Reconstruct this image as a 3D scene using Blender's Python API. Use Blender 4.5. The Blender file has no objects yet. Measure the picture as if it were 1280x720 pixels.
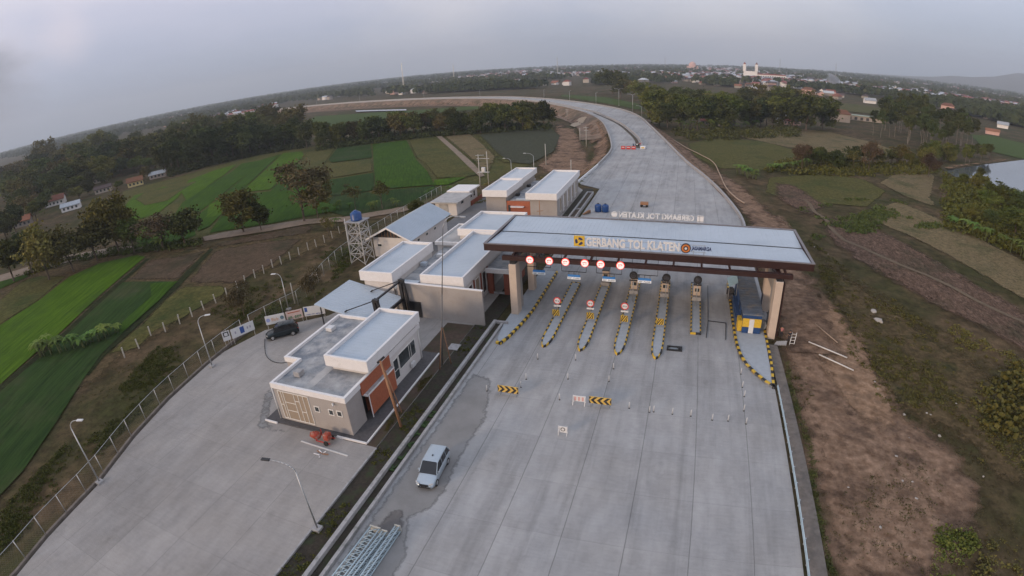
import bpy, bmesh, math, random
import numpy as np
from mathutils import Vector, Matrix
from math import radians as R, sin, cos, pi

scene = bpy.context.scene
COL = scene.collection
random.seed(7)
RNG = np.random.default_rng(7)

# ------------------------------------------------------------------ camera
# wide action-camera lens (measured): theta = r/F + B (r/F)^3, r in 1280-wide picture units
H = 32.0
FPX, BPX = 663.2866793, -0.05805204686
PIT, ROL, HEAD = R(23.65860933), R(3.58925898), R(19.34417255)
def _cam_axes():
    u = np.array([0, cos(PIT), sin(PIT)])
    c, s = cos(ROL), sin(ROL)
    U = np.array([c*u[0]-s*u[1], s*u[0]+c*u[1], u[2]])
    Fw = np.array([0, 0, -1.0]); Fw = Fw-U*(Fw@U); Fw /= np.linalg.norm(Fw)
    Rt = np.cross(Fw, U)
    D = Fw*cos(HEAD)+Rt*sin(HEAD)
    E = Rt*cos(HEAD)-Fw*sin(HEAD)
    return E, D, U
AE, AD, AU = _cam_axes()
cam = bpy.data.cameras.new('camera')
cam_ob = bpy.data.objects.new('camera', cam)
COL.objects.link(cam_ob)
cam_ob.matrix_world = Matrix(((AE[0], AE[1], AE[2], 0), (AD[0], AD[1], AD[2], 0), (AU[0], AU[1], AU[2], H), (0, 0, 0, 1)))
cam.type = 'PANO'
cam.panorama_type = 'FISHEYE_LENS_POLYNOMIAL'
cam.sensor_fit = 'HORIZONTAL'
cam.sensor_width = 36.0
cam.sensor_height = 20.25
FMM = FPX*36/1280
cam.fisheye_fov = R(170)
cam.fisheye_polynomial_k0 = 0
cam.fisheye_polynomial_k1 = -1/FMM
cam.fisheye_polynomial_k2 = 0
cam.fisheye_polynomial_k3 = -BPX/FMM**3
cam.fisheye_polynomial_k4 = 0
cam.clip_start = 0.1
cam.clip_end = 60000
scene.camera = cam_ob

def ray(px, py):
    dx, dy = px-640.0, py-360.0
    r = math.hypot(dx, dy); th = r/FPX+BPX*(r/FPX)**3
    r = max(r, 1e-9)
    c = np.array([sin(th)*dx/r, -sin(th)*dy/r, -cos(th)])
    return np.array([c@AE, c@AD, c@AU])

# ------------------------------------------------------------------ light
SUN_EL, SUN_AZ = R(13.0), R(214.0)         # low, behind and left of the camera (azimuth from +y clockwise)
world = bpy.data.worlds.new('World'); scene.world = world
world.use_nodes = True
wn, wl = world.node_tree.nodes, world.node_tree.links
wn.clear()
w_out = wn.new('ShaderNodeOutputWorld'); w_bg = wn.new('ShaderNodeBackground')
sky = wn.new('ShaderNodeTexSky'); sky.sky_type = 'NISHITA'; sky.sun_disc = False
sky.sun_elevation = SUN_EL; sky.sun_rotation = SUN_AZ
sky.air_density = 1.3; sky.dust_density = 3.0; sky.ozone_density = 1.5; sky.altitude = 200
w_bg.inputs['Strength'].default_value = 0.15
tc = wn.new('ShaderNodeTexCoord'); sep = wn.new('ShaderNodeSeparateXYZ')
wl.new(tc.outputs['Generated'], sep.inputs[0])
ramp = wn.new('ShaderNodeValToRGB')          # evening overcast veil: blue-grey low, lavender higher
cr = ramp.color_ramp
cr.elements[0].position = 0.0; cr.elements[0].color = (1.75, 2.12, 2.65, 1)
cr.elements[1].position = 1.0; cr.elements[1].color = (3.4, 3.9, 4.8, 1)
for p, c in ((0.04, (1.80, 2.20, 3.10, 1)), (0.10, (2.30, 2.50, 3.45, 1)), (0.18, (3.3, 3.25, 4.05, 1)), (0.27, (5.0, 4.55, 4.8, 1)), (0.45, (4.0, 3.95, 4.3, 1))):
    e = cr.elements.new(p); e.color = c
wl.new(sep.outputs['Z'], ramp.inputs[0])
mp = wn.new('ShaderNodeMapping'); mp.inputs['Scale'].default_value = (1.6, 1.6, 7.0)
wl.new(tc.outputs['Generated'], mp.inputs[0])
nz = wn.new('ShaderNodeTexNoise'); nz.inputs['Scale'].default_value = 1.7; nz.inputs['Detail'].default_value = 6; nz.inputs['Roughness'].default_value = 0.55
wl.new(mp.outputs[0], nz.inputs[0])
nr = wn.new('ShaderNodeValToRGB'); nr.color_ramp.elements[0].position = 0.35; nr.color_ramp.elements[1].position = 0.75
nr.color_ramp.elements[0].color = (0.93, 0.94, 0.97, 1); nr.color_ramp.elements[1].color = (1.10, 1.06, 1.04, 1)
wl.new(nz.outputs[0], nr.inputs[0])
mul = wn.new('ShaderNodeMix'); mul.data_type = 'RGBA'; mul.blend_type = 'MULTIPLY'; mul.inputs[0].default_value = 1.0
wl.new(ramp.outputs[0], mul.inputs[6]); wl.new(nr.outputs[0], mul.inputs[7])
mixs = wn.new('ShaderNodeMix'); mixs.data_type = 'RGBA'; mixs.inputs[0].default_value = 0.82
def cloud(prev, px, py, rad, col, amt, nscale=5.0):
    d = ray(px, py); dp = wn.new('ShaderNodeVectorMath'); dp.operation = 'DISTANCE'; dp.inputs[1].default_value = tuple(d)
    mq = wn.new('ShaderNodeMapping'); mq.vector_type = 'POINT'; wl.new(tc.outputs['Generated'], mq.inputs[0]); wl.new(mq.outputs[0], dp.inputs[0])
    k = wn.new('ShaderNodeTexNoise'); k.inputs['Scale'].default_value = nscale; k.inputs['Detail'].default_value = 6; k.inputs['Roughness'].default_value = .6
    m2 = wn.new('ShaderNodeMapping'); m2.inputs['Scale'].default_value = (1, 1, 2.6); wl.new(tc.outputs['Generated'], m2.inputs[0]); wl.new(m2.outputs[0], k.inputs[0])
    ad = wn.new('ShaderNodeMath'); ad.operation = 'MULTIPLY_ADD'; ad.inputs[1].default_value = rad*1.6; wl.new(k.outputs[0], ad.inputs[0]); wl.new(dp.outputs['Value'], ad.inputs[2])
    mr = wn.new('ShaderNodeMapRange'); mr.interpolation_type = 'SMOOTHSTEP'; mr.inputs[1].default_value = rad*.75; mr.inputs[2].default_value = rad*1.75; mr.inputs[3].default_value = amt; mr.inputs[4].default_value = 0; wl.new(ad.outputs[0], mr.inputs[0])
    mm = wn.new('ShaderNodeMix'); mm.data_type = 'RGBA'; wl.new(mr.outputs[0], mm.inputs[0]); wl.new(prev, mm.inputs[6]); mm.inputs[7].default_value = tuple(col)+(1,); return mm.outputs[2]
sk = cloud(mul.outputs[2], 82, 44, .06, (5.0, 4.2, 4.5), .32)
sk = cloud(sk, -5, 70, .09, (5.0, 4.3, 4.6), .3)
sk = cloud(sk, -10, 116, .10, (1.1, 1.1, 1.6), 1.0)
sk = cloud(sk, 560, 10, .30, (4.6, 4.2, 4.4), .5, 3.0)
sk = cloud(sk, 930, 20, .35, (4.6, 4.2, 4.4), .45, 3.0)
wl.new(sky.outputs[0], mixs.inputs[6]); wl.new(sk, mixs.inputs[7])
wl.new(mixs.outputs[2], w_bg.inputs['Color'])
wl.new(w_bg.outputs[0], w_out.inputs[0])

sun = bpy.data.lights.new('sun', 'SUN'); sun.energy = 1.5; sun.angle = R(11); sun.color = (1.0, 0.74, 0.52)
sun_ob = bpy.data.objects.new('sun', sun); COL.objects.link(sun_ob)
sd = Vector((sin(SUN_AZ)*cos(SUN_EL), cos(SUN_AZ)*cos(SUN_EL), sin(SUN_EL)))
sun_ob.rotation_euler = sd.to_track_quat('Z', 'Y').to_euler()
sun_ob.location = (0, -50, 60)

vs = scene.view_settings
vs.view_transform = 'Standard'; vs.look = 'None'; vs.exposure = 0.55; vs.gamma = 1.0; vs.use_curve_mapping = False
scene.render.engine = 'CYCLES'
cy = scene.cycles
cy.max_bounces = 5; cy.diffuse_bounces = 3; cy.glossy_bounces = 2; cy.transmission_bounces = 2
cy.transparent_max_bounces = 6; cy.volume_bounces = 0
cy.use_denoising = True; cy.use_adaptive_sampling = True; cy.adaptive_threshold = 0.02
cy.caustics_reflective = False; cy.caustics_refractive = False

# ------------------------------------------------------------------ measuring helpers (real positions from sight lines)
def G(px, py, z=0.0):
    w = ray(px, py); t = (z-H)/w[2]
    return (w[0]*t, w[1]*t)
def proj(x, y, z):
    v = np.stack([x, y, z-H], -1).astype(float)
    c = v[..., :1]*AE+v[..., 1:2]*AD+v[..., 2:3]*AU
    c /= np.linalg.norm(c, axis=-1)[..., None]
    th = np.arccos(-c[..., 2]); r = FPX*th
    for _ in range(12):
        r = r-((r/FPX+BPX*(r/FPX)**3)-th)*FPX/(1+3*BPX*(r/FPX)**2)
    s = np.hypot(c[..., 0], c[..., 1])
    return 640+r*c[..., 0]/s, 360-r*c[..., 1]/s
def inpoly(x, y, poly):
    x = np.asarray(x, float); y = np.asarray(y, float)
    ins = np.zeros(x.shape, bool); n = len(poly)
    for i in range(n):
        x1, y1 = poly[i]; x2, y2 = poly[(i+1) % n]
        if y1 == y2: continue
        c = ((y1 > y) != (y2 > y)) & (x < (x2-x1)*(y-y1)/(y2-y1)+x1)
        ins ^= c
    return ins
def pdist(x, y, poly):
    x = np.asarray(x, float); y = np.asarray(y, float)
    best = np.full(x.shape, 1e18); n = len(poly)
    for i in range(n):
        ax, ay = poly[i]; bx, by = poly[(i+1) % n]
        dx, dy = bx-ax, by-ay; L = dx*dx+dy*dy+1e-12
        t = np.clip(((x-ax)*dx+(y-ay)*dy)/L, 0, 1)
        best = np.minimum(best, (x-ax-t*dx)**2+(y-ay-t*dy)**2)
    return np.sqrt(best)

# road outline (z = 0)
ROAD_R = [(12.6, 62), (12.7, 100), (12.9, 110), (12.0, 120), (9.6, 136.2), (5.8, 155), (0.7, 176.6), (-7.4, 220.5), (-16.0, 267.1), (-27.0, 322), (-44.0, 371),
          (-75.0, 424), (-121.0, 485), (-178.0, 540), (-270.0, 592), (-394, 648), (-478, 684), (-558, 712), (-640, 735), (-730, 756), (-900, 790)]
ROAD_L = [(-900, 764), (-730, 730), (-640, 709), (-558, 686), (-478, 659), (-394, 622), (-270, 566), (-192, 517), (-150, 478), (-122.0, 446), (-92.4, 400), (-66.0, 350), (-46.6, 298),
          (-34.4, 243), (-28.0, 206.4), (-26.3, 187.8), (-26.7, 164.8), (-28.2, 139.5)]
LOT = [(-44.0, -12), (-46.5, 0), (-47.1, 3.9), (-48.4, 8.4), (-49.9, 16.0), (-52.6, 23), (-54.6, 30), (-56.0, 38), (-57.0, 46.0), (-58.0, 54), (-60.5, 64),
       (-61.5, 75), (-62.0, 100), (-62.0, 126), (-52, 137), (-28.2, 139.5)]
PLAT = [(12.6, -12), (12.6, 62)] + ROAD_R[1:] + ROAD_L + LOT[::-1][1:]
def sstep(t): t = np.clip(t, 0, 1); return t*t*(3-2*t)
def terr(x, y):
    x = np.asarray(x, float); y = np.asarray(y, float)
    d = np.where(inpoly(x, y, PLAT), 0, pdist(x, y, PLAT))
    r = np.hypot(x, y)
    right = sstep((x-0.05*y+2)/14)*(1-sstep((y-150)/120))
    D = 1.6+4.0*sstep((r-120)/330)
    W = 5.0+right*22+4.5*sstep((y-230)/120)
    D = D*(1-0.35*right)
    z = -0.16-D*sstep(d/W)
    hum = 0.18*np.sin(x*0.21+1.3*np.sin(y*0.13))*np.sin(y*0.17+0.9*np.sin(x*0.11))
    z = z+hum*right*sstep(d/6)*(1-sstep((r-150)/60))
    hl = (330+35*np.sin(np.arctan2(x, y)*60)+20*np.sin(np.arctan2(x, y)*130))*sstep((r-7000)/1900)*np.exp(-((np.degrees(np.arctan2(x, y))-38)/11.0)**2)
    return z+hl
def T(px, py, dz=0.0):
    z = -3.0
    for _ in range(14):
        x, y = G(px, py, z+dz); z = 0.5*z+0.5*float(terr(x, y))
    return x, y, z
def hpx(px, py, tx, ty):
    """height of an upright thing standing at px,py whose top is seen at tx,ty"""
    x, y, z = T(px, py)
    zs = np.linspace(z, H*1.3, 600)
    a, b = proj(np.full(600, x), np.full(600, y), zs)
    return float(zs[np.argmin(np.abs(b-ty))]-z)

# ------------------------------------------------------------------ objects
def put(o, label=None, cat=None, group=None, kind=None):
    if label: o['label'] = label
    if cat: o['category'] = cat
    if group: o['group'] = group
    if kind: o['kind'] = kind
    return o
def thing(name, loc, label, cat, rz=0, group=None, sc=1.0):
    o = bpy.data.objects.new(name, None); COL.objects.link(o)
    o.empty_display_size = 0.3
    o.location = loc; o.rotation_euler = (0, 0, rz)
    if sc != 1.0: o.scale = (sc, sc, sc) if not isinstance(sc, tuple) else sc
    return put(o, label, cat, group)
def dup(root, loc, rz=None, label=None, sc=None, group=None):
    r = root.copy(); COL.objects.link(r); r.location = loc
    if rz is not None: r.rotation_euler = (0, 0, rz)
    if sc is not None: r.scale = sc if isinstance(sc, tuple) else (sc, sc, sc)
    if label: r['label'] = label
    if group: r['group'] = group
    for ch in list(root.children):
        c = ch.copy(); COL.objects.link(c); c.parent = r
        for g in list(ch.children):
            d = g.copy(); COL.objects.link(d); d.parent = c
    return r
WORDS = ['first', 'second', 'third', 'fourth', 'fifth', 'sixth', 'seventh', 'eighth', 'ninth', 'tenth', 'eleventh', 'twelfth', 'thirteenth', 'fourteenth',
         'fifteenth', 'sixteenth', 'seventeenth', 'eighteenth', 'nineteenth']
TENS = {20: 'twent', 30: 'thirt', 40: 'fort', 50: 'fift', 60: 'sixt', 70: 'sevent', 80: 'eight', 90: 'ninet'}
def nth(i):            # i from 1
    if i < 20: return WORDS[i-1]
    t = i//10*10; u = i % 10
    if i >= 100: return ('one' if i < 200 else 'two')+' hundred'+('th' if i % 100 == 0 else ' and '+nth(i % 100))
    return TENS[t]+('ieth' if u == 0 else 'y-'+WORDS[u-1])

class MB:
    """collects shapes into one mesh"""
    def __init__(s): s.v = []; s.f = []; s.m = []; s.cur = 0; s.sm = []
    def add(s, vs, fs, smooth=False):
        b = len(s.v); s.v += [tuple(map(float, v)) for v in vs]
        for f in fs: s.f.append([b+i for i in f]); s.m.append(s.cur); s.sm.append(smooth)
        return s
    def mat(s, i): s.cur = i; return s
    def box(s, x0, x1, y0, y1, z0, z1):
        return s.add([(x0, y0, z0), (x1, y0, z0), (x1, y1, z0), (x0, y1, z0), (x0, y0, z1), (x1, y0, z1), (x1, y1, z1), (x0, y1, z1)],
                     [(0, 3, 2, 1), (4, 5, 6, 7), (0, 1, 5, 4), (1, 2, 6, 5), (2, 3, 7, 6), (3, 0, 4, 7)])
    def bar(s, p, q, w, h=None, up=(0, 0, 1)):
        p, q = Vector(p), Vector(q); d = (q-p).normalized(); u = Vector(up)
        if abs(d.dot(u)) > .98: u = Vector((0, 1, 0))
        a = d.cross(u).normalized()*(w/2); c = a.cross(d).normalized()*((h or w)/2)
        vs = [p-a-c, p+a-c, p+a+c, p-a+c, q-a-c, q+a-c, q+a+c, q-a+c]
        return s.add(vs, [(3, 2, 1, 0), (4, 5, 6, 7), (0, 1, 5, 4), (1, 2, 6, 5), (2, 3, 7, 6), (3, 0, 4, 7)])
    def tube(s, p, q, r0, r1=None, n=8, smooth=True, caps=True):
        r1 = r0 if r1 is None else r1
        p, q = Vector(p), Vector(q); d = (q-p).normalized()
        u = Vector((0, 0, 1)) if abs(d.z) < .9 else Vector((1, 0, 0))
        a = d.cross(u).normalized(); c = a.cross(d)
        vs = []
        for (o, r) in ((p, r0), (q, r1)):
            for k in range(n):
                t = 2*pi*k/n; vs.append(o+a*(r*cos(t))+c*(r*sin(t)))
        s.add(vs, [(k, (k+1) % n, n+(k+1) % n, n+k) for k in range(n)], smooth)
        if caps:
            b = len(s.v)-2*n
            s.f.append([b+k for k in range(n)][::-1]); s.m.append(s.cur); s.sm.append(False)
            s.f.append([b+n+k for k in range(n)]); s.m.append(s.cur); s.sm.append(False)
        return s
    def path(s, pts, r, n=8, r1=None):
        m = len(pts)-1
        for i in range(m):
            ra = r+(0 if r1 is None else (r1-r)*i/m); rb = r+(0 if r1 is None else (r1-r)*(i+1)/m)
            s.tube(pts[i], pts[i+1], ra, rb, n)
        return s
    def prism(s, pts, z0, z1):
        n = len(pts)
        a = sum(pts[i][0]*pts[(i+1) % n][1]-pts[(i+1) % n][0]*pts[i][1] for i in range(n))
        if a < 0: pts = pts[::-1]
        vs = [(x, y, z0) for x, y in pts]+[(x, y, z1) for x, y in pts]
        return s.add(vs, [tuple(range(n))[::-1], tuple(range(n, 2*n))]+[(i, (i+1) % n, n+(i+1) % n, n+i) for i in range(n)])
    def lathe(s, prof, n=16, c=(0, 0, 0), smooth=True):
        vs = []; fs = []
        for r, z in prof:
            for k in range(n): t = 2*pi*k/n; vs.append((c[0]+r*cos(t), c[1]+r*sin(t), c[2]+z))
        for i in range(len(prof)-1):
            for k in range(n): fs.append((i*n+k, i*n+(k+1) % n, (i+1)*n+(k+1) % n, (i+1)*n+k))
        return s.add(vs, fs, smooth)
    def mesh(s, name):
        me = bpy.data.meshes.new(name); me.from_pydata(s.v, [], s.f)
        me.polygons.foreach_set('material_index', s.m); me.polygons.foreach_set('use_smooth', s.sm)
        me.update(); return me
    def obj(s, name, mats, parent=None, bevel=0, **kw):
        me = s.mesh(name)
        for m in (mats if isinstance(mats, (list, tuple)) else [mats]): me.materials.append(m)
        o = bpy.data.objects.new(name, me); COL.objects.link(o)
        if parent: o.parent = parent
        if bevel:
            b = o.modifiers.new('bevel', 'BEVEL'); b.width = bevel; b.segments = 1; b.limit_method = 'ANGLE'; b.angle_limit = R(40)
        return put(o, **kw)
def B(*a): return MB().box(*a)

# ------------------------------------------------------------------ materials
MATS = {}
def mat(name, col, rough=0.8, var=0.12, scale=3.0, metal=0.0, bump=0.0, stretch=(1, 1, 1), col2=None, emit=0, detail=4, dirt=None, dscale=0.6, dthr=(0.5, 0.7), rnd=0.0, spec=0.4, fine=0, fineamp=.45, rot=0):
    if name in MATS: return MATS[name]
    m = bpy.data.materials.new(name); m.use_nodes = True; MATS[name] = m
    n, l = m.node_tree.nodes, m.node_tree.links
    p = n['Principled BSDF']; p.inputs['Roughness'].default_value = rough; p.inputs['Metallic'].default_value = metal
    p.inputs['Specular IOR Level'].default_value = spec
    tc = n.new('ShaderNodeTexCoord'); mp = n.new('ShaderNodeMapping'); mp.inputs['Scale'].default_value = stretch
    src = tc.outputs['Object']
    if rot:
        m0 = n.new('ShaderNodeMapping'); m0.inputs['Rotation'].default_value = (0, 0, rot); l.new(src, m0.inputs[0]); src = m0.outputs[0]
    l.new(src, mp.inputs[0])
    t = n.new('ShaderNodeTexNoise'); t.inputs['Scale'].default_value = scale; t.inputs['Detail'].default_value = detail; t.inputs['Roughness'].default_value = .6
    l.new(mp.outputs[0], t.inputs[0])
    mx = n.new('ShaderNodeMix'); mx.data_type = 'RGBA'
    rp = n.new('ShaderNodeMapRange'); rp.inputs[1].default_value = .3; rp.inputs[2].default_value = .7
    l.new(t.outputs[0], rp.inputs[0]); l.new(rp.outputs[0], mx.inputs[0])
    c1 = tuple(c*(1-var) for c in col)+(1,); c2 = (tuple(min(1, c*(1+var)) for c in col) if col2 is None else tuple(col2))+(1,)
    mx.inputs[6].default_value = c1; mx.inputs[7].default_value = c2
    out = mx.outputs[2]
    if dirt:
        t2 = n.new('ShaderNodeTexNoise'); t2.inputs['Scale'].default_value = dscale; t2.inputs['Detail'].default_value = 7; t2.inputs['Roughness'].default_value = .65
        l.new(tc.outputs['Object'], t2.inputs[0])
        r2 = n.new('ShaderNodeMapRange'); r2.inputs[1].default_value = dthr[0]; r2.inputs[2].default_value = dthr[1]
        l.new(t2.outputs[0], r2.inputs[0])
        m2 = n.new('ShaderNodeMix'); m2.data_type = 'RGBA'; l.new(r2.outputs[0], m2.inputs[0]); l.new(out, m2.inputs[6]); m2.inputs[7].default_value = tuple(dirt)+(1,)
        out = m2.outputs[2]
    if rnd:
        oi = n.new('ShaderNodeObjectInfo'); r3 = n.new('ShaderNodeMapRange'); r3.inputs[3].default_value = 1-rnd; r3.inputs[4].default_value = 1+rnd
        l.new(oi.outputs['Random'], r3.inputs[0])
        hs = n.new('ShaderNodeHueSaturation'); l.new(r3.outputs[0], hs.inputs['Value']); l.new(out, hs.inputs['Color'])
        r4 = n.new('ShaderNodeMapRange'); r4.inputs[3].default_value = .5-rnd*.09; r4.inputs[4].default_value = .5+rnd*.05
        ml = n.new('ShaderNodeMath'); ml.operation = 'FRACT'; m5 = n.new('ShaderNodeMath'); m5.operation = 'MULTIPLY'; m5.inputs[1].default_value = 7.3
        l.new(oi.outputs['Random'], m5.inputs[0]); l.new(m5.outputs[0], ml.inputs[0]); l.new(ml.outputs[0], r4.inputs[0]); l.new(r4.outputs[0], hs.inputs['Hue'])
        out = hs.outputs[0]
    if fine:
        t6 = n.new('ShaderNodeTexNoise'); t6.inputs['Scale'].default_value = fine; t6.inputs['Detail'].default_value = 12; t6.inputs['Roughness'].default_value = .8
        l.new(mp.outputs[0], t6.inputs[0]); r6 = n.new('ShaderNodeMapRange'); r6.inputs[1].default_value = .32; r6.inputs[2].default_value = .68; r6.inputs[3].default_value = 1-fineamp; r6.inputs[4].default_value = 1+fineamp
        l.new(t6.outputs[0], r6.inputs[0]); v6 = n.new('ShaderNodeVectorMath'); v6.operation = 'SCALE'; l.new(out, v6.inputs[0]); l.new(r6.outputs[0], v6.inputs['Scale']); out = v6.outputs[0]
    l.new(out, p.inputs['Base Color'])
    if emit:
        p.inputs['Emission Color'].default_value = tuple(col)+(1,); p.inputs['Emission Strength'].default_value = emit
    if bump:
        b = n.new('ShaderNodeBump'); b.inputs['Strength'].default_value = bump; b.inputs['Distance'].default_value = .1
        l.new(t.outputs[0], b.inputs['Height']); l.new(b.outputs[0], p.inputs['Normal'])
    return m

def concrete_mat(name, col, jx, jy, ox, oy, lanes=False):
    """cast slabs: joints every jx, jy metres, tone differs slab by slab, stains and tyre tracks"""
    m = bpy.data.materials.new(name); m.use_nodes = True
    n, l = m.node_tree.nodes, m.node_tree.links
    p = n['Principled BSDF']; p.inputs['Roughness'].default_value = .85; p.inputs['Specular IOR Level'].default_value = .3
    tc = n.new('ShaderNodeTexCoord'); sp = n.new('ShaderNodeSeparateXYZ'); l.new(tc.outputs['Object'], sp.inputs[0])
    def math_(op, a, b=None, c=None):
        k = n.new('ShaderNodeMath'); k.operation = op
        for i, v in enumerate((a, b, c)):
            if v is None: continue
            if isinstance(v, (int, float)): k.inputs[i].default_value = v
            else: l.new(v, k.inputs[i])
        return k.outputs[0]
    wb = n.new('ShaderNodeTexNoise'); wb.inputs['Scale'].default_value = 1.2; l.new(tc.outputs['Object'], wb.inputs[0])
    wob = math_('MULTIPLY', math_('SUBTRACT', wb.outputs[0], .5), .06)
    u = math_('DIVIDE', math_('ADD', math_('ADD', sp.outputs[0], -ox), wob), jx); v = math_('DIVIDE', math_('ADD', math_('ADD', sp.outputs[1], -oy), wob), jy)
    def joint(t, w):
        f = math_('FRACT', t); d = math_('MINIMUM', f, math_('SUBTRACT', 1, f))
        r = n.new('ShaderNodeMapRange'); r.inputs[1].default_value = w*.4; r.inputs[2].default_value = w*1.2; r.inputs[3].default_value = 1; r.inputs[4].default_value = 0
        l.new(d, r.inputs[0]); return r.outputs[0]
    j = math_('MAXIMUM', math_('MULTIPLY', joint(u, .04/jx), .8 if lanes else .4), math_('MULTIPLY', joint(v, .03/jy), .28))
    cb = n.new('ShaderNodeCombineXYZ'); l.new(math_('FLOOR', u), cb.inputs[0]); l.new(math_('FLOOR', v), cb.inputs[1])
    wn_ = n.new('ShaderNodeTexWhiteNoise'); wn_.noise_dimensions = '3D'; l.new(cb.outputs[0], wn_.inputs[0])
    cb2 = n.new('ShaderNodeCombineXYZ'); l.new(math_('FLOOR', u), cb2.inputs[0]); w2 = n.new('ShaderNodeTexWhiteNoise'); l.new(cb2.outputs[0], w2.inputs[0])
    def noise(scale, st=(1, 1, 1), det=6, off=0):
        mp = n.new('ShaderNodeMapping'); mp.inputs['Scale'].default_value = st; mp.inputs['Location'].default_value = (off, off, 0)
        l.new(tc.outputs['Object'], mp.inputs[0]); t = n.new('ShaderNodeTexNoise'); t.inputs['Scale'].default_value = scale; t.inputs['Detail'].default_value = det; t.inputs['Roughness'].default_value = .62
        l.new(mp.outputs[0], t.inputs[0]); return t.outputs[0]
    val = math_('ADD', 1.0, math_('MULTIPLY', math_('SUBTRACT', wn_.outputs[0], .5), .09))
    val = math_('ADD', val, math_('MULTIPLY', math_('SUBTRACT', w2.outputs[0], .5), .07))
    val = math_('ADD', val, math_('MULTIPLY', math_('SUBTRACT', noise(.09), .5), .75))
    val = math_('ADD', val, math_('MULTIPLY', math_('SUBTRACT', noise(.7, (1, .35, 1), 7, 9), .5), .65))
    val = math_('ADD', val, math_('MULTIPLY', math_('SUBTRACT', noise(4, (.25, 1, 1), 5, 3), .5), .3))
    st = n.new('ShaderNodeMapRange'); st.inputs[1].default_value = .60; st.inputs[2].default_value = .72; l.new(noise(.33, (1, .8, 1), 9, 31), st.inputs[0])
    val = math_('SUBTRACT', val, math_('MULTIPLY', st.outputs[0], .16))
    if lanes:
        tr = n.new('ShaderNodeMapRange'); tr.inputs[1].default_value = .5; tr.inputs[2].default_value = .8; l.new(noise(.55, (1, .035, 1), 4, 77), tr.inputs[0])
        val = math_('SUBTRACT', val, math_('MULTIPLY', tr.outputs[0], .34))
    val = math_('MULTIPLY', val, math_('SUBTRACT', 1, math_('MULTIPLY', j, .55)))
    mx = n.new('ShaderNodeMix'); mx.data_type = 'RGBA'; mx.inputs[6].default_value = tuple(col)+(1,); mx.inputs[7].default_value = (col[0]*1.06, col[1]*.99, col[2]*.9, 1)
    l.new(noise(.15, (1, 1, 1), 4, 50), mx.inputs[0])
    vm = n.new('ShaderNodeVectorMath'); vm.operation = 'SCALE'; l.new(mx.outputs[2], vm.inputs[0]); l.new(val, vm.inputs['Scale'])
    l.new(vm.outputs[0], p.inputs['Base Color'])
    return m

M_white = mat('white_render', (.62, .59, .57), .8, .05, 1.5, dirt=(.42, .38, .34), dscale=.5, dthr=(.6, .85))
M_parapet = mat('white_parapet', (.72, .70, .69), .75, .04, 2, dirt=(.5, .47, .44), dscale=.9, dthr=(.62, .85))
M_greywall = mat('grey_render', (.36, .33, .31), .85, .07, .8, dirt=(.25, .22, .2), dscale=.4, dthr=(.5, .8))
M_roofmetal = mat('pale_blue_metal_roof', (.43, .49, .55), .45, .05, .5, metal=.15, dirt=(.36, .42, .48), dscale=.25, dthr=(.5, .7))
M_flatroof = mat('weathered_flat_roof', (.34, .34, .34), .9, .25, .7, dirt=(.15, .17, .2), dscale=.55, dthr=(.44, .66))
M_paleflat = mat('pale_flat_roof', (.40, .39, .38), .9, .12, .7, dirt=(.27, .27, .27), dscale=.5, dthr=(.5, .7))
M_brown = mat('dark_brown_steel', (.034, .014, .012), .5, .15, 2)
M_black = mat('black_steel', (.02, .02, .022), .5, .1, 3)
M_orange = mat('terracotta_cladding', (.36, .11, .055), .7, .18, 5)
M_brick = mat('red_brick_cladding', (.25, .075, .045), .8, .22, 8)
M_beige = mat('beige_column_stone', (.52, .42, .34), .7, .06, 1.2)
M_glass = mat('window_glass', (.045, .055, .06), .12, .3, 1.0, spec=.7)
M_curtain = mat('tan_curtain', (.30, .24, .18), .8, .15, 4, stretch=(4, 1, 1))
M_frame = mat('white_window_frame', (.72, .70, .66), .5, .03, 2)
M_paving = mat('dark_paving', (.085, .08, .082), .85, .2, 3)
M_soil = mat('dark_soil', (.035, .028, .02), .95, .35, 3, bump=.4, dirt=(.03, .045, .016), dscale=.8)
M_soil_b = mat('brown_soil', (.075, .05, .036), .95, .3, 2, bump=.4, dirt=(.04, .045, .02), dscale=.5, dthr=(.45, .7))
M_kerb = mat('kerb_concrete', (.34, .33, .33), .85, .12, 2, dirt=(.2, .2, .19), dscale=1.5)
M_kerbdark = mat('stained_concrete', (.17, .145, .125), .9, .2, 2, dirt=(.1, .09, .08), dscale=.6)
M_island = mat('island_top', (.36, .39, .42), .8, .08, 2)
M_yellow = mat('yellow_paint', (.62, .40, .04), .6, .1, 4)
M_blackp = mat('black_paint', (.03, .03, .032), .6, .15, 4)
M_steel = mat('galvanised_steel', (.42, .43, .44), .4, .1, 3, metal=.5)
M_post = mat('white_post', (.58, .57, .55), .6, .06, 3)
M_conpost = mat('concrete_post', (.38, .365, .335), .85, .12, 5)
M_wood = mat('bare_timber', (.30, .16, .09), .85, .25, 3, stretch=(6, 6, .6))
M_blue = mat('blue_plastic', (.015, .06, .2), .35, .12, 2)
M_cblue = mat('blue_container_paint', (.02, .06, .17), .5, .15, 2)
M_cgrey = mat('container_roof', (.11, .135, .175), .7, .2, 1.2, dirt=(.2, .18, .16), dscale=.9, dthr=(.5, .7))
M_red = mat('red_paint', (.5, .03, .02), .45, .15, 3)
M_rubber = mat('rubber', (.02, .02, .02), .9, .1, 4)
M_signwhite = mat('sign_white', (.64, .64, .64), .5, .02, 2)
M_truss = mat('pale_blue_steel', (.42, .52, .57), .45, .1, 2)
M_wet = mat('damp_concrete', (.135, .125, .12), .6, .15, .8, dirt=(.09, .085, .083), dscale=.35, dthr=(.45, .62))
M_darksteel = mat('dull_steel', (.12, .12, .12), .5, .1, 2, metal=.3)
M_lamp = mat('lamp_head', (.6, .6, .6), .4, .05, 2)
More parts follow.
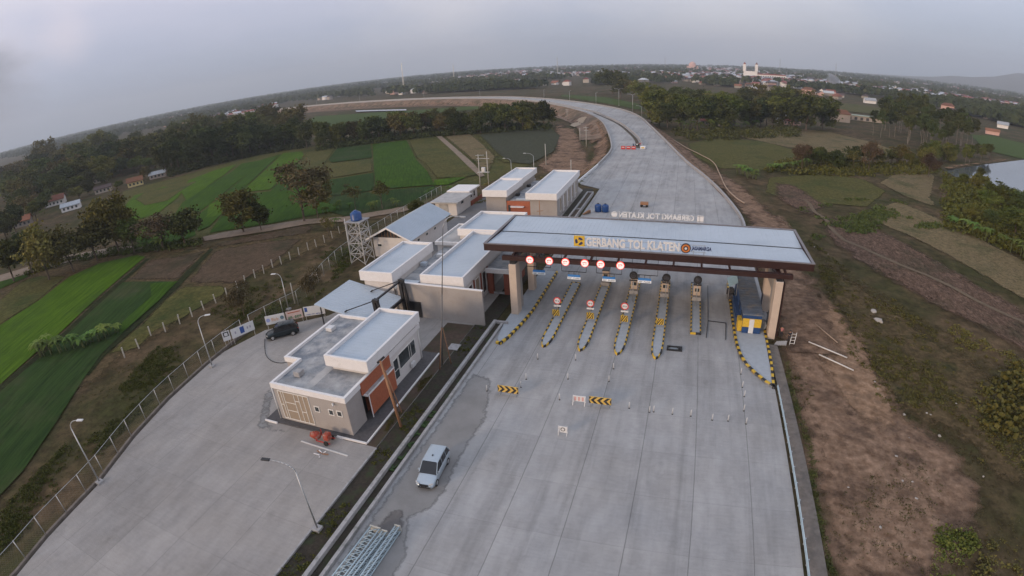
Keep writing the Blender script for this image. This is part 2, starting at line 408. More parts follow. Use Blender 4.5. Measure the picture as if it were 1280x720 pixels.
M_path = mat('pale_dirt_path', (.22, .165, .12), .95, .15, 1.0, dirt=(.1, .09, .045), dscale=.3, dthr=(.52, .75))
M_bark = mat('bark', (.10, .075, .055), .95, .25, 3)
M_palebark = mat('pale_bark', (.20, .17, .135), .95, .2, 3)

def struct(name, mb, m, **kw): return mb.obj(name, m, kind='structure', **kw)

# ------------------------------------------------------------------ terrain
def axis(fine):
    a = []
    for (lo, hi, st) in fine: a += list(np.arange(lo, hi, st))
    return a
gx = axis([(-760, -130, 5.0), (-130, 90, 2.0), (90, 300, 5.0)]); st = 5.0; v = 300.0
while v < 9500: gx.append(v); st *= 1.09; v += st
st = 6.0; v = -766.0; pre = []
while v > -9500: pre.append(v); st *= 1.09; v -= st
gx = np.array(sorted(pre)+gx)
gy_ = axis([(-60, -12, 6.0), (-12, 160, 2.0), (160, 780, 5.0)]); st = 5.0; v = 780.0
while v < 9500: gy_.append(v); st *= 1.09; v += st
gy_ = np.array([-2500, -800, -300, -120]+gy_)
XX, YY = np.meshgrid(gx, gy_); ZZ = terr(XX, YY)
nx, ny = len(gx), len(gy_)
idx = np.arange(nx*ny).reshape(ny, nx)
quads = np.stack([idx[:-1, :-1], idx[:-1, 1:], idx[1:, 1:], idx[1:, :-1]], -1).reshape(-1, 4)
def fastmesh(name, verts, faces, k):
    me = bpy.data.meshes.new(name); verts = np.asarray(verts, np.float32); faces = np.asarray(faces, np.int32)
    me.vertices.add(len(verts)); me.vertices.foreach_set('co', verts.ravel())
    me.loops.add(faces.size); me.loops.foreach_set('vertex_index', faces.ravel())
    me.polygons.add(len(faces)); me.polygons.foreach_set('loop_start', np.arange(0, faces.size, k, dtype=np.int32))
    me.update(calc_edges=True); me.validate(); return me
me = fastmesh('ground', np.stack([XX, YY, ZZ], -1).reshape(-1, 3), quads, 4)
me.polygons.foreach_set('use_smooth', [True]*len(me.polygons))
M_ground = mat('rough_grass_and_earth', (.060, .048, .024), .95, .3, .25, col2=(.135, .092, .054), detail=9, dirt=(.046, .046, .018), dscale=.05, dthr=(.42, .6), bump=.6, fine=.55, fineamp=.6, spec=.06)
me.materials.append(M_ground)
o = bpy.data.objects.new('ground', me); COL.objects.link(o); put(o, kind='structure')

EXCL = []
def smooth_line(pts, n=6):
    P_ = [Vector(p) for p in pts]; out = []
    for i in range(len(P_)-1):
        a, b, c, d = P_[max(0, i-1)], P_[i], P_[i+1], P_[min(len(P_)-1, i+2)]
        for k in range(n):
            s = k/n; out.append(tuple(.5*((2*b)+(-a+c)*s+(2*a-5*b+4*c-d)*s*s+(-a+3*b-3*c+d)*s**3)))
    return out+[tuple(P_[-1])]
def patch(name, pts, m, eps=.06, px=True, kind='structure', shrink=0, step=None, excl=True):
    w = [T(*p)[:2] for p in pts] if px else pts
    if excl: EXCL.append(w)
    bm = bmesh.new()
    vs_ = [bm.verts.new((x, y, 0)) for x, y in w]
    try: f = bm.faces.new(vs_)
    except Exception: return
    xs = [p[0] for p in w]; ys = [p[1] for p in w]
    ext = max(max(xs)-min(xs), max(ys)-min(ys)); near = min(math.hypot(a, b) for a, b in w); st = step or max(2.5, min(ext/24, 3.0 if near < 110 else 8.0)); eps = eps*(.7+near/600)+.05
    bmesh.ops.triangulate(bm, faces=bm.faces[:])
    for ax, lo, hi in ((0, min(xs), max(xs)), (1, min(ys), max(ys))):
        t = math.floor(lo/st)*st+st
        while t < hi:
            co = (t, 0, 0) if ax == 0 else (0, t, 0); no = (1, 0, 0) if ax == 0 else (0, 1, 0)
            bmesh.ops.bisect_plane(bm, geom=bm.verts[:]+bm.edges[:]+bm.faces[:], plane_co=co, plane_no=no, dist=1e-5); t += st
    bm.verts.ensure_lookup_table()
    X = np.array([v.co.x for v in bm.verts]); Y = np.array([v.co.y for v in bm.verts]); Z = terr(X, Y)+eps
    for v, z in zip(bm.verts, Z): v.co.z = z
    ED = pdist(X, Y, w)
    for f in bm.faces:
        if f.normal.z < 0: f.normal_flip()
    mm = bpy.data.meshes.new(name); bm.to_mesh(mm); bm.free(); mm.materials.append(m)
    mm.attributes.new('edge', 'FLOAT', 'POINT').data.foreach_set('value', ED.astype(np.float32))
    mm.polygons.foreach_set('use_smooth', [True]*len(mm.polygons))
    o = bpy.data.objects.new(name, mm); COL.objects.link(o); put(o, kind=kind); return o

def feather(m, W, ns=.3):
    n, l = m.node_tree.nodes, m.node_tree.links
    p = n['Principled BSDF']; at = n.new('ShaderNodeAttribute'); at.attribute_name = 'edge'
    tc = n.new('ShaderNodeTexCoord'); t = n.new('ShaderNodeTexNoise'); t.inputs['Scale'].default_value = ns; t.inputs['Detail'].default_value = 9; t.inputs['Roughness'].default_value = .7
    l.new(tc.outputs['Object'], t.inputs[0])
    a = n.new('ShaderNodeMath'); a.operation = 'MULTIPLY_ADD'; a.inputs[1].default_value = -1.5*W; a.inputs[2].default_value = .5*W
    l.new(t.outputs[0], a.inputs[0]); b = n.new('ShaderNodeMath'); b.operation = 'ADD'; l.new(a.outputs[0], b.inputs[0]); l.new(at.outputs['Fac'], b.inputs[1])
    r = n.new('ShaderNodeMapRange'); r.inputs[1].default_value = 0; r.inputs[2].default_value = .35*W
    l.new(b.outputs[0], r.inputs[0]); l.new(r.outputs[0], p.inputs['Alpha']); m['feather'] = 1
    return m
def field(name, c, c2=None, **k):
    m = field0(name, c, c2, **k)
    if k.get('fw') and not m.get('feather'): feather(m, k['fw'], k.get('fn', .3))
    return m
def field0(name, c, c2=None, **k):
    return mat(name, c, .95, .2, k.get('scale', 1.5), col2=c2, stretch=k.get('st', (1, 1, 1)), dirt=k.get('dirt'), dscale=k.get('ds', .08), dthr=k.get('thr', (.5, .7)), bump=k.get('bump', .5), detail=8, fine=k.get('fine', .9), fineamp=k.get('fa', .5), rot=k.get('rot', 0), spec=.06)
RA, RB = T(182, 322), T(0, 483); ROW = -math.atan2(RB[1]-RA[1], RB[0]-RA[0])
F_bright = field('paddy_bright', (.045, .100, .007), (.078, .138, .010), dirt=(.045, .085, .013), fine=1.0, fa=.36, st=(.10, 1.3, 1), rot=ROW)
F_mid = field('paddy_mid', (.028, .070, .007), (.050, .096, .010), dirt=(.028, .06, .012), fine=1.0, fa=.36, st=(.10, 1.3, 1), rot=ROW)
F_dark = field('paddy_dark', (.020, .046, .012), (.036, .066, .016), dirt=(.05, .06, .025), fine=1.0, fa=.36, st=(.10, 1.3, 1), rot=ROW)
F_olive = field('field_olive', (.066, .070, .020), (.115, .100, .036), dirt=(.045, .06, .018), fw=1.2, fn=0.3)
F_dry = field('field_dry', (.13, .10, .052), (.20, .155, .085), dirt=(.065, .07, .03), scale=2.5, fw=2.2, fn=0.3)
F_brown = field('field_brown', (.078, .055, .036), (.115, .080, .052), dirt=(.05, .045, .026), scale=2.5, fw=2.5, fn=0.3)
F_plough = field('field_ploughed', (.080, .050, .034), (.165, .108, .078), scale=3.5, st=(1, .5, 1), fine=1.4, fa=.75, bump=1, dirt=(.04, .04, .022), fw=5, fn=0.3)
F_dirt = field('bare_earth', (.18, .110, .070), (.285, .190, .130), dirt=(.075, .05, .036), scale=1.2, ds=.22, thr=(.48, .66), fw=5, fn=0.3)
F_dirt2 = field('orange_earth', (.225, .135, .080), (.31, .205, .135), dirt=(.10, .07, .048), scale=1.5, ds=.3, fw=4, fn=0.3)
F_ditch = field('ditch_grass', (.018, .024, .009), (.035, .04, .015))
F_slope = field('weedy_slope', (.068, .052, .024), (.125, .088, .048), dirt=(.036, .042, .016), fa=.65, ds=.15, fw=6, fn=0.3)
F_farm = field('far_meadow', (.05, .085, .022), (.08, .11, .03), fw=3, fn=0.3)

# left, below the path
patch('meadow', [(150, 300), (152, 240), (220, 222), (330, 192), (400, 182), (500, 172), (600, 166), (690, 158), (705, 175), (690, 192), (660, 208), (600, 236), (545, 252), (510, 258), (430, 272), (330, 284), (250, 298), (200, 308)], F_olive, .02, excl=False)
patch('meadow', [(-60, 372), (0, 352), (60, 335), (130, 318), (190, 310), (262, 306), (400, 283), (445, 285), (440, 300), (330, 345), (250, 395), (170, 445), (100, 500), (20, 620), (-80, 720)], F_slope, .01, excl=False)
patch('rice_field', [(172, 320), (182, 322), (130, 366), (78, 415), (42, 445), (0, 483), (-60, 530), (-60, 450), (0, 408), (50, 376), (87, 347), (125, 330)], F_bright, .22)
patch('fallow_field', [(0, 375), (30, 350), (52, 345), (85, 345), (48, 377), (0, 407), (-60, 447), (-60, 415)], F_olive, .12)
patch('rice_field', [(0, 362), (36, 346), (28, 342), (0, 352), (-60, 372), (-60, 395)], F_mid, .12)
patch('rice_field', [(186, 325), (224, 320), (262, 312), (240, 335), (224, 352), (176, 352), (156, 353)], F_brown, .1)
patch('rice_field', [(154, 354), (176, 353), (223, 353), (200, 376), (160, 412), (128, 443), (110, 468), (72, 528), (30, 590), (0, 622), (-80, 700), (-80, 560), (0, 492), (60, 440), (90, 414)], F_dark, .22)
patch('rice_field', [(188, 356), (222, 353), (200, 376), (178, 396), (150, 420), (154, 404), (190, 372)], F_mid, .3, excl=False)
patch('fallow_field', [(268, 312), (346, 300), (386, 296), (352, 326), (322, 343), (292, 362), (278, 356), (228, 357), (248, 334)], F_brown, .1)
patch('fallow_field', [(228, 358), (278, 357), (291, 363), (262, 379), (232, 398), (196, 414), (170, 440), (130, 446), (178, 404), (200, 380)], F_olive, .1)
patch('ditch', [(183, 324), (187, 324), (153, 355), (88, 415), (58, 441), (0, 493), (-60, 545), (-60, 532), (0, 484), (44, 446), (80, 416), (132, 367)], F_ditch, .1)
patch('ditch', [(263, 311), (267, 312), (246, 335), (226, 357), (178, 404), (130, 447), (112, 470), (106, 470), (128, 442), (160, 411), (200, 375), (238, 335)], F_ditch, .12)
patch('dirt_path', [(-60, 366), (0, 345), (50, 330), (90, 319), (130, 312), (186, 306), (186, 311), (130, 319), (90, 327), (60, 336), (0, 353), (-60, 376)], M_path, .18)
patch('dirt_path', [(254, 297), (280, 291), (330, 283), (380, 275), (430, 272), (470, 265), (510, 258), (516, 262), (475, 270), (430, 278), (384, 281), (335, 290), (282, 298), (256, 302)], M_path, .18)
patch('earth_bank', [(330, 291), (380, 282), (396, 281), (392, 292), (346, 299), (270, 311), (262, 306)], F_brown, .12)
# upper paddies
patch('rice_field', [(158, 300), (152, 262), (168, 245), (205, 234), (232, 235), (222, 248), (196, 268), (168, 276), (210, 280), (196, 300)], F_bright, .2)
patch('rice_field', [(168, 250), (182, 240), (225, 232), (250, 226), (226, 240), (210, 252), (180, 258)], F_olive, .3, excl=False)
patch('rice_field', [(170, 302), (200, 300), (212, 279), (228, 254), (260, 233), (290, 215), (302, 205), (330, 200), (318, 212), (292, 232), (262, 256), (240, 272), (245, 295), (220, 304), (180, 307)], F_mid, .2)
patch('rice_field', [(234, 252), (262, 232), (282, 218), (296, 206), (270, 213), (236, 226), (226, 240)], F_bright, .28, excl=False)
patch('rice_field', [(245, 272), (266, 256), (294, 232), (318, 212), (328, 200), (352, 193), (338, 205), (316, 226), (298, 243), (290, 256), (262, 284), (248, 290)], F_mid, .3)
patch('rice_field', [(262, 256), (288, 250), (294, 243), (276, 270), (258, 274)], F_bright, .36, excl=False)
patch('rice_field', [(302, 241), (318, 226), (342, 204), (354, 192), (378, 190), (380, 196), (370, 205), (350, 226), (338, 238)], F_bright, .3)
patch('rice_field', [(300, 244), (338, 240), (352, 226), (372, 205), (384, 215), (400, 250), (430, 262), (380, 272), (340, 280), (262, 292), (276, 272)], F_mid, .2)
patch('rice_field', [(380, 196), (382, 192), (420, 186), (410, 200), (402, 214), (385, 216), (374, 206)], F_olive, .3)
patch('rice_field', [(422, 186), (463, 181), (465, 198), (414, 204), (411, 200)], F_dark, .3)
patch('fallow_field', [(412, 206), (465, 200), (467, 215), (412, 224), (406, 214)], F_olive, .3)
patch('rice_field', [(411, 226), (467, 217), (468, 238), (440, 244), (410, 246), (402, 235)], F_dark, .3)
patch('rice_field', [(466, 181), (508, 176), (520, 200), (534, 215), (543, 232), (520, 234), (470, 238), (468, 215)], F_mid, .3)
patch('rice_field', [(403, 248), (470, 240), (543, 233), (548, 240), (530, 250), (490, 262), (432, 271), (400, 262)], F_dark, .2)
patch('fallow_field', [(510, 176), (546, 171), (572, 190), (592, 208), (602, 221), (580, 223), (545, 224), (530, 205), (520, 198)], F_olive, .3)
patch('dirt_path', [(545, 171), (552, 171), (574, 190), (592, 206), (606, 221), (600, 223), (584, 208), (566, 190)], M_path, .4)
patch('fallow_field', [(554, 171), (590, 168), (604, 180), (622, 196), (616, 214), (606, 221), (592, 204), (574, 188)], F_dry, .3)
patch('rice_field', [(543, 226), (576, 222), (582, 223), (560, 232), (542, 233)], F_bright, .3)
patch('fallow_field', [(600, 169), (640, 164), (686, 160), (700, 170), (692, 190), (662, 206), (640, 204), (622, 192)], field('marsh', (.05, .055, .032), (.07, .072, .05)), .3)
patch('fallow_field', [(592, 168), (600, 169), (622, 192), (642, 205), (634, 208), (618, 198), (604, 181)], F_olive, .35)
patch('fallow_field', [(392, 146), (440, 143), (520, 138), (600, 133), (600, 137), (540, 142), (500, 152), (440, 158), (400, 162), (385, 152)], F_farm, .3)
patch('fallow_field', [(390, 164), (420, 158), (470, 153), (500, 152), (470, 166), (410, 180), (392, 178)], F_dry, .3)
patch('far_pond', [(444, 139.5), (508, 138), (508, 139.6), (446, 141)], mat('far_water', (.35, .36, .38), .15, .03, 1), .8)
# earth banks of the curving road and the dirt works behind the gate
patch('earth_bank', [(335, 140), (400, 134), (480, 129), (560, 126), (640, 126), (640, 134), (560, 133), (480, 135), (400, 140), (345, 145)], F_dirt, .12)
patch('earth_bank', [(640, 130), (665, 130), (700, 134), (733, 143), (750, 155), (760, 172), (763, 190), (748, 205), (738, 190), (728, 165), (700, 148), (665, 140)], F_dirt, .15)
patch('earth_bank', [(690, 150), (722, 162), (735, 185), (745, 206), (728, 225), (716, 238), (690, 236), (676, 215), (664, 208), (690, 190)], F_dirt, .1)
patch('weedy_bank', [(748, 176), (757, 190), (752, 206), (730, 228), (718, 237), (690, 237), (700, 226), (735, 205), (742, 190)], F_slope, .2)
patch('weedy_bank', [(560, 250), (600, 230), (640, 212), (662, 208), (680, 215), (672, 226), (640, 236), (610, 250), (576, 262)], F_slope, .12)
patch('dirt_mound', [(712, 158), (722, 149), (734, 147), (730, 153), (718, 160)], mat('pale_sand', (.36, .28, .2), .95, .1, 3), .5)
def strip(name, line, off0, off1, m, eps=.25):
    L_ = smooth_line(line, 5); a, b = [], []
    for i, p in enumerate(L_):
        q0 = L_[max(0, i-1)]; q1 = L_[min(len(L_)-1, i+1)]; d = Vector((q1[0]-q0[0], q1[1]-q0[1])).normalized(); n_ = (d.y, -d.x)
        a.append((p[0]+n_[0]*off0, p[1]+n_[1]*off0)); b.append((p[0]+n_[0]*off1, p[1]+n_[1]*off1))
    vs_ = []; fs = []; k = 5
    for i in range(len(L_)):
        for j in range(k): u = j/(k-1); vs_.append((a[i][0]*(1-u)+b[i][0]*u, a[i][1]*(1-u)+b[i][1]*u))
    V_ = np.array(vs_); Z_ = terr(V_[:, 0], V_[:, 1])+eps
    for i in range(len(L_)-1):
        for j in range(k-1): fs.append((i*k+j, (i+1)*k+j, (i+1)*k+j+1, i*k+j+1))
    me = fastmesh(name, np.c_[V_, Z_], fs, 4); me.materials.append(m)
    E_ = np.tile(np.array([0, 3, 6, 3, 0])*abs(off1-off0)/12, len(L_)).astype(np.float32)+1.0
    me.attributes.new('edge', 'FLOAT', 'POINT').data.foreach_set('value', E_); me.polygons.foreach_set('use_smooth', [True]*len(me.polygons))
    o = bpy.data.objects.new(name, me); COL.objects.link(o); put(o, kind='structure')
F_bank = mat('bank_earth', (.17, .11, .075), .95, .2, .4, col2=(.25, .17, .12), dirt=(.10, .075, .045), dscale=.12, dthr=(.45, .6), bump=.4, stretch=(1, 1, .2))
strip('earth_bank', ROAD_R[9:], .3, 12, F_bank, .3); strip('earth_bank', ROAD_L[:14], .3, 13, F_bank, .4)
strip('earth_bank', [(12.8, 57), (12.7, 64)]+ROAD_R[1:10], .35, 9, F_dirt, .18); strip('earth_bank', ROAD_L[12:], .3, 7, F_dirt, .3)
# right side
patch('bare_ground', [(958, 440), (975, 500), (990, 600), (1012, 700), (1020, 800), (1150, 800), (1235, 690), (1245, 610), (1190, 545), (1130, 505), (1090, 450), (1060, 395), (1025, 345), (1000, 330), (975, 380)], F_dirt, .06)
patch('bare_ground', [(975, 395), (1000, 340), (1012, 300), (985, 270), (940, 262), (960, 300), (1000, 380), (1040, 440), (1075, 500), (1120, 540), (1180, 560), (1230, 610), (1225, 660), (1180, 720), (1160, 790), (1048, 790), (1036, 700), (1018, 600), (1000, 520), (982, 450), (980, 420)], F_dirt, .05)
patch('bare_ground', [(990, 390), (1030, 360), (1075, 410), (1110, 460), (1140, 525), (1100, 560), (1050, 520), (1010, 450)], F_dirt2, .09)
patch('bare_ground', [(896, 232), (930, 250), (965, 262), (990, 280), (975, 290), (948, 282), (932, 268), (912, 250)], F_dirt, .1)
patch('bare_ground', [(815, 158), (850, 180), (880, 200), (920, 222), (900, 228), (916, 255), (934, 280), (940, 268), (910, 235), (880, 210), (845, 182), (820, 160)], F_dirt2, .15)
patch('scrub_field', [(1012, 300), (1050, 330), (1110, 370), (1180, 420), (1280, 490), (1330, 540), (1330, 640), (1230, 610), (1190, 560), (1120, 530), (1080, 480), (1045, 425), (1012, 345)], F_slope, .04)
patch('ploughed_field', [(1020, 285), (1040, 262), (1080, 275), (1150, 310), (1230, 355), (1330, 415), (1330, 480), (1280, 450), (1200, 405), (1120, 360), (1060, 325)], F_plough, .12)
patch('stubble_field', [(1090, 262), (1120, 250), (1180, 276), (1280, 325), (1330, 350), (1330, 405), (1230, 348), (1150, 303), (1082, 272)], F_dry, .12)
patch('stubble_field', [(1118, 217), (1160, 212), (1172, 222), (1166, 250), (1190, 268), (1130, 247), (1095, 228)], F_dry, .14)
patch('stubble_field', [(1174, 222), (1200, 232), (1232, 243), (1206, 254), (1194, 266), (1170, 250)], F_dirt, .14)
patch('stubble_field', [(960, 222), (1020, 218), (1080, 224), (1110, 240), (1085, 260), (1040, 256), (1000, 262), (955, 240)], F_olive, .1)
patch('bare_ground', [(960, 225), (1000, 232), (1040, 258), (1020, 275), (985, 262), (962, 245)], F_plough, .16)
patch('scrub_field', [(858, 180), (900, 172), (960, 178), (1000, 190), (1000, 208), (960, 214), (900, 212), (866, 196)], F_olive, .1)
patch('stubble_field', [(918, 162), (970, 158), (1040, 166), (1090, 178), (1130, 192), (1100, 202), (1040, 192), (980, 184), (925, 172)], F_dry, .2)
patch('meadow', [(1210, 168), (1240, 170), (1290, 182), (1330, 192), (1330, 205), (1280, 200), (1230, 188)], F_farm, .2)
patch('meadow', [(700, 118), (760, 122), (800, 130), (812, 142), (780, 134), (740, 127), (700, 121)], F_farm, .2)
patch('meadow', [(1040, 128), (1080, 132), (1120, 140), (1090, 143), (1040, 138)], F_olive, .3)
M_water = mat('pond_water', (.10, .115, .13), .06, .1, .6, spec=.9)
patch('pond', [(1236, 205), (1280, 200), (1340, 202), (1340, 262), (1280, 258), (1250, 246), (1222, 238), (1196, 222), (1180, 214), (1210, 209)], M_water, .1)
patch('pond_bank', [(1172, 210), (1200, 206), (1238, 201), (1262, 198), (1262, 202), (1236, 206), (1205, 211), (1180, 215)], F_dirt2, .5)
M_track = mat('worn_track', (.15, .115, .08), .95, .2, 1.0, spec=.05)
for k, (a, b, w) in enumerate([((1052, 300), (1290, 410), .5), ((1005, 250), (1052, 300), .5)]):   # worn foot track
    A = T(*a)[:2]; C_ = T(*b)[:2]; dx, dy = C_[0]-A[0], C_[1]-A[1]; L = math.hypot(dx, dy); nx_, ny_ = -dy/L*w, dx/L*w
    pts = []
    for s in range(9): t = s/8; j = .8*sin(s*1.7); pts.append((A[0]+dx*t+nx_*(1+j), A[1]+dy*t+ny_*(1+j)))
    for s in range(8, -1, -1): t = s/8; j = .8*sin(s*1.7); pts.append((A[0]+dx*t-nx_*(1-j), A[1]+dy*t-ny_*(1-j)))
    patch('foot_track', pts, M_track, .2, px=False, excl=False)

# ------------------------------------------------------------------ pavements
M_plaza = concrete_mat('plaza_slabs', (.325, .332, .345), 4.75, 5.55, 3.1, 31.3, lanes=True)
M_lot = concrete_mat('lot_slabs', (.295, .285, .28), 5.2, 5.6, -25.3, 20.5)
plz = [(-21.6, -12), (11.45, -12), (11.45, 49), (11.45, 62), (12.6, 62.01)]+ROAD_R[1:]+ROAD_L+[(-21.3, 134), (-21.3, 108), (-21.6, 62)]
struct('toll_plaza_road', MB().prism(plz, -.30, 0), M_plaza)
lot = LOT[:8]+[(-56.3, 41.5), (-54.6, 48.2), (-51.5, 51.2), (-47.6, 54.6), (-45.5, 60), (-45.5, 72), (-45.8, 78), (-46, 100), (-48.6, 104), (-48.6, 126), (-40, 134), (-29, 138.8), (-25.4, 132), (-25.4, 57), (-25.4, 31.2), (-25.35, -12)]
struct('car_park_pavement', MB().prism(lot, -.30, -.004), M_lot)
# strip of garden soil between the car park and the plaza
struct('garden_soil', MB().prism([(-25.33, -12), (-22.95, -12), (-22.95, 134), (-25.38, 134), (-25.38, 31.2)], -.28, -.06), M_soil)
struct('verge_soil', MB().prism([(-29.2, 31.25), (-25.42, 31.25), (-25.42, 56.4), (-29.2, 56.4)], -.29, .01), M_soil_b)
struct('planter_soil', MB().prism([(-22.6, -12), (-21.95, -12), (-21.95, 57.2), (-22.6, 57.2)], -.28, .18), M_soil)
def wall_(name, mb, m, label, cat='wall', **k): return mb.obj(name, m, label=label, cat=cat, bevel=.02, **k)
wall_('planter_wall', B(-23.0, -22.62, -12, 57.6, -.28, .55).box(-22.62, -21.0, 57.25, 57.6, -.28, .5), M_kerb, 'long low concrete planter wall dividing dark soil strips beside the plaza')
wall_('kerb_wall', B(-21.93, -21.62, -12, 57.24, -.28, .33), M_kerb, 'long concrete kerb running along the left edge of the plaza', 'kerb')
wall_('kerb', B(-25.42, -25.22, -12, 31.1, -.28, .12), M_kerb, 'thin concrete kerb along the right edge of the car park', 'kerb')
struct('shoulder_strip', MB().prism([(11.75, -12), (13.3, -12), (13.25, 25), (13.0, 50), (12.9, 58.5), (11.8, 58.5)], -.29, -.02), M_kerbdark)

# hedge letters in the planter, reading KLATEN along the kerb
def text_mesh(txt, size_h=None, width=None, depth=.1, offset=0.0):
    cu = bpy.data.curves.new('t', 'FONT'); cu.body = txt; cu.extrude = depth/2; cu.offset = offset; cu.resolution_u = 3
    ob = bpy.data.objects.new('t', cu); COL.objects.link(ob)
    dg = bpy.context.evaluated_depsgraph_get()
    me = bpy.data.meshes.new_from_object(ob.evaluated_get(dg))
    bpy.data.objects.remove(ob); bpy.data.curves.remove(cu)
    n = len(me.vertices); co = np.zeros(n*3, np.float32); me.vertices.foreach_get('co', co); co = co.reshape(-1, 3)
    co[:, 0] -= co[:, 0].min(); co[:, 1] -= co[:, 1].min()
    if size_h: co[:, 1] *= size_h/co[:, 1].max()
    if width: co[:, 0] *= width/co[:, 0].max()
    me.vertices.foreach_set('co', co.ravel()); me.update(); me.materials.clear()
    return me
def glyphs(name, n, m, parent, loc, w, h, seed=0):
    # unreadable small lettering: a row of joined strokes
    r = random.Random(seed); mb = MB(); cw = w/n; x0, y, z0 = loc; vs_ = []; fs = []
    for i in range(n):
        a = x0+i*cw+.08*cw; b = a+cw*.7
        if r.random() < .12: continue
        t_ = cw*.2; mb.box(a, a+t_, y-.012, y, z0, z0+h); k = r.random()
        if k < .75: mb.box(a, b, y-.011, y-.001, z0+h-.2*h, z0+h)
        if k > .35: mb.box(a, b, y-.011, y-.001, z0, z0+.2*h)
        if k > .2: mb.box(b-t_, b, y-.012, y, z0+(0 if k > .5 else .45*h), z0+h*(1 if k < .9 else .6))
        mb.box(a, b, y-.010, y-.001, z0+h*.42, z0+h*.6)
    mb.box(x0, x0+w, y-.008, y-.001, z0+h*.44, z0+h*.56)
    return mb.obj(name, m, parent)
def text_obj(name, txt, m, parent, loc, rot, h, w, depth=.1, offset=0.0, **kw):
    me = text_mesh(txt, h, w, depth, offset); me.materials.append(m); me.name = name
    o = bpy.data.objects.new(name, me); COL.objects.link(o); o.location = loc; o.rotation_euler = rot
    if parent: o.parent = parent
    return put(o, **kw)
M_hedge = mat('hedge_letters', (.035, .065, .018), .95, .4, 8, bump=.6)
for i, ch in enumerate('KLATEN'):
    text_obj('planted_letter', ch, M_hedge, None, (-22.02, 28.6+1.62*i, .22), (0, 0, R(90)), .5, .95, .22, .02,
             label='green planted letter %s growing in the dark planter strip' % ch, cat='hedge', group='planted letters in the planter strip')

# ------------------------------------------------------------------ toll islands
def island(name, x0, x1, ya, yb, label, tip=True, ret=True):
    t = thing(name, (0, 0, 0), label, 'traffic island', group='striped toll islands')
    xc = (x0+x1)/2; w = (x1-x0)/2
    def outline(off):
        pts = [(x1-off, yb-off), (x0+off, yb-off)]
        if tip:
            yk = ya+3.2
            pts += [(x0+off, yk), (x0+off+.12*w, ya+1.6), (xc-.42*w+off*.3, ya+.35+off), (xc, ya+off*1.2), (xc+.42*w-off*.3, ya+.35+off), (x1-off-.12*w, ya+1.6), (x1-off, yk)]
        else: pts += [(x0+off, ya+off), (x1-off, ya+off)]
        return pts
    top = MB().prism(outline(.16), 0, .20); top.obj('island_top', M_island, t)
    o = outline(0); i_ = outline(.16)
    k = MB(); n = len(o)
    for s in range(n):
        a, b = o[s], o[(s+1) % n]; c, d = i_[(s+1) % n], i_[s]
        L = math.hypot(b[0]-a[0], b[1]-a[1]); m = max(1, round(L/.55))
        for q in range(m):
            u, v = q/m, (q+1)/m
            P = lambda A, C, f: (A[0]+(C[0]-A[0])*f, A[1]+(C[1]-A[1])*f)
            k.mat((q+s) % 2); k.prism([P(a, b, u), P(a, b, v), P(d, c, v), P(d, c, u)], -.05, .26)
    k.obj('kerb', [M_yellow, M_blackp], t)
    return t
ISL = [(-15.75, -14.35, 52.7, 72.3, 'with the low round warning sign'), (-11.3, -9.9, 52.7, 75.5, ''), (-6.9, -5.5, 52.7, 75.5, ''), (-2.45, -1.05, 52.6, 75.5, ''), (2.1, 3.45, 59.4, 75.5, '')]
DESC = ['leftmost of the narrow yellow and black edged toll islands, shorter at the back', 'yellow and black edged toll island second from left with beige cabinet at its far end',
        'middle one of the five narrow toll islands edged yellow and black', 'narrow toll island fourth from left, its tip beside the black frame',
        'rightmost narrow toll island, blunt ended, next to the blue cabin lane']
for (x0, x1, ya, yb, _), d in zip(ISL, DESC): island('toll_island', x0, x1, ya, yb, d, tip=(x0 < 2))
# broad platforms left and right
t = thing('toll_island', (0, 0, 0), 'broad grey left platform with striped kerb under the beige columns', 'traffic island', group='striped toll islands')
MB().prism([(-21.6, 57.7), (-21.1, 53.5), (-20.6, 52.6), (-20.2, 53.4), (-19.25, 59), (-18.95, 62), (-18.95, 76), (-21.6, 76)], 0, .2).obj('island_top', M_island, t)
k = MB(); pl = [(-21.0, 52.5), (-20.3, 52.25), (-19.75, 54), (-19.1, 58.5), (-18.8, 62), (-18.8, 76)]
def stripes(mb, pts, w=.22, z0=-.05, z1=.3, seg=.6, ph=0):
    c = ph
    for a, b in zip(pts, pts[1:]):
        L = math.hypot(b[0]-a[0], b[1]-a[1]); m = max(1, round(L/seg)); dx, dy = (b[0]-a[0])/L, (b[1]-a[1])/L
        for q in range(m):
            p0 = (a[0]+dx*L*q/m, a[1]+dy*L*q/m); p1 = (a[0]+dx*L*(q+1)/m, a[1]+dy*L*(q+1)/m)
            mb.mat(c % 2); c += 1
            mb.prism([p0, p1, (p1[0]-dy*w, p1[1]+dx*w), (p0[0]-dy*w, p0[1]+dx*w)], z0, z1)
stripes(k, pl, .28); k.obj('kerb', [M_yellow, M_blackp], t)
t = thing('toll_island', (0, 0, 0), 'broad grey right platform with curved striped kerb under the blue cabin', 'traffic island', group='striped toll islands')
RP = [(7.5, 76), (7.5, 63), (7.55, 60), (7.65, 57.5), (7.95, 55), (8.5, 53), (9.4, 51.3), (10.4, 49.8), (11.3, 48.75)]
MB().prism(RP+[(11.42, 49.5), (11.35, 54), (11.5, 62), (11.6, 76)], 0, .2).obj('island_top', M_island, t)
k = MB(); stripes(k, RP, .3); stripes(k, [(11.40, 48.8), (11.72, 54), (11.75, 61.5)], .28, seg=.62, ph=1); k.obj('kerb', [M_yellow, M_blackp], t)

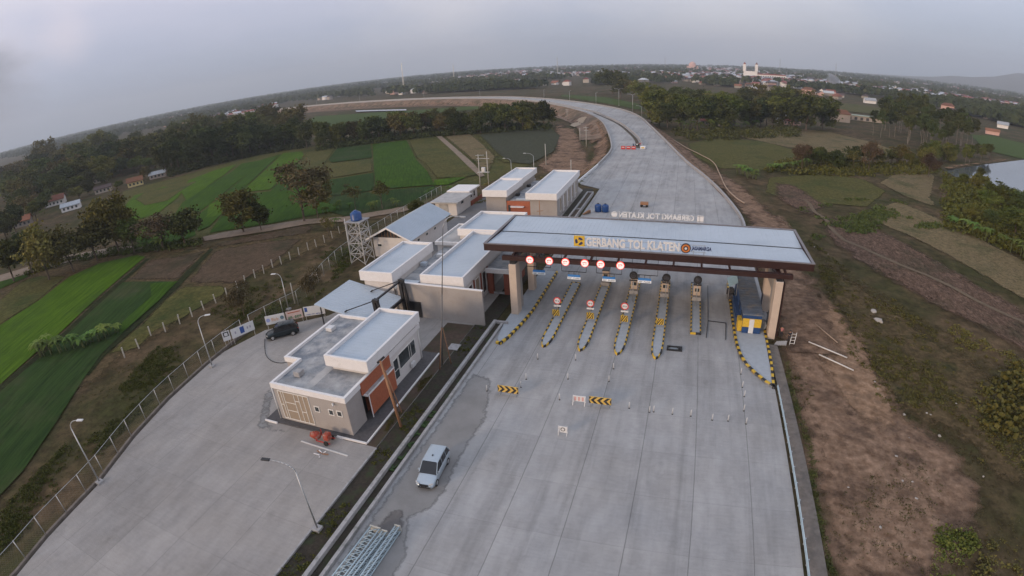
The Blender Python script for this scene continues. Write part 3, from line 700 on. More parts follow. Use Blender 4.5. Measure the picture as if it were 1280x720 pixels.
# ------------------------------------------------------------------ gate
t = thing('toll_gate', (-4.4, 61, 0), 'huge pale blue roof with dark brown fascia spanning the toll lanes', 'toll gate')
inv = Matrix.Translation((4.4, -61, 0))
def child(mb, name, m, parent, **k):   # parts given in world coordinates
    o = mb.obj(name, m, parent, **k); o.matrix_parent_inverse = parent_inv(parent); return o
def parent_inv(p): return Matrix.LocRotScale(p.location, p.rotation_euler, p.scale).inverted()
x0, x1, y0, y1 = -25.3, 16.6, 61.8, 75.5
roof = MB(); ym = 68.3
def rib_deck(mb, xa, xb, ya, yb, za, zb, axis='x', pitch=.6):
    """ribbed sheet from ya to yb; ribs run along y"""
    n = int((xb-xa)/pitch); 
    pts = []
    for i in range(n+1):
        x = xa+(xb-xa)*i/n
        pts.append((x, 0)); 
        if i < n: w = (xb-xa)/n; pts += [(x+w*.86, 0), (x+w*.90, .018), (x+w*.96, .018)]
    vs_ = [(x, ya, za+h) for x, h in pts]+[(x, yb, zb+h) for x, h in pts]; m = len(pts)
    mb.add(vs_, [(i, i+1, m+i+1, m+i) for i in range(m-1)])
rib_deck(roof, x0+.32, x1-.32, y0+.32, ym-.2, 9.38, 9.12); rib_deck(roof, x0+.32, x1-.32, ym+.2, y1-.3, 9.12, 9.40)
roof.box(x0+.3, x1-.3, y0+.3, ym-.2, 8.98, 9.05); roof.box(x0+.3, x1-.3, ym+.2, y1-.3, 8.98, 9.05)
child(roof, 'roof_sheet', M_roofmetal, t)
child(B(x0+.3, x1-.3, ym-.2, ym+.2, 8.98, 9.06), 'gutter', M_black, t)
child(B(x0, x1, y0, y0+.25, 8.5, 9.42).box(x0, x1, y1-.25, y1, 8.5, 9.42).box(x0, x0+.25, y0+.25, y1-.25, 8.5, 9.42).box(x1-.25, x1, y0+.25, y1-.25, 8.5, 9.42)
      .box(x0+.25, x1-.25, y0+.25, y1-.25, 8.55, 8.62), 'fascia', M_brown, t, bevel=.02)
child(B(x0-.06, x1+.06, y0-.06, y0+.30, 9.423, 9.50).box(x0-.06, x1+.06, y1-.30, y1+.06, 9.423, 9.5).box(x0-.06, x0+.30, y0+.3, y1-.3, 9.423, 9.5).box(x1-.30, x1+.06, y0+.3, y1-.3, 9.423, 9.5),
      'coping', mat('grey_coping', (.16, .145, .15), .5, .1, 2), t)
bm_ = MB()
for yy in (60.9, 68.2): bm_.box(-22.4, 13.9, yy-.3, yy+.3, 7.72, 8.30)
for xx in np.arange(-21, 14, 3.4): bm_.box(xx-.12, xx+.12, 60.9, 75.0, 8.30, 8.52)
for xx in (-20.9, 12.2): bm_.box(xx-.3, xx+.3, 61.2, 67.9, 7.72, 8.3)
child(bm_, 'beam', M_brown, t)
for (cx, cy, w, d, hh) in ((-20.95, 61.0, .98, 1.6, 7.35), (-20.95, 68.9, .95, 1.2, 7.35), (12.28, 60.8, .92, 1.6, 7.55), (12.3, 68.3, 1.0, 1.2, 7.55)):
    mb = B(cx-w/2, cx+w/2, cy-d/2, cy+d/2, -.1, hh)
    c = child(mb, 'column', M_beige, t, bevel=.03)
    cap = MB().box(cx-w*.38, cx+w*.38, cy-d*.38, cy+d*.38, hh, 7.72); cap.obj('capital', M_black, c).matrix_parent_inverse = Matrix.Identity(4)
for sx in (-20.95, 12.25):
    child(B(sx-.28, sx+.28, 61.9, 67.7, 5.2, 7.3).box(sx-.28, sx+.28, 61.9, 63.3, 0, 5.2), 'side_wall', M_greywall, t)
for sx in (12.86,):
    child(B(sx, sx+.12, 60.0, 61.6, .2, 7.4), 'downpipe', M_brown, t)
# rooftop lettering, front and back
def sign_frame(y, xa, xb, zb, zt):
    mb = MB()
    for x in np.arange(xa, xb+.1, 1.3): mb.bar((x, y, zb-.3), (x, y, zt-.1), .05).bar((x, y, zb+.5), (x, y+.7, zb-.35), .04)
    mb.bar((xa, y, zb+.1), (xb, y, zb+.1), .05).bar((xa, y, zt-.2), (xb, y, zt-.2), .05); return mb
for front in (True, False):
    yy = 61.95 if front else 75.3; sgn = 1 if front else -1
    t = thing('rooftop_sign', (-4.5, yy, 9.5), 'white GERBANG TOL KLATEN letters with two logos on the roof edge nearest the camera' if front else 'white mirror written letters seen from behind on the far roof edge', 'sign')
    fr = sign_frame(yy+.12*sgn, -12.6, 3.2, 9.75, 10.9) if front else sign_frame(yy-.12, -10.4, 3.4, 9.75, 10.8)
    child(fr, 'sign_frame', M_steel, t)
    if front:
        l_ = text_obj('letters', 'GERBANG TOL KLATEN', M_signwhite, t, (0, 0, 0), (R(90), 0, 0), 1.15, 11.6, .2, .035)
        l_.location = (-11.6-(-4.5), 0, 9.82-9.5)
        lg = MB().box(-.68, .68, -.08, .08, .05, 1.4); lo = lg.obj('emblem', M_yellow, t); lo.location = (-12.45-(-4.5), 0, .2)
        e = MB()
        for a in range(3):
            pts = []
            for q in range(7): th = R(120*a+20+q*13); pts.append((.52*cos(th), .72+.52*sin(th)))
            for q in range(6, -1, -1): th = R(120*a+20+q*13); pts.append((.22*cos(th+.3), .72+.22*sin(th+.3)))
            n = len(pts); e.add([(x, -.10, z) for x, z in pts]+[(x, -.082, z) for x, z in pts], [tuple(range(n)), tuple(range(n, 2*n))[::-1]]+[(i, n+i, n+(i+1) % n, (i+1) % n) for i in range(n)])
        e.obj('emblem_mark', mat('navy_mark', (.02, .03, .10), .5, .05, 2), lo)
        ring = MB(); ring.mat(0).tube((0, -.07, .62), (0, .07, .62), .62, n=24); ring.mat(1).tube((0, -.10, .62), (0, -.072, .62), .50, n=24)
        ring.mat(0).tube((0, -.125, .62), (0, -.102, .62), .30, n=20); ring.mat(2).tube((0, -.15, .62), (0, -.127, .62), .16, n=16)
        ro = ring.obj('emblem', [mat('dark_badge', (.03, .025, .04), .5, .05, 2), mat('orange_badge', (.55, .18, .04), .5, .05, 2), M_signwhite], t); ro.location = (.75+4.5, 0, .18)
        s2 = text_obj('small_letters', 'JASAMARGA', mat('navy_mark', (.02, .03, .1)), t, (1.42+4.5, 0, .48), (R(90), 0, 0), .62, 2.45, .12, .035)
        pass
    else:
        # faces away from the camera
        l_ = text_obj('letters', 'GERBANG TOL KLATEN', M_signwhite, t, (1.85+4.5, 0, .28), (R(90), 0, R(180)), .9, 11.0, .2, .035)
        lo = MB().box(-.45, .45, -.06, .06, 0, .95).obj('emblem', M_parapet, t); lo.location = (2.75+4.5, 0, .22)
        ro = MB().tube((0, -.05, .45), (0, .05, .45), .45, n=20).obj('emblem', M_signwhite, t); ro.location = (-9.8+4.5, 0, .3)

# lit round signs under the front edge
M_glowred = mat('lit_red', (1.0, .05, .03), .5, 0, 1, emit=.2); M_glowwhite = mat('lit_white', (.9, .75, .72), .5, 0, 1, emit=.35)
GL = [-18.6, -16.05, -13.95, -11.5, -9.5, -7.05]
root = None
for i, gx_ in enumerate(GL):
    lb = 'round lit red and white lane sign hanging under the roof edge, %s from the left' % nth(i+1)
    if i == 0:
        root = thing('lane_signal', (gx_, 60.45, 8.05), lb, 'signal', group='round lit lane signs')
        MB().tube((0, 0, 0), (0, .12, 0), .52, n=24).obj('red_ring', M_glowred, root)
        MB().tube((0, -.03, 0), (0, -.004, 0), .44, n=24).obj('white_face', M_glowwhite, root)
        glyphs('lettering', 3, mat('sign_red', (.5, .05, .04), .5, .02, 1), root, (-.28, -.032, .02), .56, .16, 1); glyphs('lettering', 3, mat('sign_red', (.5, .05, .04)), root, (-.24, -.032, -.2), .48, .15, 2)
        MB().tube((0, .06, .3), (0, .06, .5), .03).obj('hanger', M_black, root)
    else: dup(root, (gx_, 60.45, 8.05), label=lb)
# blue and white hanging boards
for i, (hx, hz) in enumerate(((-18.9, 4.1), (-13.95, 3.75), (-9.15, 3.8), (-4.35, 3.95))):
    lb = 'blue and white lettered board hanging from a bar over a lane, %s from the left' % nth(i+1)
    if i == 0:
        rb = thing('hanging_sign', (hx, 65.5, hz), lb, 'sign', group='blue and white hanging boards')
        B(-.85, .85, -.04, .04, .22, .55).obj('blue_panel', mat('sign_blue', (.05, .2, .5), .5, .05, 2, emit=.12), rb)
        B(-.9, .9, -.045, .045, -.12, .2).obj('white_panel', mat('sign_white_lit', (.8, .82, .85), .5, .02, 2, emit=.15), rb)
        glyphs('lettering', 9, mat('sign_grey', (.25, .27, .3)), rb, (-.8, -.047, -.06), 1.6, .2, 3)
        mb = MB()
        for a in (-.7, 0, .7): mb.bar((a, 0, .55), (a, 0, 1.0), .05)
        mb.bar((-1.7, 0, 1.0), (1.7, 0, 1.0), .07)
        for a in (-1.7, 1.7): mb.bar((a, 0, 1.0), (a, 0, 8.5-hz), .05)
        mb.obj('hanger', M_black, rb)
    else: dup(rb, (hx, 65.5, hz), label=lb)
# cabinets and signal discs on the islands
cabs = [(-10.6, 72.8), (-6.1, 70.6), (-1.7, 70.4), (2.85, 70.0)]
pos = ['second narrow island', 'middle narrow island', 'fourth narrow island', 'rightmost narrow island']
for i, ((cx, cy), pp) in enumerate(zip(cabs, pos)):
    lb = 'beige toll cabinet with grey plinth on the '+pp
    if i == 0:
        rc = thing('toll_cabinet', (cx, cy, .2), lb, 'toll machine', group='beige toll cabinets')
        B(-.5, .5, -.35, 1.1, 0, 2.1).obj('cabinet', M_beige, rc, bevel=.03)
        B(-.55, .55, -.4, 1.15, 2.1, 2.2).obj('cap', M_black, rc)
        B(-.62, .62, -1.1, -.37, 0, .55).obj('plinth', M_kerb, rc, bevel=.03)
        B(-.3, .3, -.37, -.352, 1.1, 1.6).obj('screen', M_glass, rc)
        MB().box(.45, .6, -.9, -.7, .55, 1.3).obj('card_reader', mat('reader_grey', (.2, .2, .22)), rc)
    else: dup(rc, (cx, cy, .2), label=lb)
for i, (cx, pp) in enumerate(zip((-6.0, -1.5, 2.75), pos[1:])):
    lb = 'black round signal disc on a post over the '+pp
    if i == 0:
        rs = thing('signal_disc', (cx, 67.2, .2), lb, 'signal', group='black signal discs')
        MB().tube((0, -.1, 3.9), (0, .15, 3.9), .55, n=20).obj('disc', M_blackp, rs)
        MB().tube((0, -.16, 3.9), (0, -.1, 3.9), .3, .36, n=16).obj('lens', mat('dark_lens', (.06, .06, .07), .3), rs)
        MB().box(-.55, .55, -.05, .1, 3.05, 3.22).obj('plate', M_blackp, rs)
        MB().tube((0, .02, 0), (0, .02, 3.5), .06).obj('post', M_steel, rs)
    else: dup(rs, (cx, 67.2, .2), label=lb)
# hatched boards and small round signs on island noses
for i, (cx, pp) in enumerate(zip((-15.3, -10.75, -6.35, -1.8), ['leftmost narrow island']+pos[:3])):
    lb = 'yellow and black hatched board standing on the '+pp
    if i == 0:
        rh = thing('hatched_board', (cx, 60.2, .2), lb, 'sign', group='hatched boards on the islands')
        mb = MB(); mb.mat(0).box(-.48, .48, 0, .06, .35, 1.2)
        mb.mat(1)
        for q in range(-2, 4):
            a = -.48+q*.32
            pts = [(a, .36), (a+.16, .36), (a+.16+.55, 1.19), (a+.55, 1.19)]
            cl = [(min(.47, max(-.47, x)), z) for x, z in pts]
            if cl[0][0] < cl[1][0] or cl[3][0] < cl[2][0]: mb.add([(x, -.006, z) for x, z in cl], [(0, 1, 2, 3)])
        mb.obj('board', [M_yellow, M_blackp], rh)
        MB().tube((-.35, .03, 0), (-.35, .03, .35), .03).tube((.35, .03, 0), (.35, .03, .35), .03).tube((-.35, .03, .2), (.35, .03, .2), .02).obj('stand', M_steel, rh)
    else: dup(rh, (cx, 60.2, .2), label=lb)
for i, (cx, pp) in enumerate(zip((-15.25, -10.85, -6.4), ['leftmost narrow island']+pos[:2])):
    lb = 'small round red and white sign with a plate standing on the '+pp
    if i == 0:
        rr = thing('round_sign', (cx, 60.9, .2), lb, 'sign', group='round signs on the islands')
        MB().tube((0, -.02, 2.2), (0, .02, 2.2), .5, n=24).obj('rim', mat('sign_red_rim', (.6, .06, .05), .5, .02, 2), rr)
        MB().tube((0, -.045, 2.2), (0, -.024, 2.2), .37, n=24).obj('face', M_signwhite, rr)
        glyphs('lettering', 4, M_blackp, rr, (-.27, -.047, 2.1), .54, .2, 4)
        B(-.48, .48, -.03, .02, 1.35, 1.58).obj('plate', M_signwhite, rr)
        MB().tube((0, .06, 0), (0, .06, 2.5), .04).obj('post', M_steel, rr)
    else: dup(rr, (cx, 60.9, .2), label=lb)

# ------------------------------------------------------------------ blue cabin on the right platform
t = thing('site_cabin', (9.7, 67, .2), 'long blue cabin with yellow stripe and white door on the right platform', 'cabin')
def ch(mb, name, m, **k):
    return child(mb, name, m, t, **k)
ch(B(8.55, 10.85, 60.5, 74.0, .25, 1.1), 'lower_wall', M_cblue)
ch(B(8.53, 10.87, 60.46, 60.62, 1.103, 2.25), 'yellow_band', M_yellow); ch(B(8.55, 10.85, 60.62, 74.0, 1.103, 2.25), 'side_wall', M_cblue)
ch(B(8.55, 10.85, 60.5, 74.0, 2.253, 2.75), 'upper_wall', M_cblue)
rf = MB().box(8.4, 11.0, 60.35, 74.1, 2.753, 2.95)
for yy in np.arange(61, 74, .8): rf.box(8.45, 10.95, yy, yy+.07, 2.95, 2.985)
ch(rf, 'roof', M_cgrey)
ch(B(9.35, 9.95, 60.40, 60.455, .28, 2.2), 'door', M_signwhite)
ch(B(8.49, 8.525, 62.0, 63.2, 1.2, 2.1), 'window', M_glass); ch(B(8.49, 8.525, 65.0, 66.2, 1.2, 2.1), 'window', M_glass)
ch(B(8.0, 8.54, 60.9, 62.4, .25, 1.7), 'side_locker', M_yellow); ch(B(8.0, 8.54, 62.5, 70.0, .25, 1.0), 'side_bench', M_cblue)
MB().tube((11.15, 61.6, .9), (11.3, 62.2, .9), .62, n=18).obj('cable_reel', mat('reel_grey', (.22, .23, .24), .6, .2, 3), None, label='grey round cable reel leaning between blue cabin and beige column', cat='reel')
tp = thing('tarpaulin_stall', (8.0, 72, .2), 'small stall with pale blue tarpaulin beside the far end of the blue cabin', 'stall')
mb = MB(); mb.add([(7.3, 70.2, 2.2), (8.5, 70.0, 3.0), (8.5, 73.0, 3.1), (7.2, 73.2, 2.3), (7.3, 70.2, 2.14), (8.5, 70.0, 2.94), (8.5, 73.0, 3.04), (7.2, 73.2, 2.24)], [(0, 1, 2, 3), (7, 6, 5, 4), (0, 4, 5, 1), (1, 5, 6, 2), (2, 6, 7, 3), (3, 7, 4, 0)])
child(mb, 'tarpaulin', mat('pale_tarp', (.3, .45, .52), .6, .1, 2), tp)
child(MB().tube((7.35, 70.3, .2), (7.35, 70.3, 2.2), .04).tube((7.3, 73.1, .2), (7.3, 73.1, 2.3), .04).tube((8.45, 70.1, .2), (8.45, 70.1, 2.95), .04).tube((8.45, 72.9, .2), (8.45, 72.9, 3.0), .04), 'poles', M_steel, tp)
mb = MB()
for q in range(9): mb.box(7.2+random.random()*.6, 7.9+random.random()*.5, 70+q*.3, 70.3+q*.3, .2, .5+random.random()*.9)
child(mb, 'stored_goods', mat('dark_goods', (.05, .05, .06), .8, .4, 4), tp)

# ------------------------------------------------------------------ buildings
def win(parent, face, a0, a1, z0, z1, p, name='window', glass=None, bars_v=(), bars_h=(), fw=.08):
    """face: 'y-' (faces camera, plane y=p) or 'x+' (plane x=p)"""
    g = glass or M_glass
    def bx(a, b, c, d, q0, q1):
        return (a, b, p-q1, p-q0, c, d) if face == 'y-' else (p+q0, p+q1, a, b, c, d)
    w = MB().box(*bx(a0+fw, a1-fw, z0+fw, z1-fw, .004, .03))
    o = child(w, 'glazing' if name != 'window' else 'window', g, parent)
    f = MB().box(*bx(a0, a1, z0, z0+fw, .002, .07)).box(*bx(a0, a1, z1-fw, z1, .002, .07)).box(*bx(a0, a0+fw, z0+fw, z1-fw, .002, .07)).box(*bx(a1-fw, a1, z0+fw, z1-fw, .002, .07))
    for v_ in bars_v: f.box(*bx(v_-.03, v_+.03, z0+fw, z1-fw, .031, .065))
    for (h_, b0, b1) in bars_h: f.box(*bx(b0, b1, h_-.03, h_+.03, .031, .063))
    fo = f.obj('frame', M_frame, o); fo.matrix_parent_inverse = Matrix.Identity(4)
    return o
def roofbox(parent, x0, x1, y0, y1, zb, zt, deck=M_roofmetal, par=M_parapet, pw=.28, dz=.45, name='parapet', ribs=True):
    p = MB().box(x0, x1, y0, y0+pw, zb, zt).box(x0, x1, y1-pw, y1, zb, zt).box(x0, x0+pw, y0+pw, y1-pw, zb, zt).box(x1-pw, x1, y0+pw, y1-pw, zb, zt)
    a = child(p, name, par, parent, bevel=.02)
    d = MB().box(x0+pw, x1-pw, y0+pw, y1-pw, zb+.02, zt-dz)
    if ribs:
        yy = y0+pw+.3
        while yy < y1-pw-.2: d.box(x0+pw, x1-pw, yy, yy+.05, zt-dz, zt-dz+.014); yy += .55
    child(d, 'roof_deck', deck, parent)

# A: the office nearest the camera
A = thing('office_building', (-33, 40, 0), 'grey and white flat roofed office nearest the camera with orange wall panel', 'building')
child(MB().prism([(-39.3, 31.2), (-26.6, 31.5), (-26.9, 48.6), (-39.3, 48.6)], -.1, .12), 'terrace', M_paving, A)
child(MB().box(-39.3, -37.6, 31.05, 31.2, -.1, .18).box(-30.0, -26.5, 31.3, 31.48, -.1, .16).prism([(-26.6, 31.5), (-26.45, 31.5), (-26.75, 48.6), (-26.9, 48.6)], -.1, .16), 'terrace_edge', M_parapet, A)
child(MB().prism([(-37.6, 32.0), (-28.4, 32.0), (-28.4, 34.6), (-29.2, 34.6), (-29.2, 40.3), (-28.6, 40.3), (-28.6, 47.3), (-39.6, 47.3), (-39.6, 36.8), (-37.6, 36.8)], .1, 4.0), 'wall', M_greywall, A)
child(MB().box(-28.59, -28.4, 40.3, 47.3, .12, 4.2).box(-29.2, -28.41, 40.15, 40.3, .12, 4.2), 'white_wall', M_white, A)
pr = [(-37.75, 31.88), (-28.28, 31.88), (-28.28, 36.5), (-28.28, 47.45), (-39.75, 47.45), (-39.75, 36.68), (-37.75, 36.68)]
def parapet_ring(pts, w, z0, z1):
    mb = MB(); n = len(pts); cx = sum(p[0] for p in pts)/n
    ar = sum(pts[i][0]*pts[(i+1) % n][1]-pts[(i+1) % n][0]*pts[i][1] for i in range(n)); s = 1 if ar > 0 else -1
    ins = []
    for i in range(n):
        a, b, c = pts[i-1], pts[i], pts[(i+1) % n]
        d1 = Vector((b[0]-a[0], b[1]-a[1])).normalized(); d2 = Vector((c[0]-b[0], c[1]-b[1])).normalized()
        n1 = Vector((-d1.y, d1.x))*s; n2 = Vector((-d2.y, d2.x))*s
        k = n1+n2; k = k/max(.3, (1+n1.dot(n2))); ins.append((b[0]+k.x*w, b[1]+k.y*w))
    for i in range(n):
        j = (i+1) % n; mb.prism([pts[i], pts[j], ins[j], ins[i]], z0, z1)
    return mb, ins
mb, ins = parapet_ring(pr, .3, 4.0, 4.6); child(mb, 'parapet', M_parapet, A)
child(MB().prism(ins, 4.0, 4.28), 'roof_deck', M_flatroof, A)
child(MB().box(-33.9, -32.9, 32.3, 47.0, 4.28, 4.30), 'roof_walkway', M_paleflat, A)
# raised white block
child(B(-32.9, -28.42, 36.6, 47.1, 4.3, 4.95), 'block_wall', M_white, A)
roofbox(A, -33.3, -28.0, 36.0, 47.3, 4.953, 6.2, dz=.4)
# orange entrance panels
child(B(-29.19, -29.1, 34.65, 40.1, .15, 2.94), 'cladding', M_orange, A); child(B(-28.39, -28.26, 34.6, 40.35, 3.13, 4.5), 'cladding', M_orange, A)
child(B(-29.1, -27.9, 34.9, 40.3, 2.95, 3.12), 'canopy_slab', M_kerb, A); child(B(-28.0, -27.85, 35.1, 40.2, .55, 2.95), 'cladding', M_orange, A)
child(B(-27.87, -27.82, 35.0, 35.1, .3, 3.1).box(-29.1, -27.82, 34.82, 34.9, 2.93, 3.14).box(-27.89, -27.83, 35.1, 40.3, 2.96, 3.11), 'canopy_trim', M_parapet, A)
child(B(-29.09, -29.05, 35.0, 35.9, .15, 2.6), 'door', M_blackp, A)
win(A, 'x+', 42.1, 46.0, 1.5, 3.4, -28.40, bars_v=(44.5, 44.9), glass=M_glass)
win(A, 'x+', 40.9, 42.0, .8, 3.3, -28.40, bars_h=((1.9, 40.98, 41.92),))
win(A, 'y-', -37.05, -33.0, .35, 3.8, 32.0, bars_v=(-36.6, -36.3, -34.9, -34.3, -33.7), bars_h=((2.5, -36.3, -34.9), (1.5, -36.3, -34.9), (2.9, -34.9, -34.3), (1.7, -34.3, -33.7), (2.1, -37, -36.6)), glass=M_curtain)
win(A, 'y-', -32.5, -31.85, 2.15, 2.85, 32.0); win(A, 'y-', -30.75, -30.1, 2.15, 2.85, 32.0); win(A, 'y-', -29.75, -29.1, 2.2, 2.9, 32.0)
child(MB().tube((-29.9, 31.9, 3.7), (-29.7, 31.7, 3.6), .12, .08), 'wall_lamp', M_lamp, A)

# B: the main office behind the long blank wall
Bd = thing('office_building', (-33, 68, 0), 'large white office with three pale blue metal roofs behind the long blank wall', 'building')
child(MB().prism([(-36.8, 57.35), (-24.0, 56.7), (-24.0, 57.0), (-36.8, 57.65)], -.1, 4.85), 'front_wall', M_greywall, Bd)
child(MB().prism([(-36.85, 57.3), (-23.95, 56.65), (-23.95, 57.05), (-36.85, 57.7)], 4.853, 4.95), 'wall_cap', M_parapet, Bd)
child(MB().prism([(-35.5, 57.1), (-33.3, 57.0), (-33.3, 57.12), (-35.5, 57.22)], 0, 2.3), 'door', M_black, Bd)
child(B(-33.0, -27.2, 58.3, 77.0, -.1, 4.45), 'wall', M_white, Bd)
roofbox(Bd, -33.4, -27.0, 58.0, 77.3, 4.453, 6.0, dz=.5)
child(B(-43.0, -38.2, 58.6, 71.2, -.1, 4.3), 'wall', M_white, Bd)
roofbox(Bd, -43.5, -38.0, 58.3, 71.5, 4.303, 5.75, dz=.4)
child(B(-38.2, -33.4, 59.0, 76.0, -.1, 3.4), 'wall', M_white, Bd); child(B(-37.98, -33.45, 58.2, 75.9, 3.403, 3.62), 'roof_deck', M_flatroof, Bd)
child(B(-37.95, -34.9, 58.3, 60.6, 3.63, 3.9).box(-37.9, -37.0, 66.5, 67.3, 3.63, 4.1), 'roof_unit', M_roofmetal, Bd)
child(B(-39.2, -34.7, 75.4, 85.0, -.1, 4.0), 'wall', M_white, Bd); roofbox(Bd, -39.5, -34.6, 75.0, 85.3, 4.003, 4.6, deck=M_paleflat, dz=.25, ribs=False)
child(B(-35.9, -27.5, 77.6, 88.0, -.1, 5.0), 'wall', M_white, Bd); roofbox(Bd, -36.2, -27.2, 77.35, 88.4, 5.003, 6.2, dz=.5)
child(B(-38.7, -36.9, 75.3, 75.4, .1, 2.9), 'cladding', M_orange, Bd); child(B(-36.8, -35.9, 75.32, 75.4, .1, 2.6), 'door', M_blackp, Bd)
for k in range(4): win(Bd, 'x+', 59.6+k*2.6, 61.0+k*2.6, .7, 3.9, -27.19, glass=M_curtain if k % 2 else M_glass)
for k in range(3): child(B(-27.18, -27.06, 61.5+k*2.6, 61.8+k*2.6, .2, 4.1), 'pilaster', M_brick, Bd)
# portico beside the gate column
child(B(-27.1, -23.6, 66.3, 74.5, 3.7, 3.95), 'portico_roof', M_flatroof, Bd)
child(B(-27.12, -23.5, 66.0, 66.3, 3.45, 4.1).box(-23.6, -23.35, 66.3, 74.5, 3.45, 4.1), 'portico_trim', M_parapet, Bd)
for (a, b) in ((-26.9, 66.4), (-24.5, 66.4)): child(B(a, a+.7, b, b+.6, 0, 3.44), 'portico_column', M_brick, Bd)
child(B(-24.2, -23.8, 67.4, 74.4, 0, 3.44), 'portico_wall', M_brick, Bd)
child(B(-26.2, -24.5, 66.5, 66.75, 0, .3), 'step', M_kerb, Bd)

for (bx, by, bz, pr_) in ((-28.30, 44.2, .5, A), (-27.0, 74.0, .4, Bd)):
    child(B(bx, bx+.32, by, by+.8, bz, bz+.6), 'air_conditioner', M_lamp, pr_, bevel=.03)
for (bx, by, pr_) in ((-37.0, 31.93, A),): child(MB().tube((-37.68, 31.9, .15), (-37.68, 31.9, 4.0), .05, n=8), 'downpipe', M_frame, A)
child(MB().tube((-28.33, 47.0, .15), (-28.33, 47.0, 4.3), .05, n=8), 'downpipe', M_frame, A)
child(B(-36.2, -35.4, 34.0, 34.9, 4.29, 4.9), 'roof_tank', M_kerb, A, bevel=.05); child(B(-38.9, -38.0, 43.5, 44.4, 4.29, 4.75), 'roof_fan_unit', M_lamp, A, bevel=.04)
child(MB().tube((-35.0, 62, 3.7), (-35.0, 74, 3.7), .06, n=8), 'roof_pipe', M_steel, Bd)
child(B(-36.9, -36.0, 70.2, 71.0, 3.63, 4.2), 'air_conditioner', M_lamp, Bd, bevel=.03)
# entrance canopy: tilted pale sheet held by black frames
Cn = thing('entrance_canopy', (-40, 54, 0), 'tilted pale blue canopy sheet carried by black steel frames with tie rods', 'canopy')
P = [(-46.1, 50.4, 3.9), (-46.0, 59.0, 3.9), (-35.8, 56.8, 3.0), (-35.9, 48.9, 3.0)]
mb = MB(); mb.add(P+[(x, y, z-.12) for x, y, z in P], [(3, 2, 1, 0), (4, 5, 6, 7), (0, 1, 5, 4), (1, 2, 6, 5), (2, 3, 7, 6), (3, 0, 4, 7)])
for q in range(1, 18):
    s = q/18; a = [P[0][i]+(P[1][i]-P[0][i])*s for i in range(3)]; b = [P[3][i]+(P[2][i]-P[3][i])*s for i in range(3)]; a[2] += .02; b[2] += .02; mb.bar(a, b, .05, .03)
child(mb, 'canopy_sheet', M_roofmetal, Cn)
for (fx, fy, lab) in ((-35.6, 50.1, 0), (-35.5, 56.6, 1)):
    fr = MB().bar((fx, fy, 0), (fx-.3, fy, 5.7), .42, .35).bar((fx+.9, fy, 0), (fx+.2, fy, 5.5), .3, .3).bar((fx-.3, fy, 5.65), (fx+.35, fy, 5.5), .5, .35)
    child(fr, 'frame', M_black, Cn)
    child(MB().tube((fx-.3, fy, 5.5), (-40.6, fy, 3.62), .07).tube((-40.6, fy-.25, 3.6), (-40.6, fy+.25, 3.6), .1), 'tie_rod', M_black, Cn)
child(MB().bar((-35.9, 50.1, 5.4), (-35.8, 56.6, 5.4), .22).bar((-35.75, 50.1, 2.8), (-35.7, 56.6, 2.8), .3, .4), 'cross_beam', M_black, Cn)
child(MB().tube((-45.6, 51, 0), (-45.6, 51, 3.8), .09).tube((-45.6, 58.3, 0), (-45.6, 58.3, 3.8), .09), 'rear_post', M_black, Cn)

# C: gabled store
Cg = thing('gabled_store', (-49.5, 84, 0), 'white store with pale blue gabled metal roof beside the water tower', 'building')
child(B(-54.0, -46.2, 78.4, 94.0, -.1, 3.7), 'wall', M_white, Cg)
gb = MB(); gb.add([(-54, 78.45, 3.7), (-46.2, 78.45, 3.7), (-50.1, 78.45, 5.6), (-54, 94, 3.7), (-46.2, 94, 3.7), (-50.1, 94, 5.6)], [(0, 1, 2), (5, 4, 3), (0, 2, 5, 3), (1, 4, 5, 2)])
child(gb, 'gable', M_blackp, Cg)
gs = MB()
for a in np.arange(-52.6, -47.4, .65): gs = MB(); gs.bar((a, 78.40, 3.75), (a, 78.40, 3.75+1.85*(1-abs(a+50.1)/3.9)-.1), .07); child(gs, 'slat', M_wood, Cg)
rf = MB()
for s in (-1, 1):
    x_e = -50.1+s*4.8; a = [(-50.1, 77.2, 5.95), (-50.1, 94.6, 5.95), (x_e, 94.6, 3.62), (x_e, 77.2, 3.62)]
    if s > 0: a = a[::-1]
    rf.add(a+[(x, y, z-.09) for x, y, z in a], [(0, 1, 2, 3), (7, 6, 5, 4), (0, 4, 5, 1), (1, 5, 6, 2), (2, 6, 7, 3), (3, 7, 4, 0)])
    for yy in np.arange(77.6, 94.5, .5): rf.bar((-50.1, yy, 5.975), (x_e, yy, 3.645), .05, .03)
child(rf, 'roof', M_roofmetal, Cg)
for s in (-1, 1): child(MB().bar((-50.1, 77.17, 5.85), (-50.1+s*4.8, 77.17, 3.52), .04, .3), 'bargeboard', M_parapet, Cg)
for yy in (81, 84.5, 88): win(Cg, 'x+', yy, yy+1.0, 2.1, 2.7, -46.2)
win(Cg, 'y-', -53.2, -52.2, 1.9, 2.5, 78.4); win(Cg, 'y-', -48.6, -47.6, 1.9, 2.5, 78.4)

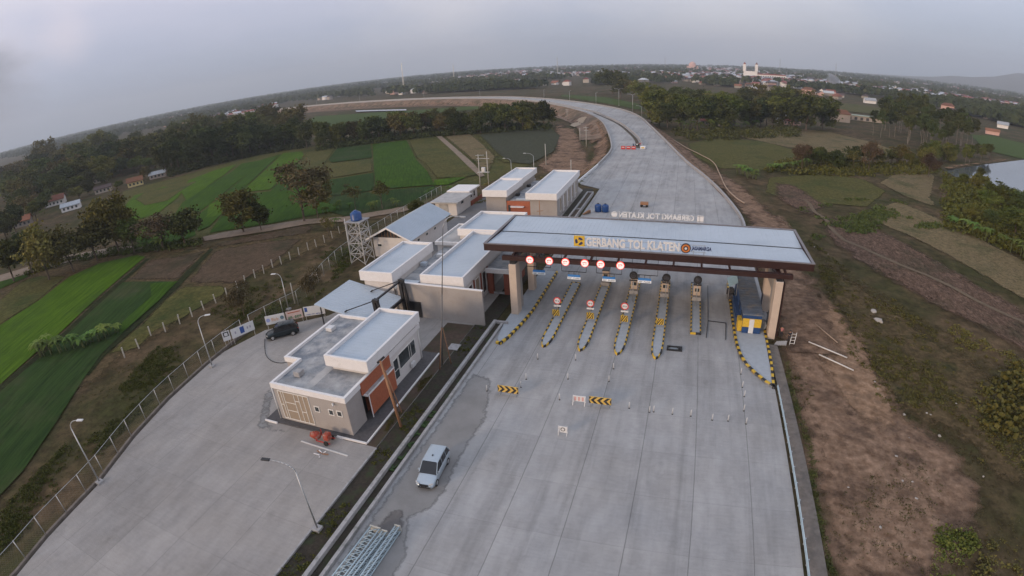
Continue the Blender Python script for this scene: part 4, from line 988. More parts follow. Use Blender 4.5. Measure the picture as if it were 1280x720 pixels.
# D: small guard block
Dg = thing('guard_house', (-52, 112, 0), 'small white guard house with two stepped flat roofs and roller shutter', 'building')
child(B(-54.4, -49.1, 105.7, 113.8, -.1, 2.95), 'wall', M_white, Dg); child(B(-54.4, -50.0, 113.8, 120.6, -.1, 3.2), 'wall', M_white, Dg)
child(B(-55.3, -48.3, 104.6, 113.9, 2.953, 3.2), 'roof', M_paleflat, Dg); child(B(-55.2, -49.3, 114.0, 121.0, 3.203, 3.5), 'roof', M_parapet, Dg)
child(B(-53.4, -51.2, 105.6, 105.7, .1, 2.5), 'roller_shutter', M_paleflat, Dg)
win(Dg, 'x+', 108.2, 109.8, 1.8, 2.7, -49.1); win(Dg, 'x+', 116, 117.2, 1.2, 2.6, -50.0); win(Dg, 'x+', 118, 119.2, 1.2, 2.6, -50.0)
child(B(-49.09, -48.9, 113.9, 124, .0, 1.1), 'brick_wall', M_brick, Dg)

# E: the two parallel far offices joined by an orange wall
E1 = thing('office_building', (-39.5, 115, 0), 'far left office with grey walls and two stepped white roofs beyond the gate', 'building')
child(B(-42.3, -37.6, 106.8, 117.2, -.1, 4.4), 'wall', M_greywall, E1); roofbox(E1, -42.6, -36.9, 105.6, 117.5, 4.403, 5.9, deck=mat('pale_roof', (.5, .54, .58), .5, .05, .5), dz=.35)
child(B(-42.3, -37.6, 117.6, 130.0, -.1, 4.6), 'wall', M_greywall, E1); roofbox(E1, -42.6, -37.0, 117.6, 130.5, 4.603, 6.0, deck=mat('pale_roof', (.5, .54, .58)), dz=.35)
E2 = thing('office_building', (-29, 115, 0), 'far right office with long white roof and tall windows facing the road', 'building')
child(B(-31.8, -25.9, 105.6, 128.5, -.1, 4.3), 'wall', M_greywall, E2); roofbox(E2, -32.4, -25.6, 104.4, 129.4, 4.303, 5.7, deck=mat('pale_roof', (.5, .54, .58)), dz=.4)
child(B(-31.9, -25.75, 105.2, 128.8, 4.0, 4.30), 'roof_edge', M_white, E2)
for k in range(5): win(E2, 'x+', 108.0+k*4.2, 109.6+k*4.2, .8, 3.8, -25.9, glass=M_curtain)
for k in range(4): child(B(-25.89, -25.7, 110.4+k*4.2, 111.6+k*4.2, .2, 4.0), 'pilaster', M_white, E2)
child(B(-36.9, -32.3, 107.4, 127.5, 3.0, 3.25), 'link_roof', M_flatroof, E2)
child(B(-36.8, -36.0, 111, 112.2, 3.25, 3.8).box(-36.8, -36.0, 120, 121.2, 3.25, 3.8), 'roof_unit', M_black, E2)
child(B(-35.6, -32.6, 107.6, 108.4, 3.26, 3.5), 'skylight', M_roofmetal, E2)
ow = thing('entrance_wall', (-35, 107, 0), 'orange terracotta wall joining the two far offices', 'wall')
child(B(-37.55, -31.85, 106.9, 107.3, 0, 3.2), 'wall', M_orange, ow); child(B(-36.5, -33.5, 106.0, 106.88, 2.0, 2.15), 'canopy', M_parapet, ow)
child(B(-37.2, -36.7, 106.85, 106.89, 0, 2.3), 'door', M_blackp, ow)
# planter beyond the gate
wall_('planter_wall', B(-23.6, -23.25, 84, 128.3, -.2, .6).box(-22.2, -21.9, 84, 128.3, -.2, .6).box(-23.25, -22.2, 127.9, 128.3, -.2, .6).box(-23.25, -22.2, 112, 112.4, -.2, .6), M_kerb, 'long low concrete planter trough beyond the gate beside the far offices')
struct('planter_soil', B(-23.24, -22.21, 84, 127.9, -.2, .3), M_brown if False else M_soil_b)
struct('verge_grass', MB().prism([(-25.6, 104), (-23.62, 104), (-23.62, 128.4), (-22.5, 132), (-25.6, 134)], -.28, .02), F_slope)
struct('yard_paving', B(-49, -42.5, 74, 122, -.2, .003), mat('yard_grey', (.17, .165, .165), .9, .12, .6))

# ------------------------------------------------------------------ street furniture
def lamp(name, base, top, arm, label, cat='street lamp', group=None, head=None, dbl=False, r=.09, block=True):
    """curved-arm lamp; arm = horizontal reach vector (dx, dy)"""
    bx, by, bz = base; t = thing(name, base, label, cat, group=group)
    h = top; L = math.hypot(*arm)
    MB().tube((0, 0, 0), (0, 0, h-.9), r, r*.6, 10).obj('pole', M_steel, t)
    if block: MB().box(-.35, .35, -.35, .35, -.25, .22).obj('footing', M_kerb, t, bevel=.03)
    for s in ((1, -1) if dbl else (1,)):
        pts = [(0, 0, h-.95)]
        for q in range(1, 8): a = q/7*pi/2; pts.append((arm[0]*s*(1-cos(a))*.9, arm[1]*s*(1-cos(a))*.9, h-.95+.95*sin(a)))
        pts.append((arm[0]*s, arm[1]*s, h+.02)); MB().path(pts, r*.6, 8, r*.4).obj('arm', M_steel, t)
        u = Vector((arm[0]*s/L, arm[1]*s/L, 0)); p0 = Vector(pts[-1]); MB().bar(p0, p0+u*.75, .3, .12).obj('lamp_head', head or M_lamp, t, bevel=.03)
    return t
lamp('street_lamp', (-49.9, 16.0, 0), 7.6, (1.1, .5), 'curved arm street lamp by the wire fence at the lower left', group='street lamps around the car park')
lamp('street_lamp', (-54.9, 37.8, 0), 7.2, (1.0, .6), 'curved arm street lamp by the fence left of the black car', group='street lamps around the car park')
lamp('street_lamp', (-24.9, 20.7, -.05), 7.2, (-1.9, -.4), 'street lamp with dark flat head rising from a square footing in the garden strip', group='street lamps around the car park', head=M_blackp)
x, y, z = T(361, 387); lamp('street_lamp', (x, y, z), 6.0, (-.7, -.3), 'short street lamp standing behind the fence banners', group='street lamps around the car park')
x, y, z = T(369, 380); MB().tube((x, y, z), (x, y, z+3.6), .09, .08).obj('fence_pole', M_conpost, label='plain pale pole just right of the short street lamp behind the banners', cat='pole')
x, y = -39.0, 137; lamp('street_lamp', (G(640, 226)[0], G(640, 226)[1], 0), 6.5, (-1.6, 0), 'left curved lamp standing behind the far left office', group='lamps behind the far offices')
lamp('street_lamp', (G(668, 224)[0], G(668, 224)[1], 0), 7.5, (-2.2, 0), 'right curved lamp standing behind the far offices', group='lamps behind the far offices')
for i, (bx, by, tx, ty) in enumerate(((772, 132, 771, 114), (789, 141, 789, 121), (800, 145.5, 800, 134))):
    x, y = G(bx, by); lamp('road_lamp', (x+1.0, y, 0), max(5, min(13, hpx(bx, by, tx, ty))), (2.6, .5), 'double armed road lamp on the outside of the bend, %s from the left' % nth(i+1), group='double armed road lamps', dbl=True, r=.16)
for i, (bx, by, tx, ty) in enumerate(((680, 121.5, 679, 103), (712, 124, 712, 106), (745, 127, 745, 111), (600, 120.5, 600, 106), (530, 123, 529, 108), (450, 128, 449, 112), (396, 132, 395, 116))):
    x, y = G(bx, by-1, 0); zz = float(terr(x, y)); lamp('road_pole', (x, y, zz), 13, (.8, .3), 'thin distant lamp pole along the far bend, %s from the right' % nth({745: 1, 712: 2, 680: 3, 600: 4, 530: 5, 450: 6, 396: 7}[bx]), group='distant lamp poles along the bend', r=.16, block=False)

# leaning mast with timber stays
t = thing('lamp_mast', (-25.4, 46.4, 0), 'tall thin mast with curved lamp arm, tied to timber props in the verge', 'mast')
child(MB().tube((-25.4, 46.4, 0), (-24.9, 47.6, 8.5), .07, .06).tube((-24.9, 47.6, 8.5), (-24.4, 48.6, 15.8), .06, .04), 'pole', M_darksteel, t)
child(MB().path([(-24.4, 48.6, 15.8), (-24.2, 48.7, 16.4), (-23.8, 48.8, 16.9), (-23.2, 48.9, 17.1), (-22.5, 49.0, 17.0)], .05).bar((-22.5, 49, 17.0), (-21.9, 49.1, 16.95), .25, .1), 'arm', M_steel, t)
for k, (dx, dy) in enumerate(((.9, .5), (-.7, .8), (.1, -.9))): child(MB().tube((-25.4+dx, 46.4+dy, 0), (-25.15+dx*.1, 47+dy*.1, 4.6), .07, .05), 'prop', M_wood, t)
child(B(-26.3, -25.0, 49.8, 51.2, 0, .1), 'base_slab', M_kerb, t)
t = thing('timber_pole', (-24.6, 34.8, 0), 'rusty brown timber pole bundle leaning beside the orange office wall', 'pole')
child(MB().tube((-24.6, 34.8, 0), (-25.3, 34.6, 7.6), .15, .10), 'pole', M_wood, t)
for dx, dy in ((.35, .1), (-.25, .3), (.1, -.3)): child(MB().tube((-24.6+dx, 34.8+dy, 1.8), (-25.1+dx*.2, 34.6+dy*.2, 6.6), .06, .05), 'stay', M_wood, t)
child(MB().tube((-25.6, 34.5, 7.4), (-25.0, 34.9, 7.9), .12), 'head', M_black, t)
t = thing('garden_pole', (-24.8, 92, 0), 'thin brown pole with crossbar standing in front of the far right office', 'pole')
child(MB().tube((-28.3, 100.5, 0), (-28.3, 100.5, 5.2), .1, .07).tube((-28.9, 100.5, 2.9), (-27.6, 100.5, 3.1), .06), 'pole', M_wood, t)

# twin pole transformer and service poles
t0 = T(606, 236)
t = thing('transformer_poles', t0, 'twin concrete power poles joined by a transformer platform behind the guard house', 'power pole')
for dx in (-1.1, 1.1): MB().tube((dx, dx*.3, 0), (dx, dx*.3, 9.6 if dx < 0 else 10.2), .17, .12).obj('pole', M_conpost, t)
MB().bar((-1.6, 0, 4.6), (1.6, 0, 4.6), .9, .15).obj('platform', M_steel, t); MB().box(-.5, .5, -.4, .4, 4.7, 5.9).obj('transformer', M_lamp, t, bevel=.05)
MB().bar((-2.0, 0, 9.2), (.2, .5, 9.2), .12).bar((-1.8, .2, 8.3), (1.8, .2, 8.3), .12).obj('crossarm', M_steel, t)
for i, (bx, by, tx, ty) in enumerate(((733, 184, 733, 158), (682.5, 207, 682, 180), (709, 150, 709, 136), (714, 218, 714, 200), (725, 176, 725, 160))):
    x, y, z = T(bx, by); h = hpx(bx, by, tx, ty)
    p = thing('power_pole', (x, y, z), ['concrete power pole with crossarms near the sand mound', 'bare concrete pole in the dirt behind the far offices', 'slim concrete pole below the bend at the far end of the dirt works',
              'short concrete pole nearest the road edge in the dirt works', 'plain concrete pole just left of the crossarm pole'][i], 'power pole', group='poles in the dirt works')
    MB().tube((0, 0, 0), (0, 0, h), .2, .13).obj('pole', M_conpost, p)
    if i in (0, 2): MB().bar((-1.1, 0, h-.5), (1.1, 0, h-.5), .14).bar((-.9, 0, h-1.6), (.9, 0, h-1.6), .14).obj('crossarm', M_steel, p)

# water tower
t = thing('water_tower', (-55.2, 75.9, 0), 'lattice steel water tower with blue tank on top beside the gabled store', 'water tower')
mb = MB(); c = [(-1.55, -1.6), (1.55, -1.6), (1.55, 1.6), (-1.55, 1.6)]; hh = 7.6
for (a, b_) in c: mb.bar((a, b_, -.3), (a*.86, b_*.86, hh), .16)
for lv in range(4):
    z0, z1 = hh*lv/4, hh*(lv+1)/4; s0, s1 = 1-.14*lv/4, 1-.14*(lv+1)/4
    for q in range(4):
        (a, b_), (a2, b2) = c[q], c[(q+1) % 4]
        mb.bar((a*s1, b_*s1, z1), (a2*s1, b2*s1, z1), .11); mb.bar((a*s0, b_*s0, z0), (a2*s1, b2*s1, z1), .09); mb.bar((a2*s0, b2*s0, z0), (a*s1, b_*s1, z1), .09)
mb.obj('lattice', mat('pale_steel', (.36, .36, .36), .5, .1, 2), t)
MB().box(-1.7, 1.7, -1.7, 1.7, hh+.02, hh+.14).obj('platform', M_kerb, t)
MB().lathe([(0, 0), (1.0, 0), (1.05, .25), (1.0, .3), (1.05, .6), (1.0, .65), (1.05, .95), (1.0, 1.0), (1.02, 1.3), (.6, 1.6), (.3, 1.68), (.3, 1.8), (0, 1.8)], 20, (0, 0, hh+.14)).obj('tank', M_blue, t)
MB().path([(-1.5, -1.65, 0), (-1.4, -1.7, hh+.9)], .05).obj('pipe', M_signwhite, t)

# delineator posts on the plaza
DP = [(-15.0, 50.1), (-10.7, 50.8), (-15.1, 45.8), (-10.7, 46.8), (-18.5, 42.7), (-10.7, 42.9), (-6.2, 49.8), (-6.3, 47.2), (-3.6, 42.9), (-1.55, 42.6), (-1.15, 42.75), (.7, 42.7), (2.5, 42.7), (4.6, 42.4), (6.15, 42.5),
      (7.9, 51.2), (7.9, 48.6), (8.0, 46.9), (7.8, 44.4), (7.9, 42.3), (-15.2, 44.2)]
order = sorted(range(len(DP)), key=lambda i: DP[i][0])
for rk, i in enumerate(order):
    lb = 'thin white delineator post standing on the plaza, %s counting from the left' % nth(rk+1)
    if rk == 0:
        dp = thing('delineator_post', DP[i]+(0,), lb, 'post', group='white delineator posts on the plaza')
        MB().tube((0, 0, .03), (0, 0, .75), .042, .04, 8).obj('post', M_post, dp)
        MB().lathe([(0, 0), (.09, 0), (.08, .04), (.06, .07), (0, .07)], 12).obj('foot', M_rubber, dp)
    else: dup(dp, DP[i]+(0,), label=lb)
# chevron boards
for i, (cx, cyy, s, lb) in enumerate(((-16.1, 42.6, 1, 'black and yellow chevron board pointing right, at the left of the plaza'), (-6.5, 42.7, -1, 'black and yellow chevron board pointing left, beside the white barricade'))):
    t = thing('chevron_board', (cx, cyy, 0), lb, 'chevron board')
    mb = MB(); w, z0, z1 = 1.12, .25, 1.05; zm = (z0+z1)/2
    mb.mat(0).box(-w, w, -.02, .05, z0, z1); mb.mat(1)
    p = .64
    for q in range(-1, 4):
        a = -w+q*p+.1
        for (za, zb) in ((z0+.01, zm), (z1-.01, zm)):
            pts = [(a, za), (a+.32, za), (a+.32+.38, zb), (a+.38, zb)]
            pts = [(min(w-.01, max(-w+.01, x)), z) for x, z in pts]
            pts = [(x*s, z) for x, z in pts]
            v3 = [(x, -.026, z) for x, z in pts]
            if abs(pts[0][0]-pts[1][0])+abs(pts[2][0]-pts[3][0]) > .05:
                mb.add(v3, [(0, 1, 2, 3)])
    mb.obj('board', [mat('chevron_yellow', (.6, .40, .10), .6, .08, 3), M_blackp], t)
    for sx in (-.9, .9): MB().bar((sx, .02, 0), (sx, .02, z0+.1), .06).bar((sx, -.3, .03), (sx, .4, .03), .06).obj('stand', M_steel, t)
t = thing('barricade', (-8.6, 42.6, 0), 'white barricade with pink stripes beside the left pointing chevron board', 'barricade')
MB().box(-.65, .65, -.03, .03, .35, 1.0).obj('panel', M_signwhite, t)
mb = MB()
for q in range(3): mb.box(-.5+q*.38, -.3+q*.38, -.036, -.031, .42, .9)
mb.obj('stripes', mat('pale_pink', (.6, .35, .33), .6, .05, 2), t)
for sx in (-.6, .6):
    MB().bar((sx, -.3, 0), (sx, 0, 1.05), .07).bar((sx, .3, 0), (sx, 0, 1.05), .07).obj('leg', M_signwhite, t)
t = thing('sign_board', (-9.1, 37.6, 0), 'small white folding board with round black mark alone on the plaza', 'sign')
B(-.42, .42, -.02, .02, .25, .95).obj('panel', M_signwhite, t)
MB().tube((0, -.03, .62), (0, -.022, .62), .22, n=20).obj('mark', M_blackp, t); MB().tube((0, -.035, .62), (0, -.031, .62), .15, n=20).obj('mark_centre', M_signwhite, t)
for sx in (-.4, .4): MB().bar((sx, -.2, 0), (sx, 0, 1.0), .05).bar((sx, .25, 0), (sx, 0, 1.0), .05).obj('leg', M_signwhite, t)
t = thing('loose_steel_grate', (.3, 55.4, 0), 'black rectangular steel frame lying on the concrete beside a toll island', 'frame')
MB().box(-.9, .9, -.5, -.3, .02, .16).box(-.9, .9, .3, .5, .02, .16).box(-.9, -.7, -.3, .3, .02, .16).box(.45, .9, -.3, .3, .02, .2).obj('frame', M_black, t)
MB().box(-.5, .3, -.25, .25, .02, .06).obj('plate', mat('grey_plate', (.25, .28, .3)), t)
t = thing('height_frame', (5.6, 63, 0), 'thin dark steel portal frame standing across the lane left of the blue cabin', 'frame')
child(MB().bar((4.4, 63.5, 0), (4.6, 75, .06), .07).bar((4.4, 63.4, .05), (6.7, 63.2, .05), .08).bar((6.75, 63.2, .05), (6.5, 58.7, .05), .07).bar((4.4, 63.5, .05), (4.1, 58.8, .05), .07), 'rails', M_black, t)

# guard rail along the right edge of the plaza, blue-white
t = thing('guard_rail', (11.6, 20, 0), 'long pale blue steel guard rail along the right edge of the plaza', 'guard rail')
child(MB().bar((11.62, -12, .62), (11.6, 48.5, .62), .06, .3).bar((11.55, -12, .62), (11.54, 48.5, .62), .05, .08), 'rail', M_truss, t)
mb = MB()
for yy in np.arange(-10, 48.6, 2.0): child(MB().bar((11.72, yy, -.02), (11.72, yy, .7), .1), 'post', M_steel, t)
def polyline_wall(pts, w, z0, z1, zf=None):
    mb = MB()
    L = []
    for i, p in enumerate(pts):
        a = pts[max(0, i-1)]; b = pts[min(len(pts)-1, i+1)]; d = Vector((b[0]-a[0], b[1]-a[1])).normalized(); L.append((p, (-d.y*w, d.x*w)))
    for (p, n1), (q, n2) in zip(L, L[1:]):
        mb.prism([(p[0]-n1[0]/2, p[1]-n1[1]/2), (q[0]-n2[0]/2, q[1]-n2[1]/2), (q[0]+n2[0]/2, q[1]+n2[1]/2), (p[0]+n1[0]/2, p[1]+n1[1]/2)], z0, z1)
    return mb
polyline_wall(smooth_line([(p[0]+.0, p[1]) for p in ROAD_R[1:]], 4), .45, -.3, .75).obj('road_barrier', M_kerb, label='long low concrete barrier along the outer edge of the road bend', cat='barrier')
polyline_wall(smooth_line(ROAD_L[:-1], 4), .45, -.3, .75).obj('road_barrier', M_kerb, label='long low concrete barrier along the inner edge of the curving road', cat='barrier')
polyline_wall([(-28.2, 139.5), (-26.7, 164.8), (-26.3, 187.8)], .35, -.3, .7).obj('road_barrier', M_signwhite, label='short white barrier piece on the inner road edge nearest the far offices', cat='barrier')
MED = [(-15.7, 203), (-18.5, 225), (-24.2, 250), (-32.5, 281), (-44.6, 315), (-57, 347), (-77.5, 384), (-105, 430), (-140, 476), (-185, 517), (-265, 568), (-394, 635), (-558, 699), (-730, 743)]
polyline_wall(smooth_line(MED, 4), .6, -.01, .8).obj('median_barrier', M_kerb, label='concrete median barrier dividing the curving road, starting beyond the red barriers', cat='barrier')
struct('median_soil', polyline_wall([(x-1.6, y-.5) for x, y in smooth_line(MED[:6], 4)], 1.4, -.01, .03), M_soil_b)
for i, xx in enumerate((-22.6, -20.6, -18.7)):
    lb = 'red water filled barrier at the median start, %s of three from the left' % nth(i+1)
    if i == 0:
        rbx = thing('road_barrier', (xx, 199.3, 0), lb, 'barrier', group='red plastic road barriers')
        MB().prism([(-.8, -.35), (.8, -.35), (.8, .35), (-.8, .35)], 0, .35).prism([(-.75, -.2), (.75, -.2), (.75, .2), (-.75, .2)], .35, 1.15).obj('body', M_red, rbx, bevel=.04)
        B(-.5, .5, -.215, -.205, .6, .85).obj('reflective_band', M_signwhite, rbx)
    else: dup(rbx, (xx, 199.3, 0), label=lb)
# roadside drain edge right of the road, beyond the gate
mb = MB(); mb.path([(q[0], q[1], float(terr(q[0], q[1]))+.45) for q in smooth_line([T(*p_)[:2] for p_ in ((930, 256), (917, 247), (905, 232), (893, 206), (874, 194), (858, 186), (842, 176))], 8)], .16, 6); mb.obj('drain_edge', mat('sandy', (.4, .3, .22)), label='thin sand coloured pipe line curving along the bank right of the road', cat='pipe')

# wet patch on the plaza by the silver car
def blob(name, poly, m, z, jit, n=8, seed=1):
    bm = bmesh.new(); bm.faces.new([bm.verts.new((x, y, 0)) for x, y in poly]); bmesh.ops.triangulate(bm, faces=bm.faces[:])
    xs = [p[0] for p in poly]; ys = [p[1] for p in poly]
    for ax, lo, hi in ((0, min(xs), max(xs)), (1, min(ys), max(ys))):
        q = lo+.5
        while q < hi: bmesh.ops.bisect_plane(bm, geom=bm.verts[:]+bm.edges[:]+bm.faces[:], plane_co=(q, 0, 0) if ax == 0 else (0, q, 0), plane_no=(1, 0, 0) if ax == 0 else (0, 1, 0), dist=1e-5); q += .5
    bm.verts.ensure_lookup_table(); X = np.array([v.co.x for v in bm.verts]); Y = np.array([v.co.y for v in bm.verts]); ED = pdist(X, Y, poly)
    for v in bm.verts: v.co.z = z
    for f in bm.faces:
        if f.normal.z < 0: f.normal_flip()
    me = bpy.data.meshes.new(name); bm.to_mesh(me); bm.free(); me.materials.append(m)
    me.attributes.new('edge', 'FLOAT', 'POINT').data.foreach_set('value', ED.astype(np.float32))
    if not m.get('feather'): feather(m, 1.1, .9)
    o = bpy.data.objects.new(name, me); COL.objects.link(o); return put(o, kind='structure')
blob('damp_patch', [(-21.6, 46), (-18.6, 45.3), (-17.3, 41), (-16.6, 37.5), (-16.8, 34), (-16.7, 30.5), (-16.4, 27.5), (-16.9, 25.5), (-17.9, 24.2), (-17.2, 22.5), (-16.4, 20.6), (-16.6, 18), (-16.9, 15), (-21.6, 15)], mat('damp_concrete_light', (.25, .245, .24), .7, .08, .8, dirt=(.20, .195, .19), dscale=.4, dthr=(.4, .6)), .004, .16, 10, 3)
blob('damp_patch', [(-20.6, 24.8), (-18.9, 25.2), (-18.2, 23.6), (-17.9, 21.8), (-19.2, 21.3), (-20.7, 22.4)], M_wet, .008, .25, 6, 5)
blob('damp_patch', [(-35.5, 30.6), (-38.5, 31.0), (-41.5, 35.5), (-44.0, 38.0), (-43.2, 35.0), (-40.6, 31.0), (-39.6, 29.4), (-35, 29.9)], mat('damp_concrete_light', (.25, .245, .24)), .004, .2, 6, 8)
mb = MB()
for q in range(14):
    a = q/13*.9; r_ = random.Random(q); mb.box(-19.9+q*.33-.25, -19.9+q*.33+.3, 16, 16.1, 0, .01) if False else None
# steel trusses lying at the bottom
TR = [((-20.1, 22.1), (-20.5, 14), 1), ((-19.2, 22.0), (-19.75, 14), 2), ((-18.5, 22.8), (-18.75, 14), 3)]
for (a, b, k) in TR:
    t = thing('steel_truss', (a[0], a[1], 0), 'pale blue lattice truss lying on damp concrete, %s of three from the left' % nth(k), 'truss', group='steel trusses lying on the plaza')
    mb = MB(); w = (.40, .17, .17)[k-1]
    A_ = Vector((0, 0, 0)); Bv = Vector((b[0]-a[0], b[1]-a[1], 0)); L = Bv.length; u = Bv/L; n_ = Vector((-u.y, u.x, 0))
    cn = [n_*w+Vector((0, 0, .08)), -n_*w+Vector((0, 0, .08)), n_*w+Vector((0, 0, .62)), -n_*w+Vector((0, 0, .62))]
    for c_ in cn: mb.tube(c_, c_+Bv, .06, n=6)
    m = int(L/.62)
    for q in range(m):
        p0, p1 = u*(L*q/m), u*(L*(q+1)/m)
        for (i, j) in ((0, 1), (2, 3), (0, 2), (1, 3)):
            mb.tube(cn[i]+p0, cn[j]+p1, .03, n=5); mb.tube(cn[i]+p0, cn[j]+p0, .03, n=5)
    mb.obj('lattice', M_truss, t)
    MB().box(-w-.08, w+.08, -.04, .04, .0, .72).obj('end_plate', mat('pale_end', (.45, .44, .4), .6, .1, 2), t)

# ------------------------------------------------------------------ vehicles
def car(label, cat, loc, rz, paint, trim, L=4.5, W=1.74, Hh=1.68, suv=False):
    t = thing('parked_car', loc, label, cat, rz=rz)
    # stations along y: front at -L/2 (half width, sill z, belt z)
    st = [(-.5, .60, .30, .52), (-.485, .74, .22, .62), (-.45, .82, .20, .72), (-.38, .86, .20, .83), (-.27, .87, .20, .93), (-.20, .87, .20, 1.0), (.0, .87, .20, 1.02), (.30, .87, .20, 1.05), (.43, .85, .22, 1.06), (.485, .78, .28, .98), (.5, .70, .36, .80)]
    vs_, fs = [], []
    for (sy, hw, z0, z1) in st:
        y = sy*L; w = hw*W/1.74; zz = z1*Hh/1.68
        ring = [(-w*.86, z0), (-w, z0+.12), (-w*1.0, z0+.35), (-w*.97, zz-.10), (-w*.88, zz), (0, zz+(.03 if sy < -.2 else 0)), (w*.88, zz), (w*.97, zz-.10), (w, z0+.35), (w, z0+.12), (w*.86, z0)]
        vs_ += [(x, y, z) for x, z in ring]
    k = 11; ns = len(st)
    for i in range(ns-1):
        for j in range(k): fs.append((i*k+j, i*k+(j+1) % k, (i+1)*k+(j+1) % k, (i+1)*k+j))
    fs.append(tuple(range(k))); fs.append(tuple(range((ns-1)*k, ns*k))[::-1])
    body = MB().add(vs_, fs, True).obj('body', paint, t)
    b = body.modifiers.new('s', 'SUBSURF'); b.levels = 1; b.render_levels = 1
    # greenhouse
    zr = Hh
    gl = [(-.26, .80, .97, .97), (-.085, .70, 1.0, zr-.03), (.0, .69, 1.0, zr-.01), (.25, .69, 1.02, zr-.01), (.40, .66, 1.02, zr-.06), (.475, .70, 1.0, 1.02)]
    vs_, fs = [], []
    for (sy, hw, z0, z1) in gl:
        y = sy*L; w = hw*W/1.74; wb = .80*W/1.74
        vs_ += [(-wb, y if sy not in (-.235,) else y, z0*Hh/1.68-.03), (-w, y, z1), (w, y, z1), (wb, y, z0*Hh/1.68-.03)]
    for i in range(len(gl)-1):
        for j in range(3): fs.append((i*4+j, i*4+j+1, (i+1)*4+j+1, (i+1)*4+j))
    MB().add(vs_, fs).obj('windows', M_glass_car, t)
    rf = MB(); pts = [(-.085, .66), (0, .68), (.25, .68), (.40, .63)]
    zsr = [zr-.02, zr+.02, zr+.02, zr-.03]; v1 = []
    for (sy, hw), z in zip(pts, zsr): w = hw*W/1.74; v1 += [(-w, sy*L, z), (-w*.8, sy*L, z+.035), (w*.8, sy*L, z+.035), (w, sy*L, z)]
    f1 = [(i*4+j, i*4+j+1, (i+1)*4+j+1, (i+1)*4+j) for i in range(3) for j in range(3)]
    rf.add(v1, f1, True)
    wq = W/1.74
    for s in (-1, 1):
        rf.bar((s*.80*wq, -.25*L, .98*Hh/1.68), (s*.69*wq, -.085*L, zr-.02), .05, .05).bar((s*.80*wq, .06*L, 1.0*Hh/1.68), (s*.69*wq, .06*L, zr-.01), .08, .04).bar((s*.80*wq, .27*L, 1.02), (s*.69*wq, .27*L, zr-.01), .09, .04).bar((s*.78*wq, .47*L, 1.02), (s*.66*wq, .40*L, zr-.04), .1, .06)
        rf.bar((s*.685*wq, -.1*L, zr-.02), (s*.685*wq, .4*L, zr-.03), .06, .06)
    rf.obj('roof', paint, t)
    for sx in (-1, 1):
        for sy in (-.315, .30):
            w = MB().tube((sx*(W/2-.20), sy*L, .33), (sx*(W/2+.005), sy*L, .33), .33, n=20).obj('wheel', M_rubber, t)
            MB().tube((sx*(W/2+.006), sy*L, .33), (sx*(W/2+.02), sy*L, .33), .21, .19, n=14).obj('rim', M_steel, w)
        MB().bar((sx*.80*wq, -.19*L, 1.0), (sx*1.0*wq, -.185*L, 1.06), .12, .16).obj('mirror', paint, t, bevel=.02)
        MB().add([(sx*.42*wq, -.492*L, .66), (sx*.76*wq, -.462*L, .70), (sx*.80*wq, -.44*L, .80), (sx*.46*wq, -.484*L, .72)], [(0, 1, 2, 3) if sx > 0 else (3, 2, 1, 0)]).bar((sx*.45*wq, -.49*L, .70), (sx*.77*wq, -.455*L, .76), .06, .10).obj('headlight', M_head, t)
        MB().bar((sx*.72*wq, .488*L, .85), (sx*.76*wq, .47*L, 1.05), .1, .08).obj('tail_light', M_red, t)
    MB().bar((-.40*wq, -.497*L, .60), (.40*wq, -.497*L, .60), .08, .16).bar((-.55*wq, -.495*L, .36), (.55*wq, -.495*L, .36), .08, .12).obj('grille', M_black, t)
    MB().bar((-.24, -.512*L, .47), (.24, -.512*L, .47), .02, .12).obj('number_plate', M_blackp, t)
    MB().box(-.06, .06, .06*L, .09*L, zr+.05, zr+.12).obj('roof_antenna', M_black, t)
    return t
M_glass_car = mat('car_glass', (.012, .014, .018), .08, .1, 1, spec=.6)
M_head = mat('headlight_glass', (.5, .5, .5), .2, .05, 2)
M_silver = mat('silver_paint', (.42, .48, .53), .28, .02, 1, metal=.45)
M_dark = mat('black_paint_gloss', (.018, .026, .03), .2, .05, 1, metal=.3)
car('silver blue people carrier parked on the damp strip at the left of the plaza', 'car', (-18.65, 29.75, 0), R(4), M_silver, M_black)
car('black sport utility car parked before the banners on the fence', 'car', (-50.6, 47.7, 0), R(-46), M_dark, M_black, L=4.7, W=1.84, Hh=1.78)

# concrete mixer
M_mixer = mat('faded_orange_red', (.34, .055, .03), .6, .25, 5, dirt=(.3, .22, .18), dscale=3, dthr=(.5, .65))
t = thing('concrete_mixer', (-30.6, 30.35, 0), 'small red concrete mixer against the front wall of the nearest office', 'mixer')
MB().lathe([(.0, -.1), (.25, -.1), (.40, .12), (.42, .45), (.22, .95), (.20, .95), (.36, .45), (.2, .1)], 18, (0, 0, 0)).obj('drum', M_mixer, t).matrix_parent_inverse = Matrix.Identity(4)
dr = [o for o in t.children if o.name.startswith('drum')][0]; dr.location = (-.75, .1, .55); dr.rotation_euler = (R(35), R(-55), 0)
MB().box(-.05, .6, -.3, .4, .4, 1.15).obj('engine_housing', M_mixer, t, bevel=.08)
MB().bar((-.9, -.4, .3), (.8, -.4, .3), .07).bar((-.9, .5, .3), (.8, .5, .3), .07).bar((-.8, -.4, .3), (-.8, -.4, 1.0), .07).bar((-.8, .5, .3), (-.8, .5, 1.0), .07).obj('frame', M_red, t)
for s in (-.48, .58): MB().tube((.35, s-.06, .27), (.35, s+.06, .27), .27, n=16).obj('wheel', M_rubber, t)
MB().bar((-33.2, 29.6, .03), (-27.4, 29.3, .03), .14, .06).obj('batten', M_post, label='long pale straight batten lying on the car park near the red mixer', cat='batten')
t = thing('rubble_pile', (-30.0, 28.6, 0), 'small heap of brown and white scrap pieces beyond the long batten', 'rubble')
